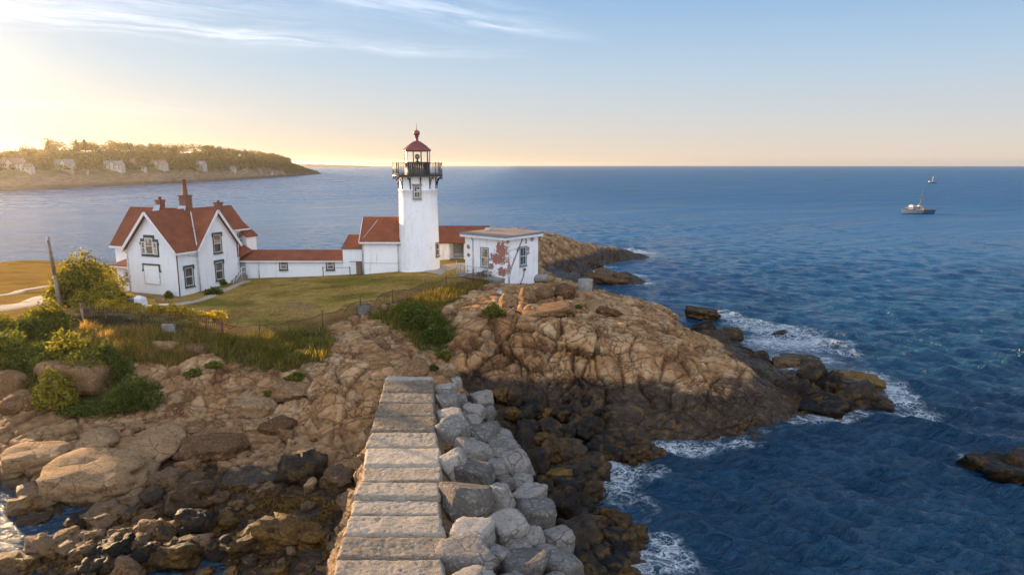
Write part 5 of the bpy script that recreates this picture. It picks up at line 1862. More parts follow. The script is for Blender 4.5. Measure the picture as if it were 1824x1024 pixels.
ROWS = {
    1: [(603, 92, 75, 45), (622, 145, 92, 50), (640, 208, 128, 72), (648, 285, 138, 88), (655, 362, 145, 112), (665, 510, 150, 150), (722, 686, 255, 178), (745, 848, 212, 130), (738, 955, 225, 160), (760, 1090, 220, 150), (700, 1240, 200, 150)],
    2: [(662, 122, 85, 60), (700, 205, 60, 70), (757, 250, 95, 62), (752, 300, 80, 62), (792, 368, 140, 98), (745, 448, 145, 108), (770, 560, 165, 112), (822, 690, 70, 140), (878, 655, 130, 125), (922, 800, 165, 120), (865, 955, 110, 130), (988, 990, 215, 120), (905, 1120, 190, 140)],
    3: [(800, 192, 112, 75), (838, 325, 95, 58), (832, 255, 65, 62), (882, 432, 140, 92), (865, 525, 112, 98), (905, 590, 85, 72), (960, 905, 142, 95), (1042, 868, 120, 118), (1120, 1110, 190, 130), (905, 850, 90, 70)],
    4: [(900, 368, 85, 62), (952, 508, 140, 108), (985, 590, 132, 68), (1012, 662, 142, 92), (1042, 755, 190, 125), (1150, 868, 165, 112), (1150, 985, 230, 130), (945, 430, 70, 60), (1085, 700, 80, 70)],
}
ROWZ = {1: 2.95, 2: 2.55, 3: 2.05, 4: 1.65}
ROWN = {1: 'touching the walkway at', 2: 'in the second row beside', 3: 'in the third row down beside', 4: 'low on the seaward slope beside'}
_pend = []
for row, lst in ROWS.items():
    for (x, y, w, h) in lst:
        px, py = Z2(x, y)
        z = ROWZ[row] + (-0.12 if w < 90 else 0.05 if w > 180 else 0)
        p = P(px, py, z)
        s = scale_at(p)
        W = w / 2.6667 / s * 0.95
        Hh_ = max(h / 2.6667 / s * 1.05, 0.7 * W)
        _pend.append((row, p, W, Hh_, (x, y)))
_tot = {}
for r_ in _pend:
    _tot.setdefault((r_[0], slab_word(r_[1].y)), []).append(r_)
for key, lst in _tot.items():
    lst.sort(key=lambda r: -r[2])
    for j, (row, p, W, Hh_, xy) in enumerate(lst):
        size = '' if len(lst) == 1 else ('larger ' if j == 0 else 'smaller ' if j == len(lst) - 1 else 'middling ')
        sw = key[1]
        lab = '%sgrey granite boulder %s %s slab' % (size, ROWN[row], 'the nearest' if sw == 'nearest' else 'the ' + sw + '-nearest')
        stone('granite_boulder', 'granite', (p.x, p.y, p.z), (W, W * rng.uniform(0.85, 1.15), Hh_), (rng.normal(0, 0.12), rng.normal(0, 0.16), rng.uniform(-0.6, 0.6) + 1.57 * rng.integers(4)), lab, 'granite boulders piled along the breakwater', 'boulder')

# dark rocks between the boulders and the water
DARKS = [(960, 175, 75, 105, 1.7), (895, 170, 90, 60, 1.7), (1040, 240, 110, 70, 1.2), (1182, 262, 100, 85, 1.0), (1110, 262, 60, 60, 1.0), (1285, 330, 160, 140, 0.5), (1120, 335, 130, 80, 1.0), (1000, 265, 90, 60, 1.3),
         (1010, 330, 110, 80, 1.2), (1320, 515, 150, 80, 0.25), (1215, 440, 150, 120, 0.7), (1130, 430, 130, 110, 0.9), (1060, 500, 120, 190, 1.1), (1080, 640, 150, 170, 1.1), (1180, 700, 170, 190, 0.8), (1220, 600, 170, 110, 0.5),
         (1290, 640, 130, 90, 0.3), (1270, 725, 120, 90, 0.25), (1270, 860, 190, 210, 0.6), (1422, 758, 125, 100, 0.15), (1440, 880, 200, 150, 0.2), (1400, 985, 220, 130, 0.25), (1520, 842, 125, 60, 0.0), (1430, 408, 150, 55, 0.1),
         (1515, 458, 130, 42, 0.0), (1330, 945, 160, 130, 0.4), (1490, 375, 80, 40, 0.0), (1250, 1010, 200, 130, 0.6), (1460, 1090, 220, 140, 0.1), (1330, 1100, 220, 140, 0.4), (1000, 400, 110, 80, 1.1), (940, 260, 70, 70, 1.4),
         (1070, 390, 110, 80, 0.9), (1360, 430, 110, 60, 0.15), (1250, 520, 120, 80, 0.5), (1150, 560, 120, 90, 0.7), (1190, 360, 110, 70, 0.8), (1340, 800, 120, 90, 0.35), (1380, 870, 110, 80, 0.3)]
for j, (x, y, w, h, z) in enumerate(DARKS):
    p = P(*Z2(x, y), z)
    W = w / 2.6667 / scale_at(p) * 1.1
    nd = 'high' if z > 1.0 else 'at the water edge' if z < 0.3 else 'midway'
    side = {'high': 'close under the boulders', 'at the water edge': 'at the foam edge', 'midway': 'midway to the foam'}[nd]
    lab = 'dark rock %s, seaward of %s slab' % (side, slab_word(p.y) + (' from the near end' if slab_word(p.y) != 'nearest' else ''))
    n = uniq(lab)
    if n > 1:
        lab = ('weedy ' if n == 2 else 'small ' if n == 3 else 'jagged ') + lab
    k = 'weed' if n == 2 else 'dark'
    stone('shore_rock', k, p, (W * (0.75 if n == 3 else 1), W * rng.uniform(0.8, 1.1), max(0.62 * W, h / 2.6667 / scale_at(p) * 0.85)), None, lab, 'dark rocks along the seaward waterline of the breakwater')
for j in range(70):
    x, y = rng.uniform(960, 1420), rng.uniform(180, 1080)
    if x < 900 + (y - 200) * 0.33 + 60:
        continue
    q = G(*Z2(x, y))
    W = rng.uniform(0.35, 0.85)
    stone('rubble_stone', 'dark', (q.x, q.y, q.z + 0.1 * W), (W, W * rng.uniform(0.7, 1.1), W * 0.75), None, 'small dark stone in the rubble between the boulders and the foam', 'small dark stones seaward of the breakwater', 'stone')

# ------------------------------------------------------------------ beach stones on the left
Z1 = lambda x, y: (x / 2.6667, 640 + y / 2.6667)
NAMED = [
    ('ledge_rock', 'tan', 470, 585, 470, 235, 0.40, 0.38, 'big flat sunlit tan ledge rock above the tide pool'),
    ('ledge_rock', 'tan', 190, 500, 310, 160, 0.45, 0.34, 'long low tan ledge behind the big flat sunlit ledge, at the left edge'),
    ('ledge_rock', 'tan', 450, 410, 190, 100, 0.9, 0.5, 'rounded tan rock right behind the big flat ledge'),
    ('ledge_rock', 'tan', 700, 440, 290, 140, 0.85, 0.35, 'pale flat slab of rock at the middle of the beach'),
    ('ledge_rock', 'tan', 1010, 435, 280, 120, 0.8, 0.35, 'flat brown slab of rock right of the pale one on the beach'),
    ('shore_rock', 'brown', 180, 672, 200, 125, 0.2, 0.6, 'brown rock at the left foot of the big flat ledge, beside the pool'),
    ('shore_rock', 'brown', 495, 755, 180, 115, 0.45, 0.62, 'dark square block in front of the big flat ledge'),
    ('shore_rock', 'brown', 600, 845, 145, 85, 0.4, 0.6, 'dark rounded rock just in front of the dark square block'),
    ('shore_rock', 'brown', 795, 580, 160, 130, 0.7, 0.7, 'tall sunlit brown rock at the top of the rubble heap'),
    ('shore_rock', 'tan', 905, 515, 95, 75, 0.85, 0.8, 'small yellow-topped stone standing at the back of the rubble heap'),
    ('shore_rock', 'brown', 910, 570, 115, 60, 0.75, 0.55, 'flat brown stone below the small yellow-topped one'),
    ('shore_rock', 'brown', 905, 655, 200, 135, 0.7, 0.68, 'large dark boulder in the middle of the rubble heap'),
    ('shore_rock', 'brown', 1035, 662, 105, 75, 0.6, 0.65, 'dark stone right of the large dark boulder'),
    ('shore_rock', 'dark', 925, 790, 170, 150, 0.6, 0.8, 'upright dark slab with a yellow weed patch in front of the large dark boulder'),
    ('shore_rock', 'dark', 1442, 518, 220, 125, 0.9, 0.6, 'big black boulder near the breakwater foot'),
    ('shore_rock', 'brown', 1600, 570, 145, 95, 0.85, 0.65, 'brown block between the black boulder and the breakwater'),
    ('shore_rock', 'tan', 1475, 592, 55, 42, 0.7, 0.7, 'small pale stone in front of the black boulder'),
    ('shore_rock', 'weed', 1180, 885, 215, 150, 0.45, 0.6, 'large rounded rock wrapped in orange weed'),
    ('shore_rock', 'weed', 1070, 772, 95, 75, 0.5, 0.7, 'small weed-covered stone behind the large weed-wrapped rock'),
    ('shore_rock', 'weed', 1420, 850, 240, 110, 0.5, 0.45, 'low weedy rock nearest the breakwater wall'),
    ('shore_rock', 'weed', 840, 935, 220, 150, 0.35, 0.5, 'wide weedy mound at the front of the rubble heap'),
    ('shore_rock', 'dark', 1050, 900, 120, 105, 0.4, 0.75, 'black stone left of the large weed-wrapped rock'),
    ('shore_rock', 'brown', 1000, 900, 80, 90, 0.35, 0.6, 'brown stone left of the black one by the weed-wrapped rock'),
    ('tan_boulder', 'tan', 400, 160, 265, 120, 1.6, 0.6, 'large rounded tan boulder lying among the green bushes'),
    ('tan_boulder', 'tan', 75, 180, 140, 125, 1.4, 0.9, 'tall tan boulder at the left end of the bushes'),
    ('tan_boulder', 'tan', 118, 248, 140, 85, 1.2, 0.65, 'pale boulder below the tall tan one at the left'),
    ('tan_boulder', 'tan', 1200, 250, 180, 105, 1.5, 0.62, 'oval tan boulder at the foot of the ledge'),
    ('tan_boulder', 'tan', 1325, 322, 130, 60, 1.2, 0.5, 'flat tan stone right of the oval boulder'),
    ('tan_boulder', 'tan', 1368, 362, 70, 50, 1.1, 0.7, 'small round stone below the flat tan stone'),
    ('tan_boulder', 'tan', 1225, 318, 110, 60, 1.15, 0.5, 'low stone below the oval tan boulder'),
    ('shore_rock', 'brown', 230, 905, 180, 95, 0.2, 0.5, 'dark low rock beyond the pool near the bottom left'),
    ('shore_rock', 'brown', 320, 880, 170, 80, 0.25, 0.5, 'ridged brown rock right of the dark low rock by the pool'),
    ('shore_rock', 'brown', 170, 765, 140, 45, -0.05, 0.35, 'flat rock half sunk in the tide pool'),
    ('shore_rock', 'brown', 90, 985, 200, 90, 0.1, 0.5, 'weedy brown rock at the bottom left corner'),
]
for (nm, kind, x, y, w, h, z, asp, lab) in NAMED:
    p = P(*Z1(x, y), z)
    W = w / 2.6667 / scale_at(p) * 1.08
    zz = GZ(p.x, p.y, z)
    flat = nm == 'ledge_rock'
    stone(nm, kind, (p.x, p.y, max(z, zz + 0.12 * W * asp)), (W, W * (0.8 if flat else rng.uniform(0.7, 0.95)), W * asp), (rng.normal(0, 0.08), rng.normal(0, 0.08), rng.uniform(-0.35, 0.35)), lab, 'stones on the beach left of the breakwater', 'boulder' if 'boulder' in nm else 'rock')
HEAP = [(680, 705, 85, 65), (630, 752, 95, 62), (692, 762, 85, 55), (570, 895, 110, 90), (450, 842, 85, 75), (405, 912, 95, 85), (492, 922, 115, 85), (660, 882, 95, 72), (728, 812, 105, 62), (735, 675, 110, 60), (655, 815, 70, 60),
        (820, 800, 80, 90), (860, 720, 80, 70), (780, 690, 70, 90), (640, 690, 80, 60), (700, 930, 110, 80), (550, 970, 110, 80), (620, 995, 120, 80), (450, 990, 100, 70), (960, 870, 90, 70), (770, 850, 90, 60), (380, 790, 100, 60)]
for j, (x, y, w, h) in enumerate(HEAP):
    q = G(*Z1(x, y + h * 0.3))
    W = w / 2.6667 / scale_at(q) * 1.15
    stone('heap_stone', 'brown' if j % 3 else 'dark', (q.x, q.y, q.z + 0.25 * W), (W, W * rng.uniform(0.75, 1.05), W * 0.75), None, 'dark stone of middling size in the rubble heap on the beach', 'middling stones in the beach rubble heap', 'stone')
nfill = 0
for j in range(420):
    x, y = rng.uniform(0, 1560), rng.uniform(560, 1060)
    if y < 1060 - (x - 0) * 0.40 and not (x > 500 and y > 640 and y > 1000 - (x - 100) * 0.5):
        continue
    if x > 1100 and rng.random() < 0.4:
        continue
    q = G(*Z1(x, y))
    if q.z < -0.15:
        continue
    W = rng.uniform(0.18, 0.6) * (1.2 if rng.random() < 0.2 else 0.9)
    nfill += 1
    if nfill > 120:
        break
    kind = 'weed' if (x > 1000 and rng.random() < 0.4) else 'brown'
    stone('beach_stone', kind, (q.x, q.y, q.z + 0.1 * W), (W, W * rng.uniform(0.7, 1.1), W * 0.7), None, 'small brown weedy stone scattered over the lower beach', 'small stones scattered on the lower beach', 'stone')
# pale pebbles at the foot of the ledge
for j in range(60):
    x, y = rng.uniform(150, 1500), rng.uniform(230, 470)
    q = G(*Z1(x, y))
    W = rng.uniform(0.15, 0.45)
    stone('beach_stone', 'tan', (q.x, q.y, q.z + 0.1 * W), (W, W * rng.uniform(0.7, 1.1), W * 0.6), None, 'small tan stone lying on the upper beach below the ledge', 'small tan stones on the upper beach', 'stone')

# ------------------------------------------------------------------ rocks standing in the sea
SEA = [
    (1448, 674, 46, 50, 1.1, 'dark', 'tallest dark peak on the rocky spit'), (1478, 688, 46, 40, 0.9, 'dark', 'dark peak right of the tallest one on the spit'), (1412, 696, 56, 40, 0.7, 'dark', 'dark rock at the left end of the spit, against the big rock'),
    (1515, 708, 74, 34, 0.45, 'dark', 'broad dark rock in the middle of the spit'), (1552, 718, 66, 22, 0.15, 'dark', 'weedy rock at the tip of the spit'), (1470, 724, 80, 32, 0.25, 'dark', 'weedy rock low in front of the spit peaks'),
    (1525, 678, 70, 22, 0.2, 'weed', 'flat brown rock behind the spit, awash in foam'), (1400, 647, 44, 22, 0.2, 'brown', 'small sunlit brown rock alone behind the spit'), (1345, 642, 44, 30, 0.3, 'dark', 'black rock between the big rock and the lone brown one'),
    (1322, 633, 36, 26, 0.4, 'dark', 'small black rock against the right flank of the big rock'), (1272, 606, 50, 28, 0.6, 'dark', 'dark weedy mass at the waterline of the right flank'), (1252, 588, 44, 26, 0.8, 'dark', 'dark rock at the upper right flank beside the foam'),
    (1248, 558, 48, 22, 0.5, 'brown', 'sunlit brown rock in the surf off the right flank'), (1385, 594, 34, 9, 0.0, 'dark', 'rock barely awash in the foam field'), (1302, 624, 42, 28, 0.5, 'dark', 'jagged dark rock beside the black ones on the right flank'),
    (1300, 600, 40, 30, 0.4, 'dark', 'low dark rock behind the jagged one on the right flank'),
    (1818, 842, 150, 46, -0.1, 'dark', 'dark weedy rock rising from the sea at the right edge'), (1850, 836, 110, 60, 0.0, 'dark', 'rock at the right edge behind the weedy one, cut by the frame'),
    (1060, 475, 26, 14, 0.2, 'dark', 'small dark rock in the channel behind the hut'), (1085, 497, 66, 26, 0.5, 'brown', 'brown rock in the surf beyond the concrete cylinder'), (1040, 494, 44, 20, 0.6, 'dark', 'dark rock left of the brown one beyond the concrete cylinder'), (1112, 455, 14, 5, 0.0, 'dark', 'tiny rock awash off the far promontory'), (1040, 470, 40, 12, 0.4, 'dark', 'flat dark rock at the end of the channel behind the hut'),
    (1118, 780, 70, 34, 0.1, 'dark', 'dark rock in the foam under the big rock'), (1150, 805, 60, 22, 0.0, 'dark', 'low rock in the foam beyond the breakwater boulders'), (1085, 800, 70, 34, 0.2, 'dark', 'rounded dark rock at the inner corner of the cove'),
]
for (x, y, w, h, z, kind, lab) in SEA:
    p = P(x, y, z)
    s = scale_at(p)
    W = w / s * 1.1
    stone('sea_rock', kind, (p.x, p.y, p.z - 0.1), (W, W * 0.8, max(h / s * 1.15, 0.3 * W)), (rng.normal(0, 0.12), rng.normal(0, 0.12), rng.uniform(-0.5, 0.5)), lab, 'rocks standing in the sea')
# tan blocks on the ridge
RIDGE = [(1005, 515, 40, 22, 'tan block on the ridge below the fallen concrete pipe'), (965, 520, 44, 26, 'squarish tan block on the ridge under the hut'), (940, 525, 30, 30, 'small upright tan block on the ridge under the hut'), (975, 548, 90, 18, 'long flat tan slab lying across the ridge'),
         (1060, 545, 40, 20, 'rounded tan block on the ridge below the concrete cylinder'), (1085, 552, 44, 18, 'tan block right of the rounded one below the concrete cylinder'), (905, 535, 34, 24, 'tan block at the left end of the ridge'), (740, 655, 50, 24, 'broad tan block behind the far end of the slabs'), (720, 652, 30, 26, 'small tan block behind the far left corner of the slabs'), (795, 655, 40, 20, 'tan block behind the far boulders'),
         (352, 618, 44, 18, 'pale flat rock in the grass below the picket fence'), (300, 612, 40, 20, 'pale broken rock left of the flat one in the grass'), (520, 690, 80, 26, 'long tan rock ledge sticking out above the beach')]
for (x, y, w, h, lab) in RIDGE:
    q = G(x, y + h * 0.35)
    s = scale_at(q)
    W = w / s
    stone('ridge_block', 'tan', (q.x, q.y, q.z + 0.05 * h / s), (W, W * 0.8, h / s * 1.1), (rng.normal(0, 0.08), rng.normal(0, 0.08), rng.uniform(-0.4, 0.4)), lab, 'loose tan blocks on the headland')
# ------------------------------------------------------------------ vegetation
def leaf_mat(name, c0, c1, c2, trans=0.5):
    m, nt = material(name)
    geo = nt.n('ShaderNodeNewGeometry')
    nz = nt.noise((geo, 'Position'), 1.3, 4, 0.6)
    mx = nt.math('ADD', nt.math('MULTIPLY', (geo, 'Random Per Island'), 0.5), nt.math('MULTIPLY', nz, 0.5))
    c = nt.ramp(mx, [(0.25, c0), (0.5, c1), (0.78, c2)])
    b = nt.n('ShaderNodeBsdfPrincipled', {'Base Color': (c, 0), 'Roughness': 0.6, 'Specular IOR Level': 0.12})
    bright = nt.mix(1.0, (c, 0), (2.3, 1.8, 0.6), 'MULTIPLY')
    t = nt.n('ShaderNodeBsdfTranslucent', {'Color': (bright, 2)})
    mx2 = nt.n('ShaderNodeMixShader', {0: trans, 1: b, 2: t})
    nt.n('ShaderNodeOutputMaterial', {0: mx2})
    return m


LEAF = leaf_mat('bush_leaves', (0.045, 0.060, 0.012), (0.115, 0.13, 0.022), (0.22, 0.215, 0.038))
LEAFD = leaf_mat('dark_bush_leaves', (0.030, 0.046, 0.010), (0.070, 0.098, 0.018), (0.135, 0.165, 0.030), 0.45)
LEAFY = leaf_mat('bright_bush_leaves', (0.08, 0.085, 0.014), (0.20, 0.19, 0.028), (0.36, 0.31, 0.05))
GRASSG = leaf_mat('green_grass_blades', (0.055, 0.058, 0.013), (0.12, 0.112, 0.025), (0.23, 0.19, 0.06), 0.5)
GRASSY = leaf_mat('dry_grass_blades', (0.12, 0.085, 0.03), (0.22, 0.16, 0.06), (0.34, 0.26, 0.11), 0.5)
BARK = simple('bark', (0.10, 0.070, 0.045), 0.9, 0.3, 8)


def leaves_np(blobs, n, size, seed, updraft=0.35):
    """quads scattered in lumpy blobs: (cx,cy,cz,rx,ry,rz)"""
    g = np.random.default_rng(seed)
    vol = np.array([b[3] * b[4] * b[5] for b in blobs]) ** 0.67
    cnt = np.maximum(1, (vol / vol.sum() * n).astype(int))
    C = []
    N = []
    for b, k in zip(blobs, cnt):
        d = g.normal(0, 1, (k * 2, 3))
        d /= np.linalg.norm(d, axis=1, keepdims=True)
        lump = fbm(d * 2.3 + np.array(b[:3]), 3, seed)
        keep = g.random(k * 2) < (0.5 + 0.9 * lump)
        d, lump = d[keep], lump[keep]
        r = (0.50 + 0.5 * g.random(len(d)) ** 0.45) * (1 + 0.42 * lump)
        r += (g.random(len(d)) < 0.10) * g.random(len(d)) * 0.42
        p = np.array(b[:3]) + d * r[:, None] * np.array(b[3:6])
        C.append(p); N.append(d)
    C = np.concatenate(C); N = np.concatenate(N)
    m = len(C)
    nr = N * 0.8 + g.normal(0, 0.7, (m, 3)) + np.array((0, 0, updraft))
    nr /= np.linalg.norm(nr, axis=1, keepdims=True)
    t = np.cross(nr, g.normal(0, 1, (m, 3)))
    t /= np.linalg.norm(t, axis=1, keepdims=True)
    bt = np.cross(nr, t)
    s = size * g.uniform(0.6, 1.35, m)[:, None]
    V = np.stack([C - t * s, C - bt * s * 0.45 + nr * s * 0.12, C + t * s, C + bt * s * 0.45 + nr * s * 0.12], 1).reshape(-1, 3)
    Q = np.arange(m * 4).reshape(m, 4)
    return V, Q


def stems_mb(blobs, base, g):
    mb = MB()
    for b in blobs:
        for k in range(2):
            a = Vector(base) + Vector((g.normal(0, 0.15), g.normal(0, 0.15), -0.2))
            c = Vector(b[:3]) + Vector(g.normal(0, 0.25, 3)) * b[3]
            mid = (a + c) / 2 + Vector(g.normal(0, 0.12, 3))
            mb.tube(a, mid, 0.05, 0.035, 6)
            mb.tube(mid, c, 0.035, 0.012, 6)
    return mb


def shrub(px, py, w, h, mat, seed, label, size=0.13, dens=1.0, name='shrub', group='green bushes on the left slope', nb=5, depth=0.8):
    """px, py: photo pixel at the foot; w, h in photo pixels"""
    q = G(px, py)
    s = scale_at(q)
    W, H_ = w / s, h / s
    g = np.random.default_rng(seed)
    o = empty(name, q, 0, label, 'bush', group)
    blobs = []
    for k in range(nb):
        t = (k + 0.5) / nb - 0.5
        r = W * g.uniform(0.22, 0.32)
        hz = H_ * g.uniform(0.55, 0.78) * (1 - 1.1 * t * t)
        blobs.append((t * W * 0.72, g.normal(0, 0.22) * W * depth * 0.6 + 0.1 * W, hz * 0.62, r, r * depth, hz * 0.55))
    blobs.append((g.normal(0, 0.05) * W, 0.1 * W, H_ * 0.62, W * 0.26, W * 0.26 * depth, H_ * 0.36))
    n = int(dens * 1500 * (W * H_ / 6) ** 0.9 * (0.13 / size) ** 1.6) + 400
    n = min(n, 9000)
    V, Q = leaves_np(blobs, n, size, seed)
    V[:, 2] = np.maximum(V[:, 2], -0.25)
    np_mesh('leaves', V, Q, mat, o, False)
    stems_mb(blobs, (0, 0.1 * W, 0), g).build('stems', BARK, o, True, fix=False)
    return o


SH = [
    (150, 546, 100, 100, LEAF, 'tall bush beside the left end of the house', 0.15, 1.2), (118, 548, 60, 66, LEAF, 'bush between the utility pole and the tall bush', 0.15, 1.1),
    (183, 552, 84, 56, LEAFY, 'bright low bush in front of the house porch', 0.13, 1.3), (215, 547, 40, 26, LEAFD, 'small dark bush at the corner of the porch', 0.12, 1.0),
    (88, 592, 76, 60, LEAF, 'bush in front of the foot of the utility pole', 0.15, 1.2), (52, 612, 64, 56, LEAFD, 'dark bush left of the one at the pole foot', 0.15, 1.2),
    (22, 660, 90, 76, LEAFD, 'dark green bush at the left edge of the photo, below the road', 0.15, 1.2), (4, 604, 60, 50, LEAF, 'bush at the left edge just under the road', 0.15, 1.1), (70, 660, 70, 52, LEAFD, 'dark bush between the edge bush and the mound of bushes', 0.14, 1.1),
    (125, 672, 130, 84, LEAF, 'broad bush covering the top of the mound', 0.14, 1.2), (190, 672, 80, 64, LEAFD, 'dark bush on the right shoulder of the mound', 0.13, 1.2), (95, 735, 80, 80, LEAFY, 'bright yellow-green bush hanging down left of the tan boulder', 0.13, 1.3),
    (150, 690, 90, 40, LEAF, 'low green bush above the tan boulder', 0.12, 1.2), (233, 738, 88, 72, LEAFD, 'dense dark green bush at the foot of the mound, right of the tan boulder', 0.12, 1.5), (150, 742, 90, 24, LEAFD, 'flat green bush under the tan boulder', 0.11, 1.3),
]
for k, (x, y, w, h, mt, lab, sz, dn) in enumerate(SH):
    shrub(x, y, w, h, mt, 300 + k, lab, sz, dn)
SG = [(745, 590, 80, 52, LEAFD, 'large dark bush filling the gully between the rocks'), (775, 612, 50, 36, LEAFD, 'dark bush low on the right side of the gully'), (722, 560, 44, 24, LEAF, 'green bush at the top of the gully by the fence'), (790, 640, 26, 16, LEAF, 'small green bush at the mouth of the gully'),
      (880, 566, 42, 26, LEAF, 'small green bush growing alone on the big rock'), (527, 678, 32, 16, LEAF, 'small green tuft on the ledge above the beach'), (1030, 549, 14, 6, LEAF, 'tiny green tuft on the ridge of the big rock'), (770, 660, 20, 10, LEAFD, 'tiny green tuft behind the far end of the slabs'), (345, 668, 30, 12, LEAF, 'low green tuft on the cracked ledge'), (380, 655, 30, 12, LEAF, 'green tuft above the cracked ledge, at the grass edge'),
      (480, 704, 20, 8, LEAF, 'thin green tuft beside the long rock ledge'), (865, 500, 34, 18, LEAF, 'weeds growing against the terrace of the hut'), (380, 525, 34, 14, LEAFD, 'low green plants at the foot of the house side wall'), (300, 532, 16, 14, LEAF, 'small plant at the foot of the front gable'), (393, 508, 20, 12, LEAFD, 'plants beside the passage steps')]
for k, (x, y, w, h, mt, lab) in enumerate(SG):
    shrub(x, y, w, h, mt, 400 + k, lab, 0.10, 1.4, group='small bushes among the rocks and walls', nb=4)


def vines():
    """leafy creeper smothering the picket fence"""
    g = np.random.default_rng(77)
    blobs = []
    pts = [(180, 572), (205, 577), (230, 580), (255, 583), (280, 586), (305, 588), (330, 591), (355, 594), (380, 597)]
    q0 = G(280, 586)
    vine_leaf = leaf_mat('creeper_leaves', (0.11, 0.10, 0.014), (0.28, 0.23, 0.03), (0.46, 0.36, 0.05), 0.55)
    for i, (x, y) in enumerate(pts):
        q = G(x, y) - q0
        for k in range(2):
            blobs.append((q.x + g.normal(0, 0.3), q.y + 0.45 + g.normal(0, 0.15), q.z + g.uniform(0.95, 1.6), 0.75, 0.4, g.uniform(0.3, 0.52)))
        if i == 5:
            blobs.append((q.x, q.y + 0.5, q.z + 1.6, 0.45, 0.3, 0.55))
    o = empty('climbing_vine', q0, 0, 'bright green creeper covering the top of the picket fence', 'vine')
    V, Q = leaves_np(blobs, 6500, 0.11, 78)
    np_mesh('leaves', V, Q, vine_leaf, o, False)


vines()


def blades(name, polyfn, n, hmin, hmax, mat, seed, wid=0.02, lean=0.35, clump=0.5):
    g = np.random.default_rng(seed)
    out = []
    tries = 0
    while len(out) < n and tries < n * 8:
        tries += 1
        x, y = polyfn(g)
        h = BVH.ray_cast(Vector((x, y, 30)), Vector((0, 0, -1)))
        if h[0] is None:
            continue
        out.append((x, y, h[0].z))
    B = np.array(out)
    m = len(B)
    cl = fbm(B * np.array((0.7, 0.7, 0)), 3, seed)
    keep = g.random(m) < np.clip(0.55 + clump * 1.6 * cl, 0.05, 1)
    B, cl = B[keep], cl[keep]
    m = len(B)
    H_ = g.uniform(hmin, hmax, m) * (0.8 + 0.8 * np.clip(cl + 0.2, 0, 1))
    a = g.uniform(0, 6.28, m)
    sd = np.stack([np.cos(a), np.sin(a), np.zeros(m)], 1) * (wid * g.uniform(0.7, 1.4, m))[:, None]
    ln = np.stack([g.normal(0.15, lean, m), g.normal(0, lean, m), np.zeros(m)], 1) * H_[:, None]
    up = np.array((0, 0, 1.0)) * H_[:, None]
    B[:, 2] -= 0.04
    mid = B + up * 0.55 + ln * 0.3
    tip = B + up * 0.98 + ln
    V = np.stack([B - sd, B + sd, mid - sd * 0.8, mid + sd * 0.8, tip], 1).reshape(-1, 3)
    i = np.arange(m)[:, None] * 5
    T = np.concatenate([i + np.array((0, 1, 3)), i + np.array((0, 3, 2)), i + np.array((2, 3, 4))], 0)
    o = np_mesh(name, V, T, mat, None, False)
    tag(o, kind='stuff')


def poly_sampler(poly):
    P_ = np.array(poly)
    lo, hi = P_.min(0), P_.max(0)

    def f(g):
        while True:
            x, y = g.uniform(lo[0], hi[0]), g.uniform(lo[1], hi[1])
            c = False
            n = len(P_)
            for i in range(n):
                ax, ay = P_[i]; bx, by = P_[(i + 1) % n]
                if (ay > y) != (by > y) and x < (bx - ax) * (y - ay) / (by - ay + 1e-12) + ax:
                    c = not c
            if c:
                return x, y
    return f


ST1 = gp([(370, 600), (470, 606), (580, 588), (600, 605), (575, 648), (520, 655), (430, 655), (385, 640), (360, 620)])
ST2 = gp([(150, 580), (230, 590), (320, 596), (390, 604), (385, 630), (300, 650), (235, 645), (215, 660), (140, 640), (130, 600)])
ST3 = gp([(640, 572), (700, 548), (760, 524), (850, 505), (885, 500), (850, 517), (790, 545), (785, 565), (800, 590), (780, 620), (740, 620), (710, 590), (680, 575)])
ST4 = gp([(0, 590), (60, 590), (130, 600), (150, 650), (70, 730), (0, 690)])
blades('long_grass', poly_sampler(ST1), 11000, 0.35, 0.75, GRASSG, 11, 0.022, clump=0.6)
blades('long_grass', poly_sampler(ST2), 9000, 0.3, 0.75, GRASSY, 12, 0.02, clump=0.7)
blades('long_grass', poly_sampler(ST2), 5000, 0.3, 0.7, GRASSG, 13, 0.02, clump=0.8)
blades('long_grass', poly_sampler(ST3), 7000, 0.25, 0.65, GRASSG, 14, 0.02, clump=0.7)
blades('long_grass', poly_sampler(ST3), 2000, 0.3, 0.7, GRASSY, 15, 0.018, clump=0.7)
blades('long_grass', poly_sampler(ST4), 7000, 0.3, 0.7, GRASSG, 16, 0.022, clump=0.6)
LW = gp([(215, 555), (330, 545), (440, 505), (640, 502), (725, 495), (850, 492), (760, 520), (640, 554), (545, 590), (470, 600), (400, 597), (300, 575)])
blades('mown_grass', poly_sampler(LW), 26000, 0.05, 0.13, leaf_mat('lawn_blades', (0.10, 0.070, 0.022), (0.18, 0.122, 0.040), (0.28, 0.19, 0.075), 0.4), 17, 0.018, lean=0.6, clump=0.9)
# seaweed draped over the lower left beach
WD = gp([(330, 860), (430, 870), (540, 880), (600, 900), (585, 1000), (560, 1060), (420, 1060), (150, 1040), (60, 1000), (250, 950)])
WEEDM = leaf_mat('seaweed_fronds', (0.035, 0.018, 0.005), (0.11, 0.058, 0.012), (0.24, 0.135, 0.03), 0.3)
blades('seaweed', poly_sampler(WD), 20000, 0.05, 0.20, WEEDM, 18, 0.035, lean=1.3, clump=1.2)
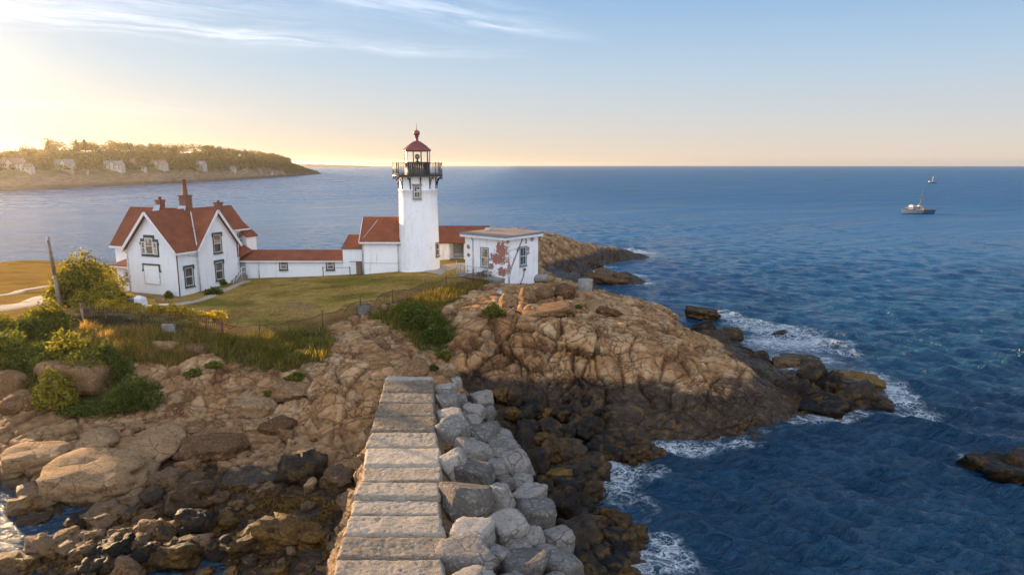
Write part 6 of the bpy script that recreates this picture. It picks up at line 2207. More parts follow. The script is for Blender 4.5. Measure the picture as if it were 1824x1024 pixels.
# ------------------------------------------------------------------ ground strips, fences, pole, small things
def strip(name, pix, width, mat, lift=0.05, kind='structure', sub=10):
    pts = [G(*p) if not isinstance(p, Vector) else p for p in pix]
    fine = []
    for i in range(len(pts) - 1):
        p0, p1, p2, p3 = pts[max(i - 1, 0)], pts[i], pts[i + 1], pts[min(i + 2, len(pts) - 1)]
        for k in range(sub):
            t = k / sub
            fine.append(0.5 * ((2 * p1) + (p2 - p0) * t + (2 * p0 - 5 * p1 + 4 * p2 - p3) * t * t + (3 * p1 - p0 - 3 * p2 + p3) * t ** 3))
    fine.append(pts[-1])
    V, Q = [], []
    nw = 6
    for i, p in enumerate(fine):
        a, b = fine[max(i - 1, 0)], fine[min(i + 1, len(fine) - 1)]
        d = Vector((b.x - a.x, b.y - a.y, 0)).normalized()
        s = Vector((-d.y, d.x, 0))
        zs = [GZ(p.x + s.x * width * (k / nw - 0.5), p.y + s.y * width * (k / nw - 0.5), p.z) for k in range(nw + 1)]
        zc = sum(zs) / len(zs)
        for k in range(nw + 1):
            x, y = p.x + s.x * width * (k / nw - 0.5), p.y + s.y * width * (k / nw - 0.5)
            V.append((x, y, max(zs[k], zc - 0.05) + lift - (0.12 if k in (0, nw) else 0)))
    for i in range(len(fine) - 1):
        for k in range(nw):
            a = i * (nw + 1) + k
            Q.append((a, a + nw + 1, a + nw + 2, a + 1))
    o = np_mesh(name, np.array(V), np.array(Q)[:, ::-1], mat, None, True)
    tag(o, kind=kind)
    return o


PATHM = simple('path_concrete', (0.34, 0.27, 0.205), 0.9, 0.2, 1.2, bstr=0.4, bdist=0.03)
ROADM = simple('pale_road', (0.30, 0.235, 0.175), 0.9, 0.15, 0.8, bstr=0.3, bdist=0.03)
strip('path', [(208, 549), (255, 546), (320, 541), (360, 533), (395, 519), (425, 506), (440, 500.5)], 1.15, PATHM)
strip('path', [(765, 487), (785, 479), (805, 474), (835, 471), (850, 470)], 2.6, PATHM, 0.06)
strip('road', [(-260, 566), (-60, 555), (0, 549), (45, 543), (75, 536), (100, 526)], 4.2, ROADM, 0.07)
strip('road', [(-200, 546), (0, 527), (40, 518), (70, 513), (100, 508)], 1.5, ROADM, 0.07)


def picket_fence():
    pts = [(148, 575), (190, 578), (250, 586), (312, 592), (370, 599), (395, 602)]
    q = [G(x, y) for x, y in pts]
    o = empty('picket_fence', q[0], 0, 'dark iron picket fence overgrown with creeper at the edge of the lawn', 'fence')
    rel = [p - q[0] for p in q]
    for r in rel:
        MB().tube((r.x, r.y, r.z - 0.3), (r.x, r.y, r.z + 1.5), 0.06, 0.05, 8).build('post', RUST, o, True)
    for z in (0.3, 1.2):
        MB().path([r + Vector((0, 0, z)) for r in rel], 0.025, 6).build('rail', RUST, o, True)
    pk = MB()
    for a, b in zip(rel[:-1], rel[1:]):
        n = max(3, int((b - a).length / 0.17))
        for k in range(1, n):
            p = a.lerp(b, k / n)
            pk.tube(p + Vector((0, 0, 0.1)), p + Vector((0, 0, 1.5 + 0.06 * math.sin(k * 2.7))), 0.026, 0.020, 5)
    pk.build('pickets', BLACK, o, True)


picket_fence()


def rail_fence():
    q = [G(136, 540), G(143, 556), G(149, 576)]
    o = empty('rail_fence', q[0], 0, 'short weathered rail fence beside the bright bush near the utility pole', 'fence')
    rel = [p - q[0] for p in q]
    for r in rel:
        MB().tube((r.x, r.y, r.z - 0.3), (r.x, r.y, r.z + 1.25), 0.09, 0.075, 8).build('post', WOODG, o, True)
    for z in (1.1, 0.55):
        m = MB()
        m.path([r + Vector((0, 0, z)) for r in rel], 0.06)
        m.build('rail', WOODG, o, True)


rail_fence()


def wire_fence():
    pts = [(398, 602), (463, 603), (478, 602), (516, 597), (575, 584), (643, 561), (700, 541), (757, 526), (795, 516), (843, 507), (884, 500)]
    q = [G(x, y) for x, y in pts]
    o = empty('wire_fence', q[0], 0, 'sagging brown wire mesh fence with thin posts along the cliff edge', 'fence')
    rel = [p - q[0] for p in q]
    hts = [1.3, 1.55, 1.5, 1.2, 1.45, 1.75, 1.3, 1.5, 1.35, 1.6, 1.3]
    for r, h in zip(rel, hts):
        MB().tube((r.x, r.y, r.z - 0.3), (r.x, r.y, r.z + h), 0.065, 0.055, 8).build('post', RUST, o, True)
    top, bot, me = MB(), MB(), MB()
    for (a, b) in zip(rel[:-1], rel[1:]):
        L = (b - a).length
        n = max(4, int(L / 0.16))
        seg = []
        for k in range(n + 1):
            t = k / n
            p = a.lerp(b, t)
            g = GZ(p.x + q[0].x, p.y + q[0].y, p.z + q[0].z) - q[0].z
            p = Vector((p.x, p.y, g))
            seg.append((p, 1.15 - 0.18 * math.sin(math.pi * t)))
        top.path([p + Vector((0, 0, h)) for p, h in seg[::3] + [seg[-1]]], 0.032, 5)
        bot.path([p + Vector((0, 0, 0.08)) for p, h in seg[::3] + [seg[-1]]], 0.014, 4)
        dv = (b - a).normalized()
        nrm = Vector((-dv.y, dv.x, 0))
        for k in range(n):
            for s in (-1, 1):
                k2 = k + s * 4
                if 0 <= k2 <= n:
                    (p, h), (p2, h2) = seg[k], seg[k2]
                    m_ = (p + p2) / 2
                    me.tube(p + Vector((0, 0, 0.08)), p2 + Vector((0, 0, h2 - 0.02)), 0.013, 0.013, 3, False)
            p, h = seg[k]
            me.tube(p + Vector((0, 0, 0.05)), p + Vector((0, 0, h)), 0.011, 0.011, 3, False)
        for z in (0.35, 0.62, 0.88):
            me.path([p + Vector((0, 0, z * h / 1.15)) for p, h in seg[::3] + [seg[-1]]], 0.008, 3)
    top.build('rail', RUST, o, True)
    bot.build('rail', RUST, o, True)
    me.build('wire_mesh', RUST, o, fix=False)
    # bent loose wire at the corner
    c = MB()
    r = rel[0]
    c.path([r + Vector((0.1, 0.1, 1.1)), r + Vector((0.5, 0.0, 0.75)), r + Vector((1.0, 0.1, 0.9)), r + Vector((1.3, 0.1, 1.35))], 0.03)
    c.build('bent_rail', RUST, o, True)


wire_fence()


def pole():
    b = G(110, 556)
    t = PY(84.5, 422, b.y)
    o = empty('utility_pole', b, 0, 'leaning bare wooden utility pole rising from the bushes at the left', 'pole')
    tt = t - b
    m = MB()
    m.tube(Vector((0, 0, -0.6)), tt * 0.5, 0.17, 0.145, 12)
    m.tube(tt * 0.5, tt, 0.145, 0.12, 12)
    m.build('shaft', WOODG, o, True)
    m = MB()
    m.obox(tt * 0.97 + Vector((0.05, -0.13, 0)), (1, 0, 0), (0, 1, 0), (0, 0, 1), 0.05, 0.07, 0.10)
    m.tube(tt * 0.97 + Vector((0.05, -0.14, 0.08)), tt * 0.97 + Vector((0.05, -0.14, 0.22)), 0.05, 0.03, 8)
    m.build('insulator', PIPEW, o, True)


pole()


def concrete_things():
    q = G(1043, 514)
    o = empty('concrete_cylinder', q, 0, 'upright grey concrete cylinder standing on the rocky ridge', 'concrete block')
    m = MB()
    m.lathe([(0.70, -0.5), (0.72, 0.0), (0.71, 0.85), (0.67, 0.90), (0.0, 0.905)], 32)
    m.build('body', CONC, o, True)
    m = MB()
    m.path([(0.62, -0.35, 0.86), (0.68, -0.42, 0.4), (0.60, -0.5, -0.2)], 0.03)
    m.path([(0.66, -0.30, 0.8), (0.9, -0.3, 0.5), (0.95, -0.35, -0.2)], 0.02)
    m.build('iron_strap', RUST, o, True)
    q = G(955, 502)
    o = empty('concrete_pipe', (q.x, q.y, q.z + 0.33), R(-8), 'fallen grey concrete pillar lying below the hut', 'concrete block')
    m = MB()
    prof = [(0.0, -1.25), (0.36, -1.22), (0.42, -1.15), (0.44, -0.4), (0.45, 0.6), (0.46, 1.1), (0.42, 1.2), (0.0, 1.22)]
    m.lathe(prof, 24)
    b = m.build('body', CONC, o, True)
    b.rotation_euler = (0, R(86), 0)
    q2 = PY(931, 498, q.y + 0.1)
    o = empty('concrete_chunk', (q2.x, q2.y, GZ(q2.x, q2.y, q2.z)), 0, 'broken grey concrete chunk leaning at the left end of the fallen pillar', 'concrete block')
    m = MB()
    m.prism([(-0.28, -0.25, -0.5), (0.42, -0.3, -0.6), (0.40, -0.25, 0.1), (0.05, -0.2, 0.75), (-0.35, -0.2, 0.55)], (0.08, 0.6, 0.03))
    m.build('body', CONC, o, False, 0.05)
    q = G(887, 523)
    m = MB()
    m.lathe([(0.0, 0.0), (0.15, 0.0), (0.17, 0.36), (0.18, 0.38), (0.15, 0.38), (0.13, 0.04), (0.0, 0.04)], 16)
    o = m.build('plastic_bucket', WHITE, None, True)
    o.location = q + Vector((0, 0, 0.1))
    o.rotation_euler = (R(75), 0, R(30))
    tag(o, 'white plastic bucket tipped over at the edge of the rocks below the hut', 'bucket')


concrete_things()


def stone_table():
    q = G(246, 545)
    o = empty('garden_table', q, R(-12), 'low pale stone table half covered by a white sheet in front of the house', 'table')
    for x in (-0.45, 0.35):
        m = MB()
        m.box((x - 0.14, -0.28, -0.2), (x + 0.14, 0.28, 0.62))
        m.build('leg', CONC, o, False, 0.02)
    m = MB()
    m.box((-0.72, -0.36, 0.62), (0.62, 0.36, 0.75))
    m.build('top', CONC, o, False, 0.02)
    # sheet: draped grid
    n, k = 26, 22
    U, W_ = np.meshgrid(np.linspace(-0.05, 0.92, n), np.linspace(-0.55, 0.55, k))
    z = 0.79 + 0.20 * np.exp(-((U - 0.15) / 0.32) ** 2 - (W_ / 0.3) ** 2)
    over = np.maximum(np.maximum(U - 0.6, 0), np.maximum(np.abs(W_) - 0.34, 0))
    pts = np.stack([U.ravel() * 4, W_.ravel() * 4, np.zeros(U.size)], 1)
    z = z - np.minimum(over * 2.2, 0.62) + fbm(pts, 3, 8).reshape(U.shape) * 0.05
    X = np.minimum(U, 0.62 + (U - 0.62) * 0.3)
    Y_ = np.sign(W_) * np.minimum(np.abs(W_), 0.37 + (np.abs(W_) - 0.37) * 0.25)
    V = np.stack([X.ravel(), Y_.ravel(), z.ravel()], 1)
    idx = np.arange(n * k).reshape(k, n)
    Q = np.stack([idx[:-1, :-1], idx[:-1, 1:], idx[1:, 1:], idx[1:, :-1]], 2).reshape(-1, 4)
    c = np_mesh('white_sheet', V, Q, WHITE, None, True)
    c.location = q
    c.rotation_euler = (0, 0, R(-12))
    sm = c.modifiers.new('thick', 'SOLIDIFY')
    sm.thickness = 0.015
    tag(c, 'white sheet draped over the right end of the stone table by the house', 'sheet')
    for (x, y, s, lab) in ((292, 535, 0.34, 'white stone on the grass near the front gable of the house'), (278, 536, 0.22, 'small pale stone left of the white stone near the front gable'), (318, 547, 0.16, 'tiny pale stone beside the curve of the path')):
        p = G(x, y)
        stone('garden_stone', 'granite', (p.x, p.y, p.z + s * 0.25), (s * 1.3, s, s * 0.8), None, lab, 'pale stones in front of the house', 'stone')
    p = G(647, 558)
    stone('garden_stone', 'granite', (p.x, p.y, p.z + 0.3), (1.1, 0.7, 0.9), None, 'pale grey rock leaning against the wire fence', None, 'stone')
    p = G(285, 582)
    m = MB()
    m.box((-0.55, -0.2, -0.3), (0.55, 0.2, 0.62))
    b = m.build('stone_block', CONC, None, False, 0.04)
    b.location = G(302, 590)
    tag(b, 'pale stone block standing against the picket fence', 'stone block')


stone_table()


# ------------------------------------------------------------------ boats
NAVY = simple('navy_hull', (0.020, 0.055, 0.12), 0.45, 0.2)
HULLW = simple('white_hull', (0.42, 0.39, 0.35), 0.5, 0.12)
DECKB = simple('deck_brown', (0.20, 0.14, 0.10), 0.8, 0.2)
BOOT = simple('boot_stripe', (0.03, 0.022, 0.022), 0.6, 0.2)


def hull(mat_side, L, B, H0, parent, sheer=0.7):
    """bow towards -x"""
    n, m = 28, 9
    V = []
    for i in range(n + 1):
        t = i / n
        x = -L / 2 + L * t
        bw = B / 2 * min(1, (1 - (1 - min(t / 0.42, 1)) ** 2)) ** 0.8 * (1 - 0.16 * max(0, (t - 0.6) / 0.4) ** 2)
        top = H0 + sheer * (1 - min(t / 0.6, 1)) ** 1.7 + 0.1 * max(0, (t - 0.7) / 0.3)
        for j in range(2 * m + 1):
            s = (j - m) / m
            a = abs(s)
            z = -0.55 + (top + 0.55) * a ** 1.3
            y = math.copysign(bw * (a ** 0.45) * (0.80 + 0.20 * a), s) if a > 0 else 0
            xx = x - 0.55 * (1 - min(t / 0.25, 1)) * a
            V.append((xx, y, z))
    w = 2 * m + 1
    Q = [(i * w + j, i * w + j + 1, (i + 1) * w + j + 1, (i + 1) * w + j) for i in range(n) for j in range(2 * m)]
    mb = MB().add(V, Q)
    mb.f.append(tuple(n * w + j for j in range(w)))
    mb.build('hull', mat_side, parent, True)
    d = MB()
    dv = []
    for i in range(n + 1):
        a, b = V[i * w], V[i * w + 2 * m]
        dv += [(a[0], a[1] * 0.97, a[2] - 0.22), (b[0], b[1] * 0.97, b[2] - 0.22)]
    d.add(dv, [(2 * i, 2 * i + 1, 2 * i + 3, 2 * i + 2) for i in range(n)])
    d.build('deck', DECKB, parent)
    r = MB()
    for k in (0, 2 * m):
        r.path([Vector(V[i * w + k]) for i in range(0, n + 1)], 0.07, 5)
    r.path([Vector(V[n * w]), Vector(V[n * w + 2 * m])], 0.07, 5)
    r.build('gunwale', BOOT, parent, True)
    return V


def hull_material():
    """white forward, blue towards the stern, dark boot top"""
    m, nt = material('fishing_hull_paint')
    tc = nt.n('ShaderNodeTexCoord')
    sep = nt.n('ShaderNodeSeparateXYZ', {0: (tc, 'Object')})
    nz = nt.noise((tc, 'Object'), 2.0, 4)
    k = nt.mapr(nt.math('ADD', (sep, 0), nt.math('MULTIPLY', (sep, 2), -0.8)), 0.2, 1.1)
    c = nt.mix(k, nt.ramp(nz, [(0.3, (0.26, 0.27, 0.28)), (0.6, (0.40, 0.40, 0.40))]), nt.ramp(nz, [(0.3, (0.03, 0.10, 0.20)), (0.6, (0.05, 0.17, 0.32))]))
    c = nt.mix(nt.mapr((sep, 2), 0.28, 0.22), c, (0.035, 0.022, 0.02))
    finish(nt, c, 0.45)
    return m


def fishing_boat():
    p = P(1634, 380.5, 0)
    s = scale_at(p)
    L = 57 / s
    o = empty('fishing_boat', (p.x, p.y, -0.05), R(4), 'white and blue fishing boat with a tall mast out on the sea', 'boat')
    hull(hull_material(), L, L * 0.30, 1.25, o, 0.85)
    a = MB()
    a.box((-L * 0.24, -1.15, 0.9), (L * 0.09, 1.15, 2.55))
    c = a.build('wheelhouse', HULLW, o, False, 0.06)
    a = MB()
    a.box((-L * 0.26, -1.3, 2.55), (L * 0.12, 1.3, 2.68))
    a.build('cabin_roof', HULLW, c)
    a = MB()
    for x in (-L * 0.20, -L * 0.12, -L * 0.04):
        a.box((x, -1.17, 1.75), (x + 0.62, 1.17, 2.3))
    a.box((-L * 0.245, -0.95, 1.8), (-L * 0.239, 0.95, 2.35))
    a.build('cabin_windows', GLASS, c)
    a = MB()
    a.box((-L * 0.23, -0.9, 2.68), (-L * 0.15, 0.9, 3.1))
    a.tube((-L * 0.1, 0, 2.68), (-L * 0.1, 0, 2.95), 0.3, 0.3, 10)
    a.box((L * 0.0, -0.6, 2.68), (L * 0.08, 0.6, 3.0))
    a.build('roof_gear', HULLW, c)
    a = MB()
    x = L * 0.07
    a.tube((x, 0, 2.6), (x + 0.05, 0, 5.3), 0.15, 0.12, 8)
    a.tube((x + 0.05, 0, 5.2), (x + 0.35, 0, 9.2), 0.08, 0.04, 8)
    a.tube((x + 0.1, 0, 4.7), (x + 1.3, 0, 5.3), 0.10, 0.08, 6)
    a.tube((x - 0.5, 0, 4.9), (x + 0.9, 0, 4.95), 0.08, 0.08, 6)
    a.box((x - 0.35, -0.25, 3.2), (x + 0.45, 0.25, 3.6))
    a.build('mast', WOODG, o, True)
    a = MB()
    for e in ((-L * 0.48, 0, 2.0), (L * 0.44, 0.9, 1.4), (L * 0.44, -0.9, 1.4)):
        a.tube((x + 0.3, 0, 8.6), e, 0.02, 0.02, 4)
    a.build('rigging', RUST, o)
    a = MB()
    a.box((L * 0.2, -1.0, 0.95), (L * 0.30, 1.0, 1.75))
    a.box((L * 0.33, -1.2, 0.95), (L * 0.42, 1.2, 1.5))
    a.build('deck_gear', DECKB, o, False, 0.05)
    a = MB()
    for i in range(5):
        xx = -L * 0.46 + i * L * 0.05
        a.tube((xx, -0.5 - i * 0.2, 1.6), (xx, -0.5 - i * 0.2, 2.3), 0.03, 0.03, 5)
        a.tube((xx, 0.5 + i * 0.2, 1.6), (xx, 0.5 + i * 0.2, 2.3), 0.03, 0.03, 5)
    a.build('bow_rail', PIPEW, o)


fishing_boat()


def far_boat():
    p = P(1660, 326.5, 0)
    s = scale_at(p)
    L = 14 / s
    o = empty('far_boat', (p.x, p.y, -0.35), 0, 'tiny dark boat near the horizon at the right', 'boat')
    hull(NAVY, L, L * 0.28, 0.9, o, 0.5)
    a = MB()
    a.box((-L * 0.42, -1.0, 0.9), (-L * 0.18, 1.0, 2.3))
    a.build('wheelhouse', HULLW, o, False, 0.06)
    a = MB()
    a.tube((L * 0.06, 0, 0.8), (L * 0.08, 0, 7.2), 0.35, 0.12, 8)
    a.tube((L * 0.0, 0, 2.6), (L * 0.16, 0, 2.6), 0.2, 0.2, 6)
    a.build('mast', PIPEW, o, True)


far_boat()
# ------------------------------------------------------------------ far shore with wood and houses
SHP = [(-260, 352), (-150, 347), (0, 341), (60, 338.5), (120, 336), (200, 332.5), (300, 328), (380, 323), (450, 319), (500, 315.5), (540, 312.3), (572, 310.3)]
SH3 = [P(x, y, 0) for x, y in SHP]
_cx = np.array([p.x for p in SH3]); _cy = np.array([p.y for p in SH3])
_ln = np.concatenate([[0], np.cumsum(np.hypot(np.diff(_cx), np.diff(_cy)))])
FL = _ln[-1]


def shore_pt(s):
    x, y = np.interp(s, _ln, _cx), np.interp(s, _ln, _cy)
    return x, y


DIRV = np.array((-0.28, 0.96))                # inland


def far_h(s, w):
    """ground height of the far land at arc length s, w metres inland"""
    s = np.asarray(s, float); w = np.asarray(w, float)
    e = np.clip((FL - s) / 330.0, 0, 1)            # tapers to the point
    top = 12.0 * e ** 0.75 + 0.6
    hill = 17.0 * np.clip((FL - s) / 560.0, 0, 1) ** 1.2
    h = top * sstep(-4, 62, w) ** 0.85 + hill * sstep(70, 240, w)
    p = np.stack([s * 0.02, w * 0.04, 0 * s], -1).reshape(-1, 3)
    h = h + (fbm(p, 4, 31).reshape(s.shape)) * 2.6 * sstep(-3, 20, w) * e
    return h - 1.2 * sstep(6, -8, w)


def far_xyz(s, w):
    x, y = shore_pt(s)
    return Vector((float(x + DIRV[0] * w), float(y + DIRV[1] * w), float(far_h(np.array([s]), np.array([w]))[0])))


def far_land():
    s = np.linspace(0, FL, 260)
    w = np.concatenate([np.linspace(-8, 70, 50), np.linspace(74, 420, 40)])
    S, W = np.meshgrid(s, w)
    x, y = shore_pt(S)
    wig = fbm(np.stack([S.ravel() * 0.03, W.ravel() * 0.02, S.ravel() * 0], 1), 4, 3).reshape(S.shape) * 9 * np.clip((FL - S) / 150, 0.1, 1)
    Hh_ = far_h(S, W)
    p = np.stack([S.ravel() * 0.09, W.ravel() * 0.16, S.ravel() * 0], 1)
    d1, d2, off, r = voro(p, 7)
    Hh_ = Hh_ + ((off * (r[:, :3] - 0.5) * 2).sum(1) * 2.6 - np.exp(-((d2 - d1) / 0.1) ** 2) * 0.8).reshape(S.shape) * sstep(-2, 10, W) * sstep(60, 35, W)
    V = np.stack([(x + DIRV[0] * (W + wig)).ravel(), (y + DIRV[1] * (W + wig)).ravel(), Hh_.ravel()], 1)
    idx = np.arange(S.size).reshape(S.shape)
    Q = np.stack([idx[:-1, :-1], idx[:-1, 1:], idx[1:, 1:], idx[1:, :-1]], 2).reshape(-1, 4)
    m, nt = material('far_land')
    geo = nt.n('ShaderNodeNewGeometry')
    at = nt.n('ShaderNodeAttribute', attribute_name='inland')
    n1 = nt.noise((geo, 'Position'), 0.08, 6, 0.65)
    n2 = nt.noise(nt.mapping((geo, 'Position'), (0.3, 0.3, 1.2)), 0.6, 5, 0.65)
    rk = nt.ramp(n2, [(0.3, (0.11, 0.066, 0.038)), (0.55, (0.21, 0.135, 0.08)), (0.75, (0.31, 0.215, 0.135))])
    sep = nt.n('ShaderNodeSeparateXYZ', {0: (geo, 'Position')})
    rk = nt.mix(nt.mapr((sep, 2), 3.6, 1.6, 0, 0.85), rk, (0.045, 0.034, 0.024))
    gr = nt.ramp(n1, [(0.35, (0.05, 0.055, 0.016)), (0.6, (0.12, 0.10, 0.035))])
    k = nt.mapr(nt.math('ADD', (at, 'Fac'), nt.math('MULTIPLY', n1, 26.0)), 42, 56)
    finish(nt, nt.mix(k, rk, gr), 0.9, n2, 0.8, 0.8)
    o = np_mesh('far_shore', V, Q, m, None, True, {'inland': W.ravel()})
    tag(o, kind='structure')


far_land()
FLEAF = leaf_mat('far_wood_leaves', (0.045, 0.042, 0.010), (0.095, 0.082, 0.018), (0.17, 0.14, 0.030), 0.45)


def crown(cx, cy, cz, w, h, g, per):
    bl = []
    for k in range(g.integers(5, 8)):
        a, rr = g.uniform(0, 6.28), g.uniform(0, 0.34) * w
        r = w * g.uniform(0.20, 0.33)
        bl.append((cx + rr * math.cos(a), cy + rr * math.sin(a), cz + h * g.uniform(0.42, 0.80), r, r, r * g.uniform(0.6, 0.85)))
    return leaves_np(bl, per, 0.95, int(g.integers(1e6)), 0.5)


S_MIN = next(s for s in np.linspace(0, FL, 400) if 912 + F * shore_pt(s)[0] / (shore_pt(s)[1] * CP) > -170)


def wood():
    g = np.random.default_rng(55)
    Vs, Qs, off = [], [], 0
    n = 0
    while n < 1050:
        s = g.uniform(S_MIN, FL - 26)
        w = g.choice([g.uniform(74, 110), g.uniform(100, 280)]) if s < FL - 260 else g.uniform(42, 120)
        sc = np.clip((FL - s) / 260, 0.22, 1)
        p = far_xyz(s, w)
        h = g.uniform(8, 13.5) * sc
        if 86 < w < 190 and s < FL * 0.6:
            h *= 1.1
        V, Q = crown(p.x, p.y, p.z - 0.5, g.uniform(9, 14) * sc, h, g, 200 if w < 120 else 120)
        Vs.append(V); Qs.append(Q + off); off += len(V)
        n += 1
    for k in range(420):            # hedges and scrub between and below the houses
        s = g.uniform(S_MIN, FL - 30)
        w = g.uniform(48, 78) if s < FL - 260 else g.uniform(24, 46)
        sc = np.clip((FL - s) / 200, 0.3, 1)
        p = far_xyz(s, w)
        V, Q = crown(p.x, p.y, p.z - 0.4, g.uniform(5, 9) * sc, g.uniform(2.5, 6.0) * sc, g, 80)
        Vs.append(V); Qs.append(Q + off); off += len(V)
    o = np_mesh('far_wood', np.concatenate(Vs), np.concatenate(Qs), FLEAF, None, False)
    tag(o, kind='stuff')


wood()


def pine(px, h, lab, Yadd=150, seed=1, py=None):
    s0 = None
    best = 9e9
    for s in np.linspace(0, FL, 500):
        p = far_xyz(s, Yadd)
        x = 912 + F * p.x / (p.y * CP + (CAM_Z - p.z) * SP)
        if abs(x - px) < best:
            best, s0, q = abs(x - px), s, p
    g = np.random.default_rng(seed)
    o = empty('pine_tree', q, 0, lab, 'tree', 'pines standing above the far wood')
    MB().tube((0, 0, -0.5), (0, 0, h), 0.35, 0.06, 8).build('trunk', BARK, o, True)
    bl = []
    for k in range(7):
        t = 0.42 + 0.56 * k / 6
        r = (1 - t) * h * 0.30 + 0.5
        for j in range(3):
            a = g.uniform(0, 6.28)
            bl.append((math.cos(a) * r * 0.5, math.sin(a) * r * 0.5, h * t, r * 0.75, r * 0.75, 0.55))
    V, Q = leaves_np(bl, 700, 0.8, seed, 0.6)
    np_mesh('crown', V, Q, FLEAF, o, False)


pine(88, 14, 'leftmost pine sticking up above the far wood', 170, 61)
pine(139, 14.5, 'middle pine of the close pair above the far wood, its left one', 170, 62)
pine(154, 15, 'right pine of the close pair above the far wood', 170, 63)

HWALL = [simple('far_white_wall', (0.50, 0.43, 0.34), 0.7, 0.1), simple('far_grey_wall', (0.30, 0.27, 0.23), 0.7, 0.1), simple('far_tan_wall', (0.30, 0.22, 0.15), 0.7, 0.1)]
HROOF = [simple('far_grey_roof', (0.20, 0.18, 0.16), 0.85, 0.15), simple('far_brown_roof', (0.22, 0.15, 0.10), 0.85, 0.15)]


def far_house(px, pw, ph, w_in, lab, rot, wm, rm, kind=0):
    best = 9e9
    for s in np.linspace(0, FL, 700):
        p = far_xyz(s, w_in)
        x = 912 + F * p.x / (p.y * CP + (CAM_Z - p.z) * SP)
        if abs(x - px) < best:
            best, q = abs(x - px), p
    sc = scale_at(q)
    W, T = 0.7 * pw / sc, 0.74 * ph / sc
    D = W * 0.62
    o = empty('far_house', (q.x, q.y, q.z - 0.3), R(rot), lab, 'house', 'houses along the far shore')
    ze = T * 0.58
    b = MB()
    b.prism([(-W / 2, -D / 2, -3), (-W / 2, D / 2, -3), (-W / 2, D / 2, ze), (-W / 2, 0, T), (-W / 2, -D / 2, ze)], (W, 0, 0))
    if kind >= 1:
        g0 = W * 0.17
        b.prism([(-g0, -D / 2 - 1.2, -3), (g0, -D / 2 - 1.2, -3), (g0, -D / 2 - 1.2, ze), (0, -D / 2 - 1.2, T * 0.96), (-g0, -D / 2 - 1.2, ze)], (0, D / 2, 0))
    b.build('wall', HWALL[wm], o)
    r = MB()
    k = (T - ze) / (D / 2)
    for s in (-1, 1):
        roof_slab(r, (-W / 2 - 0.4, 0, T + 0.25), (W / 2 + 0.4, 0, T + 0.25), (W / 2 + 0.4, s * (D / 2 + 0.5), T + 0.25 - k * (D / 2 + 0.5)), (-W / 2 - 0.4, s * (D / 2 + 0.5), T + 0.25 - k * (D / 2 + 0.5)), 0.25)
    if kind >= 1:
        k2 = (T * 0.96 - ze) / g0
        for s in (-1, 1):
            roof_slab(r, (0, -D / 2 - 1.6, T * 0.96 + 0.25), (0, 0, T * 0.96 + 0.25), (s * (g0 + 0.4), 0, T * 0.96 + 0.25 - k2 * (g0 + 0.4)), (s * (g0 + 0.4), -D / 2 - 1.6, T * 0.96 + 0.25 - k2 * (g0 + 0.4)), 0.2)
    r.build('roof', HROOF[rm], o)
    MB().box((W * 0.2, -0.5, T - 0.6), (W * 0.2 + 1.0, 0.5, T + 1.6)).build('chimney', BRICK, o)
    yf = -D / 2
    n = 4 if W > 10 else 3
    for i in range(n):
        x = -W / 2 + (i + 0.5) * W / n
        y = yf - (1.2 if kind >= 1 and abs(x) < W * 0.17 else 0)
        for z in ((ze * 0.28, ze * 0.76) if T > 6 else (ze * 0.5,)):
            MB().box((x - 0.38, y - 0.06, z - 0.6), (x + 0.38, y + 0.05, z + 0.6)).build('window', GLASS, o)
    if kind == 2:
        p_ = MB()
        p_.box((W * 0.2, yf - 2.2, 0.2), (W / 2, yf - 0.01, 0.5))
        p_.box((W * 0.2, yf - 2.3, ze * 0.55), (W / 2 + 0.1, yf - 0.01, ze * 0.55 + 0.25))
        for x in (W * 0.2 + 0.15, W * 0.35, W / 2 - 0.15):
            p_.box((x - 0.12, yf - 2.15, 0.5), (x + 0.12, yf - 1.9, ze * 0.55))
        p_.build('porch', HWALL[0], o)


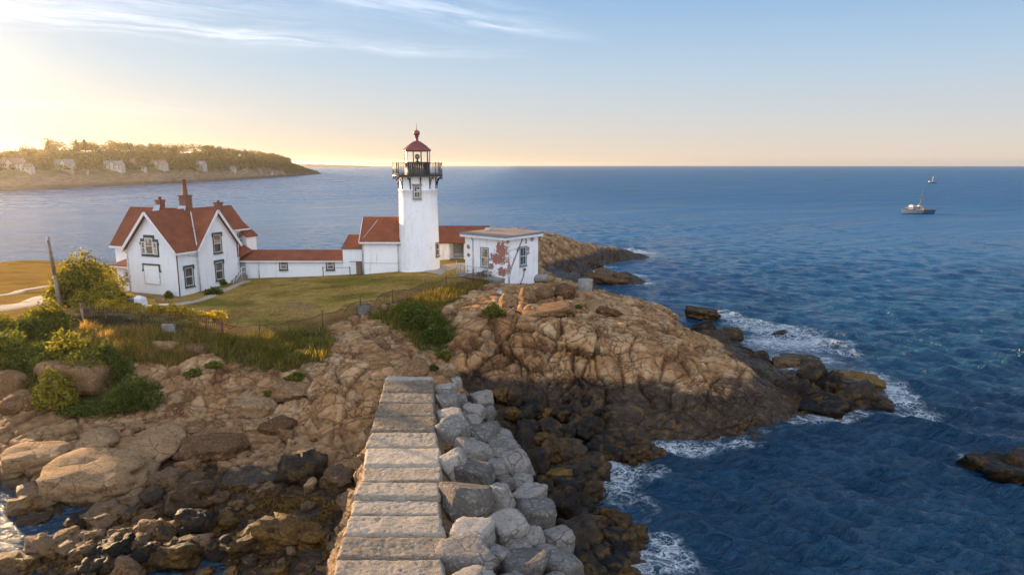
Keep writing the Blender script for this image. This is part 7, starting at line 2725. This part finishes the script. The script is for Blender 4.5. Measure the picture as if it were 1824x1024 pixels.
HS = [
    (24, 54, 30, 66, 'large pale house at the far left of the far shore', 10, 0, 1, 1), (47, 34, 17, 50, 'low annex house right in front of the large one at the far left', 5, 0, 1, 0),
    (117, 40, 26, 60, 'white gabled house with a porch on the far shore, second from the left', 14, 0, 0, 2), (205, 42, 20, 56, 'long low white house in the middle of the far shore', 8, 0, 0, 1), (231, 30, 24, 74, 'brown house half hidden behind the long low white one', 4, 2, 1, 1),
    (283, 37, 22, 60, 'big white house with a steep central gable on the far shore', 0, 0, 1, 1), (355, 32, 18, 56, 'white house with a grey roof right of the steep gabled one', -6, 0, 0, 2), (253, 18, 8, 50, 'low white shed between the brown house and the steep gabled house', 0, 0, 0, 0),
    (415, 14, 12, 44, 'small white house where the far land begins to narrow', 0, 0, 0, 1), (438, 11, 7, 38, 'tiny white cottage right of the small white house', 0, 0, 0, 0), (463, 12, 9, 34, 'tiny tan cottage in the trees near the end of the far land', 0, 2, 1, 1), (482, 10, 7, 30, 'rightmost tiny cottage near the tip of the far land', 0, 0, 0, 0),
    (152, 12, 6, 48, 'small shed right of the white gabled porch house', 0, 1, 0, 0),
]
for a in HS:
    far_house(*a)


def distant():
    """low headland on the horizon several kilometres away"""
    xs = np.linspace(470, 676, 60)
    V = []
    n = len(xs)
    for i, x in enumerate(xs):
        p = P(x, 300.3, 0)
        d = Vector((p.x, p.y, 0)).normalized() * 4200
        t = (x - 470) / 206
        h = 24 * (1 - t) ** 0.7 + 3 + 2.5 * math.sin(i * 0.9) * (1 - t)
        h = h * max(0, min(1, (1 - t) * 8))
        for k in range(7):
            dd = d * (1 + 0.02 * k)
            V.append((dd.x, dd.y, -3 + (h + 1.0) * math.sin(min(k, 6) / 6 * 1.6)))
    Q = [(i * 7 + k, (i + 1) * 7 + k, (i + 1) * 7 + k + 1, i * 7 + k + 1) for i in range(n - 1) for k in range(6)]
    o = np_mesh('distant_headland', np.array(V), np.array(Q), simple('distant_wooded_land', (0.055, 0.055, 0.03), 0.9, 0.25, 0.02), None, True)
    tag(o, kind='structure')


distant()
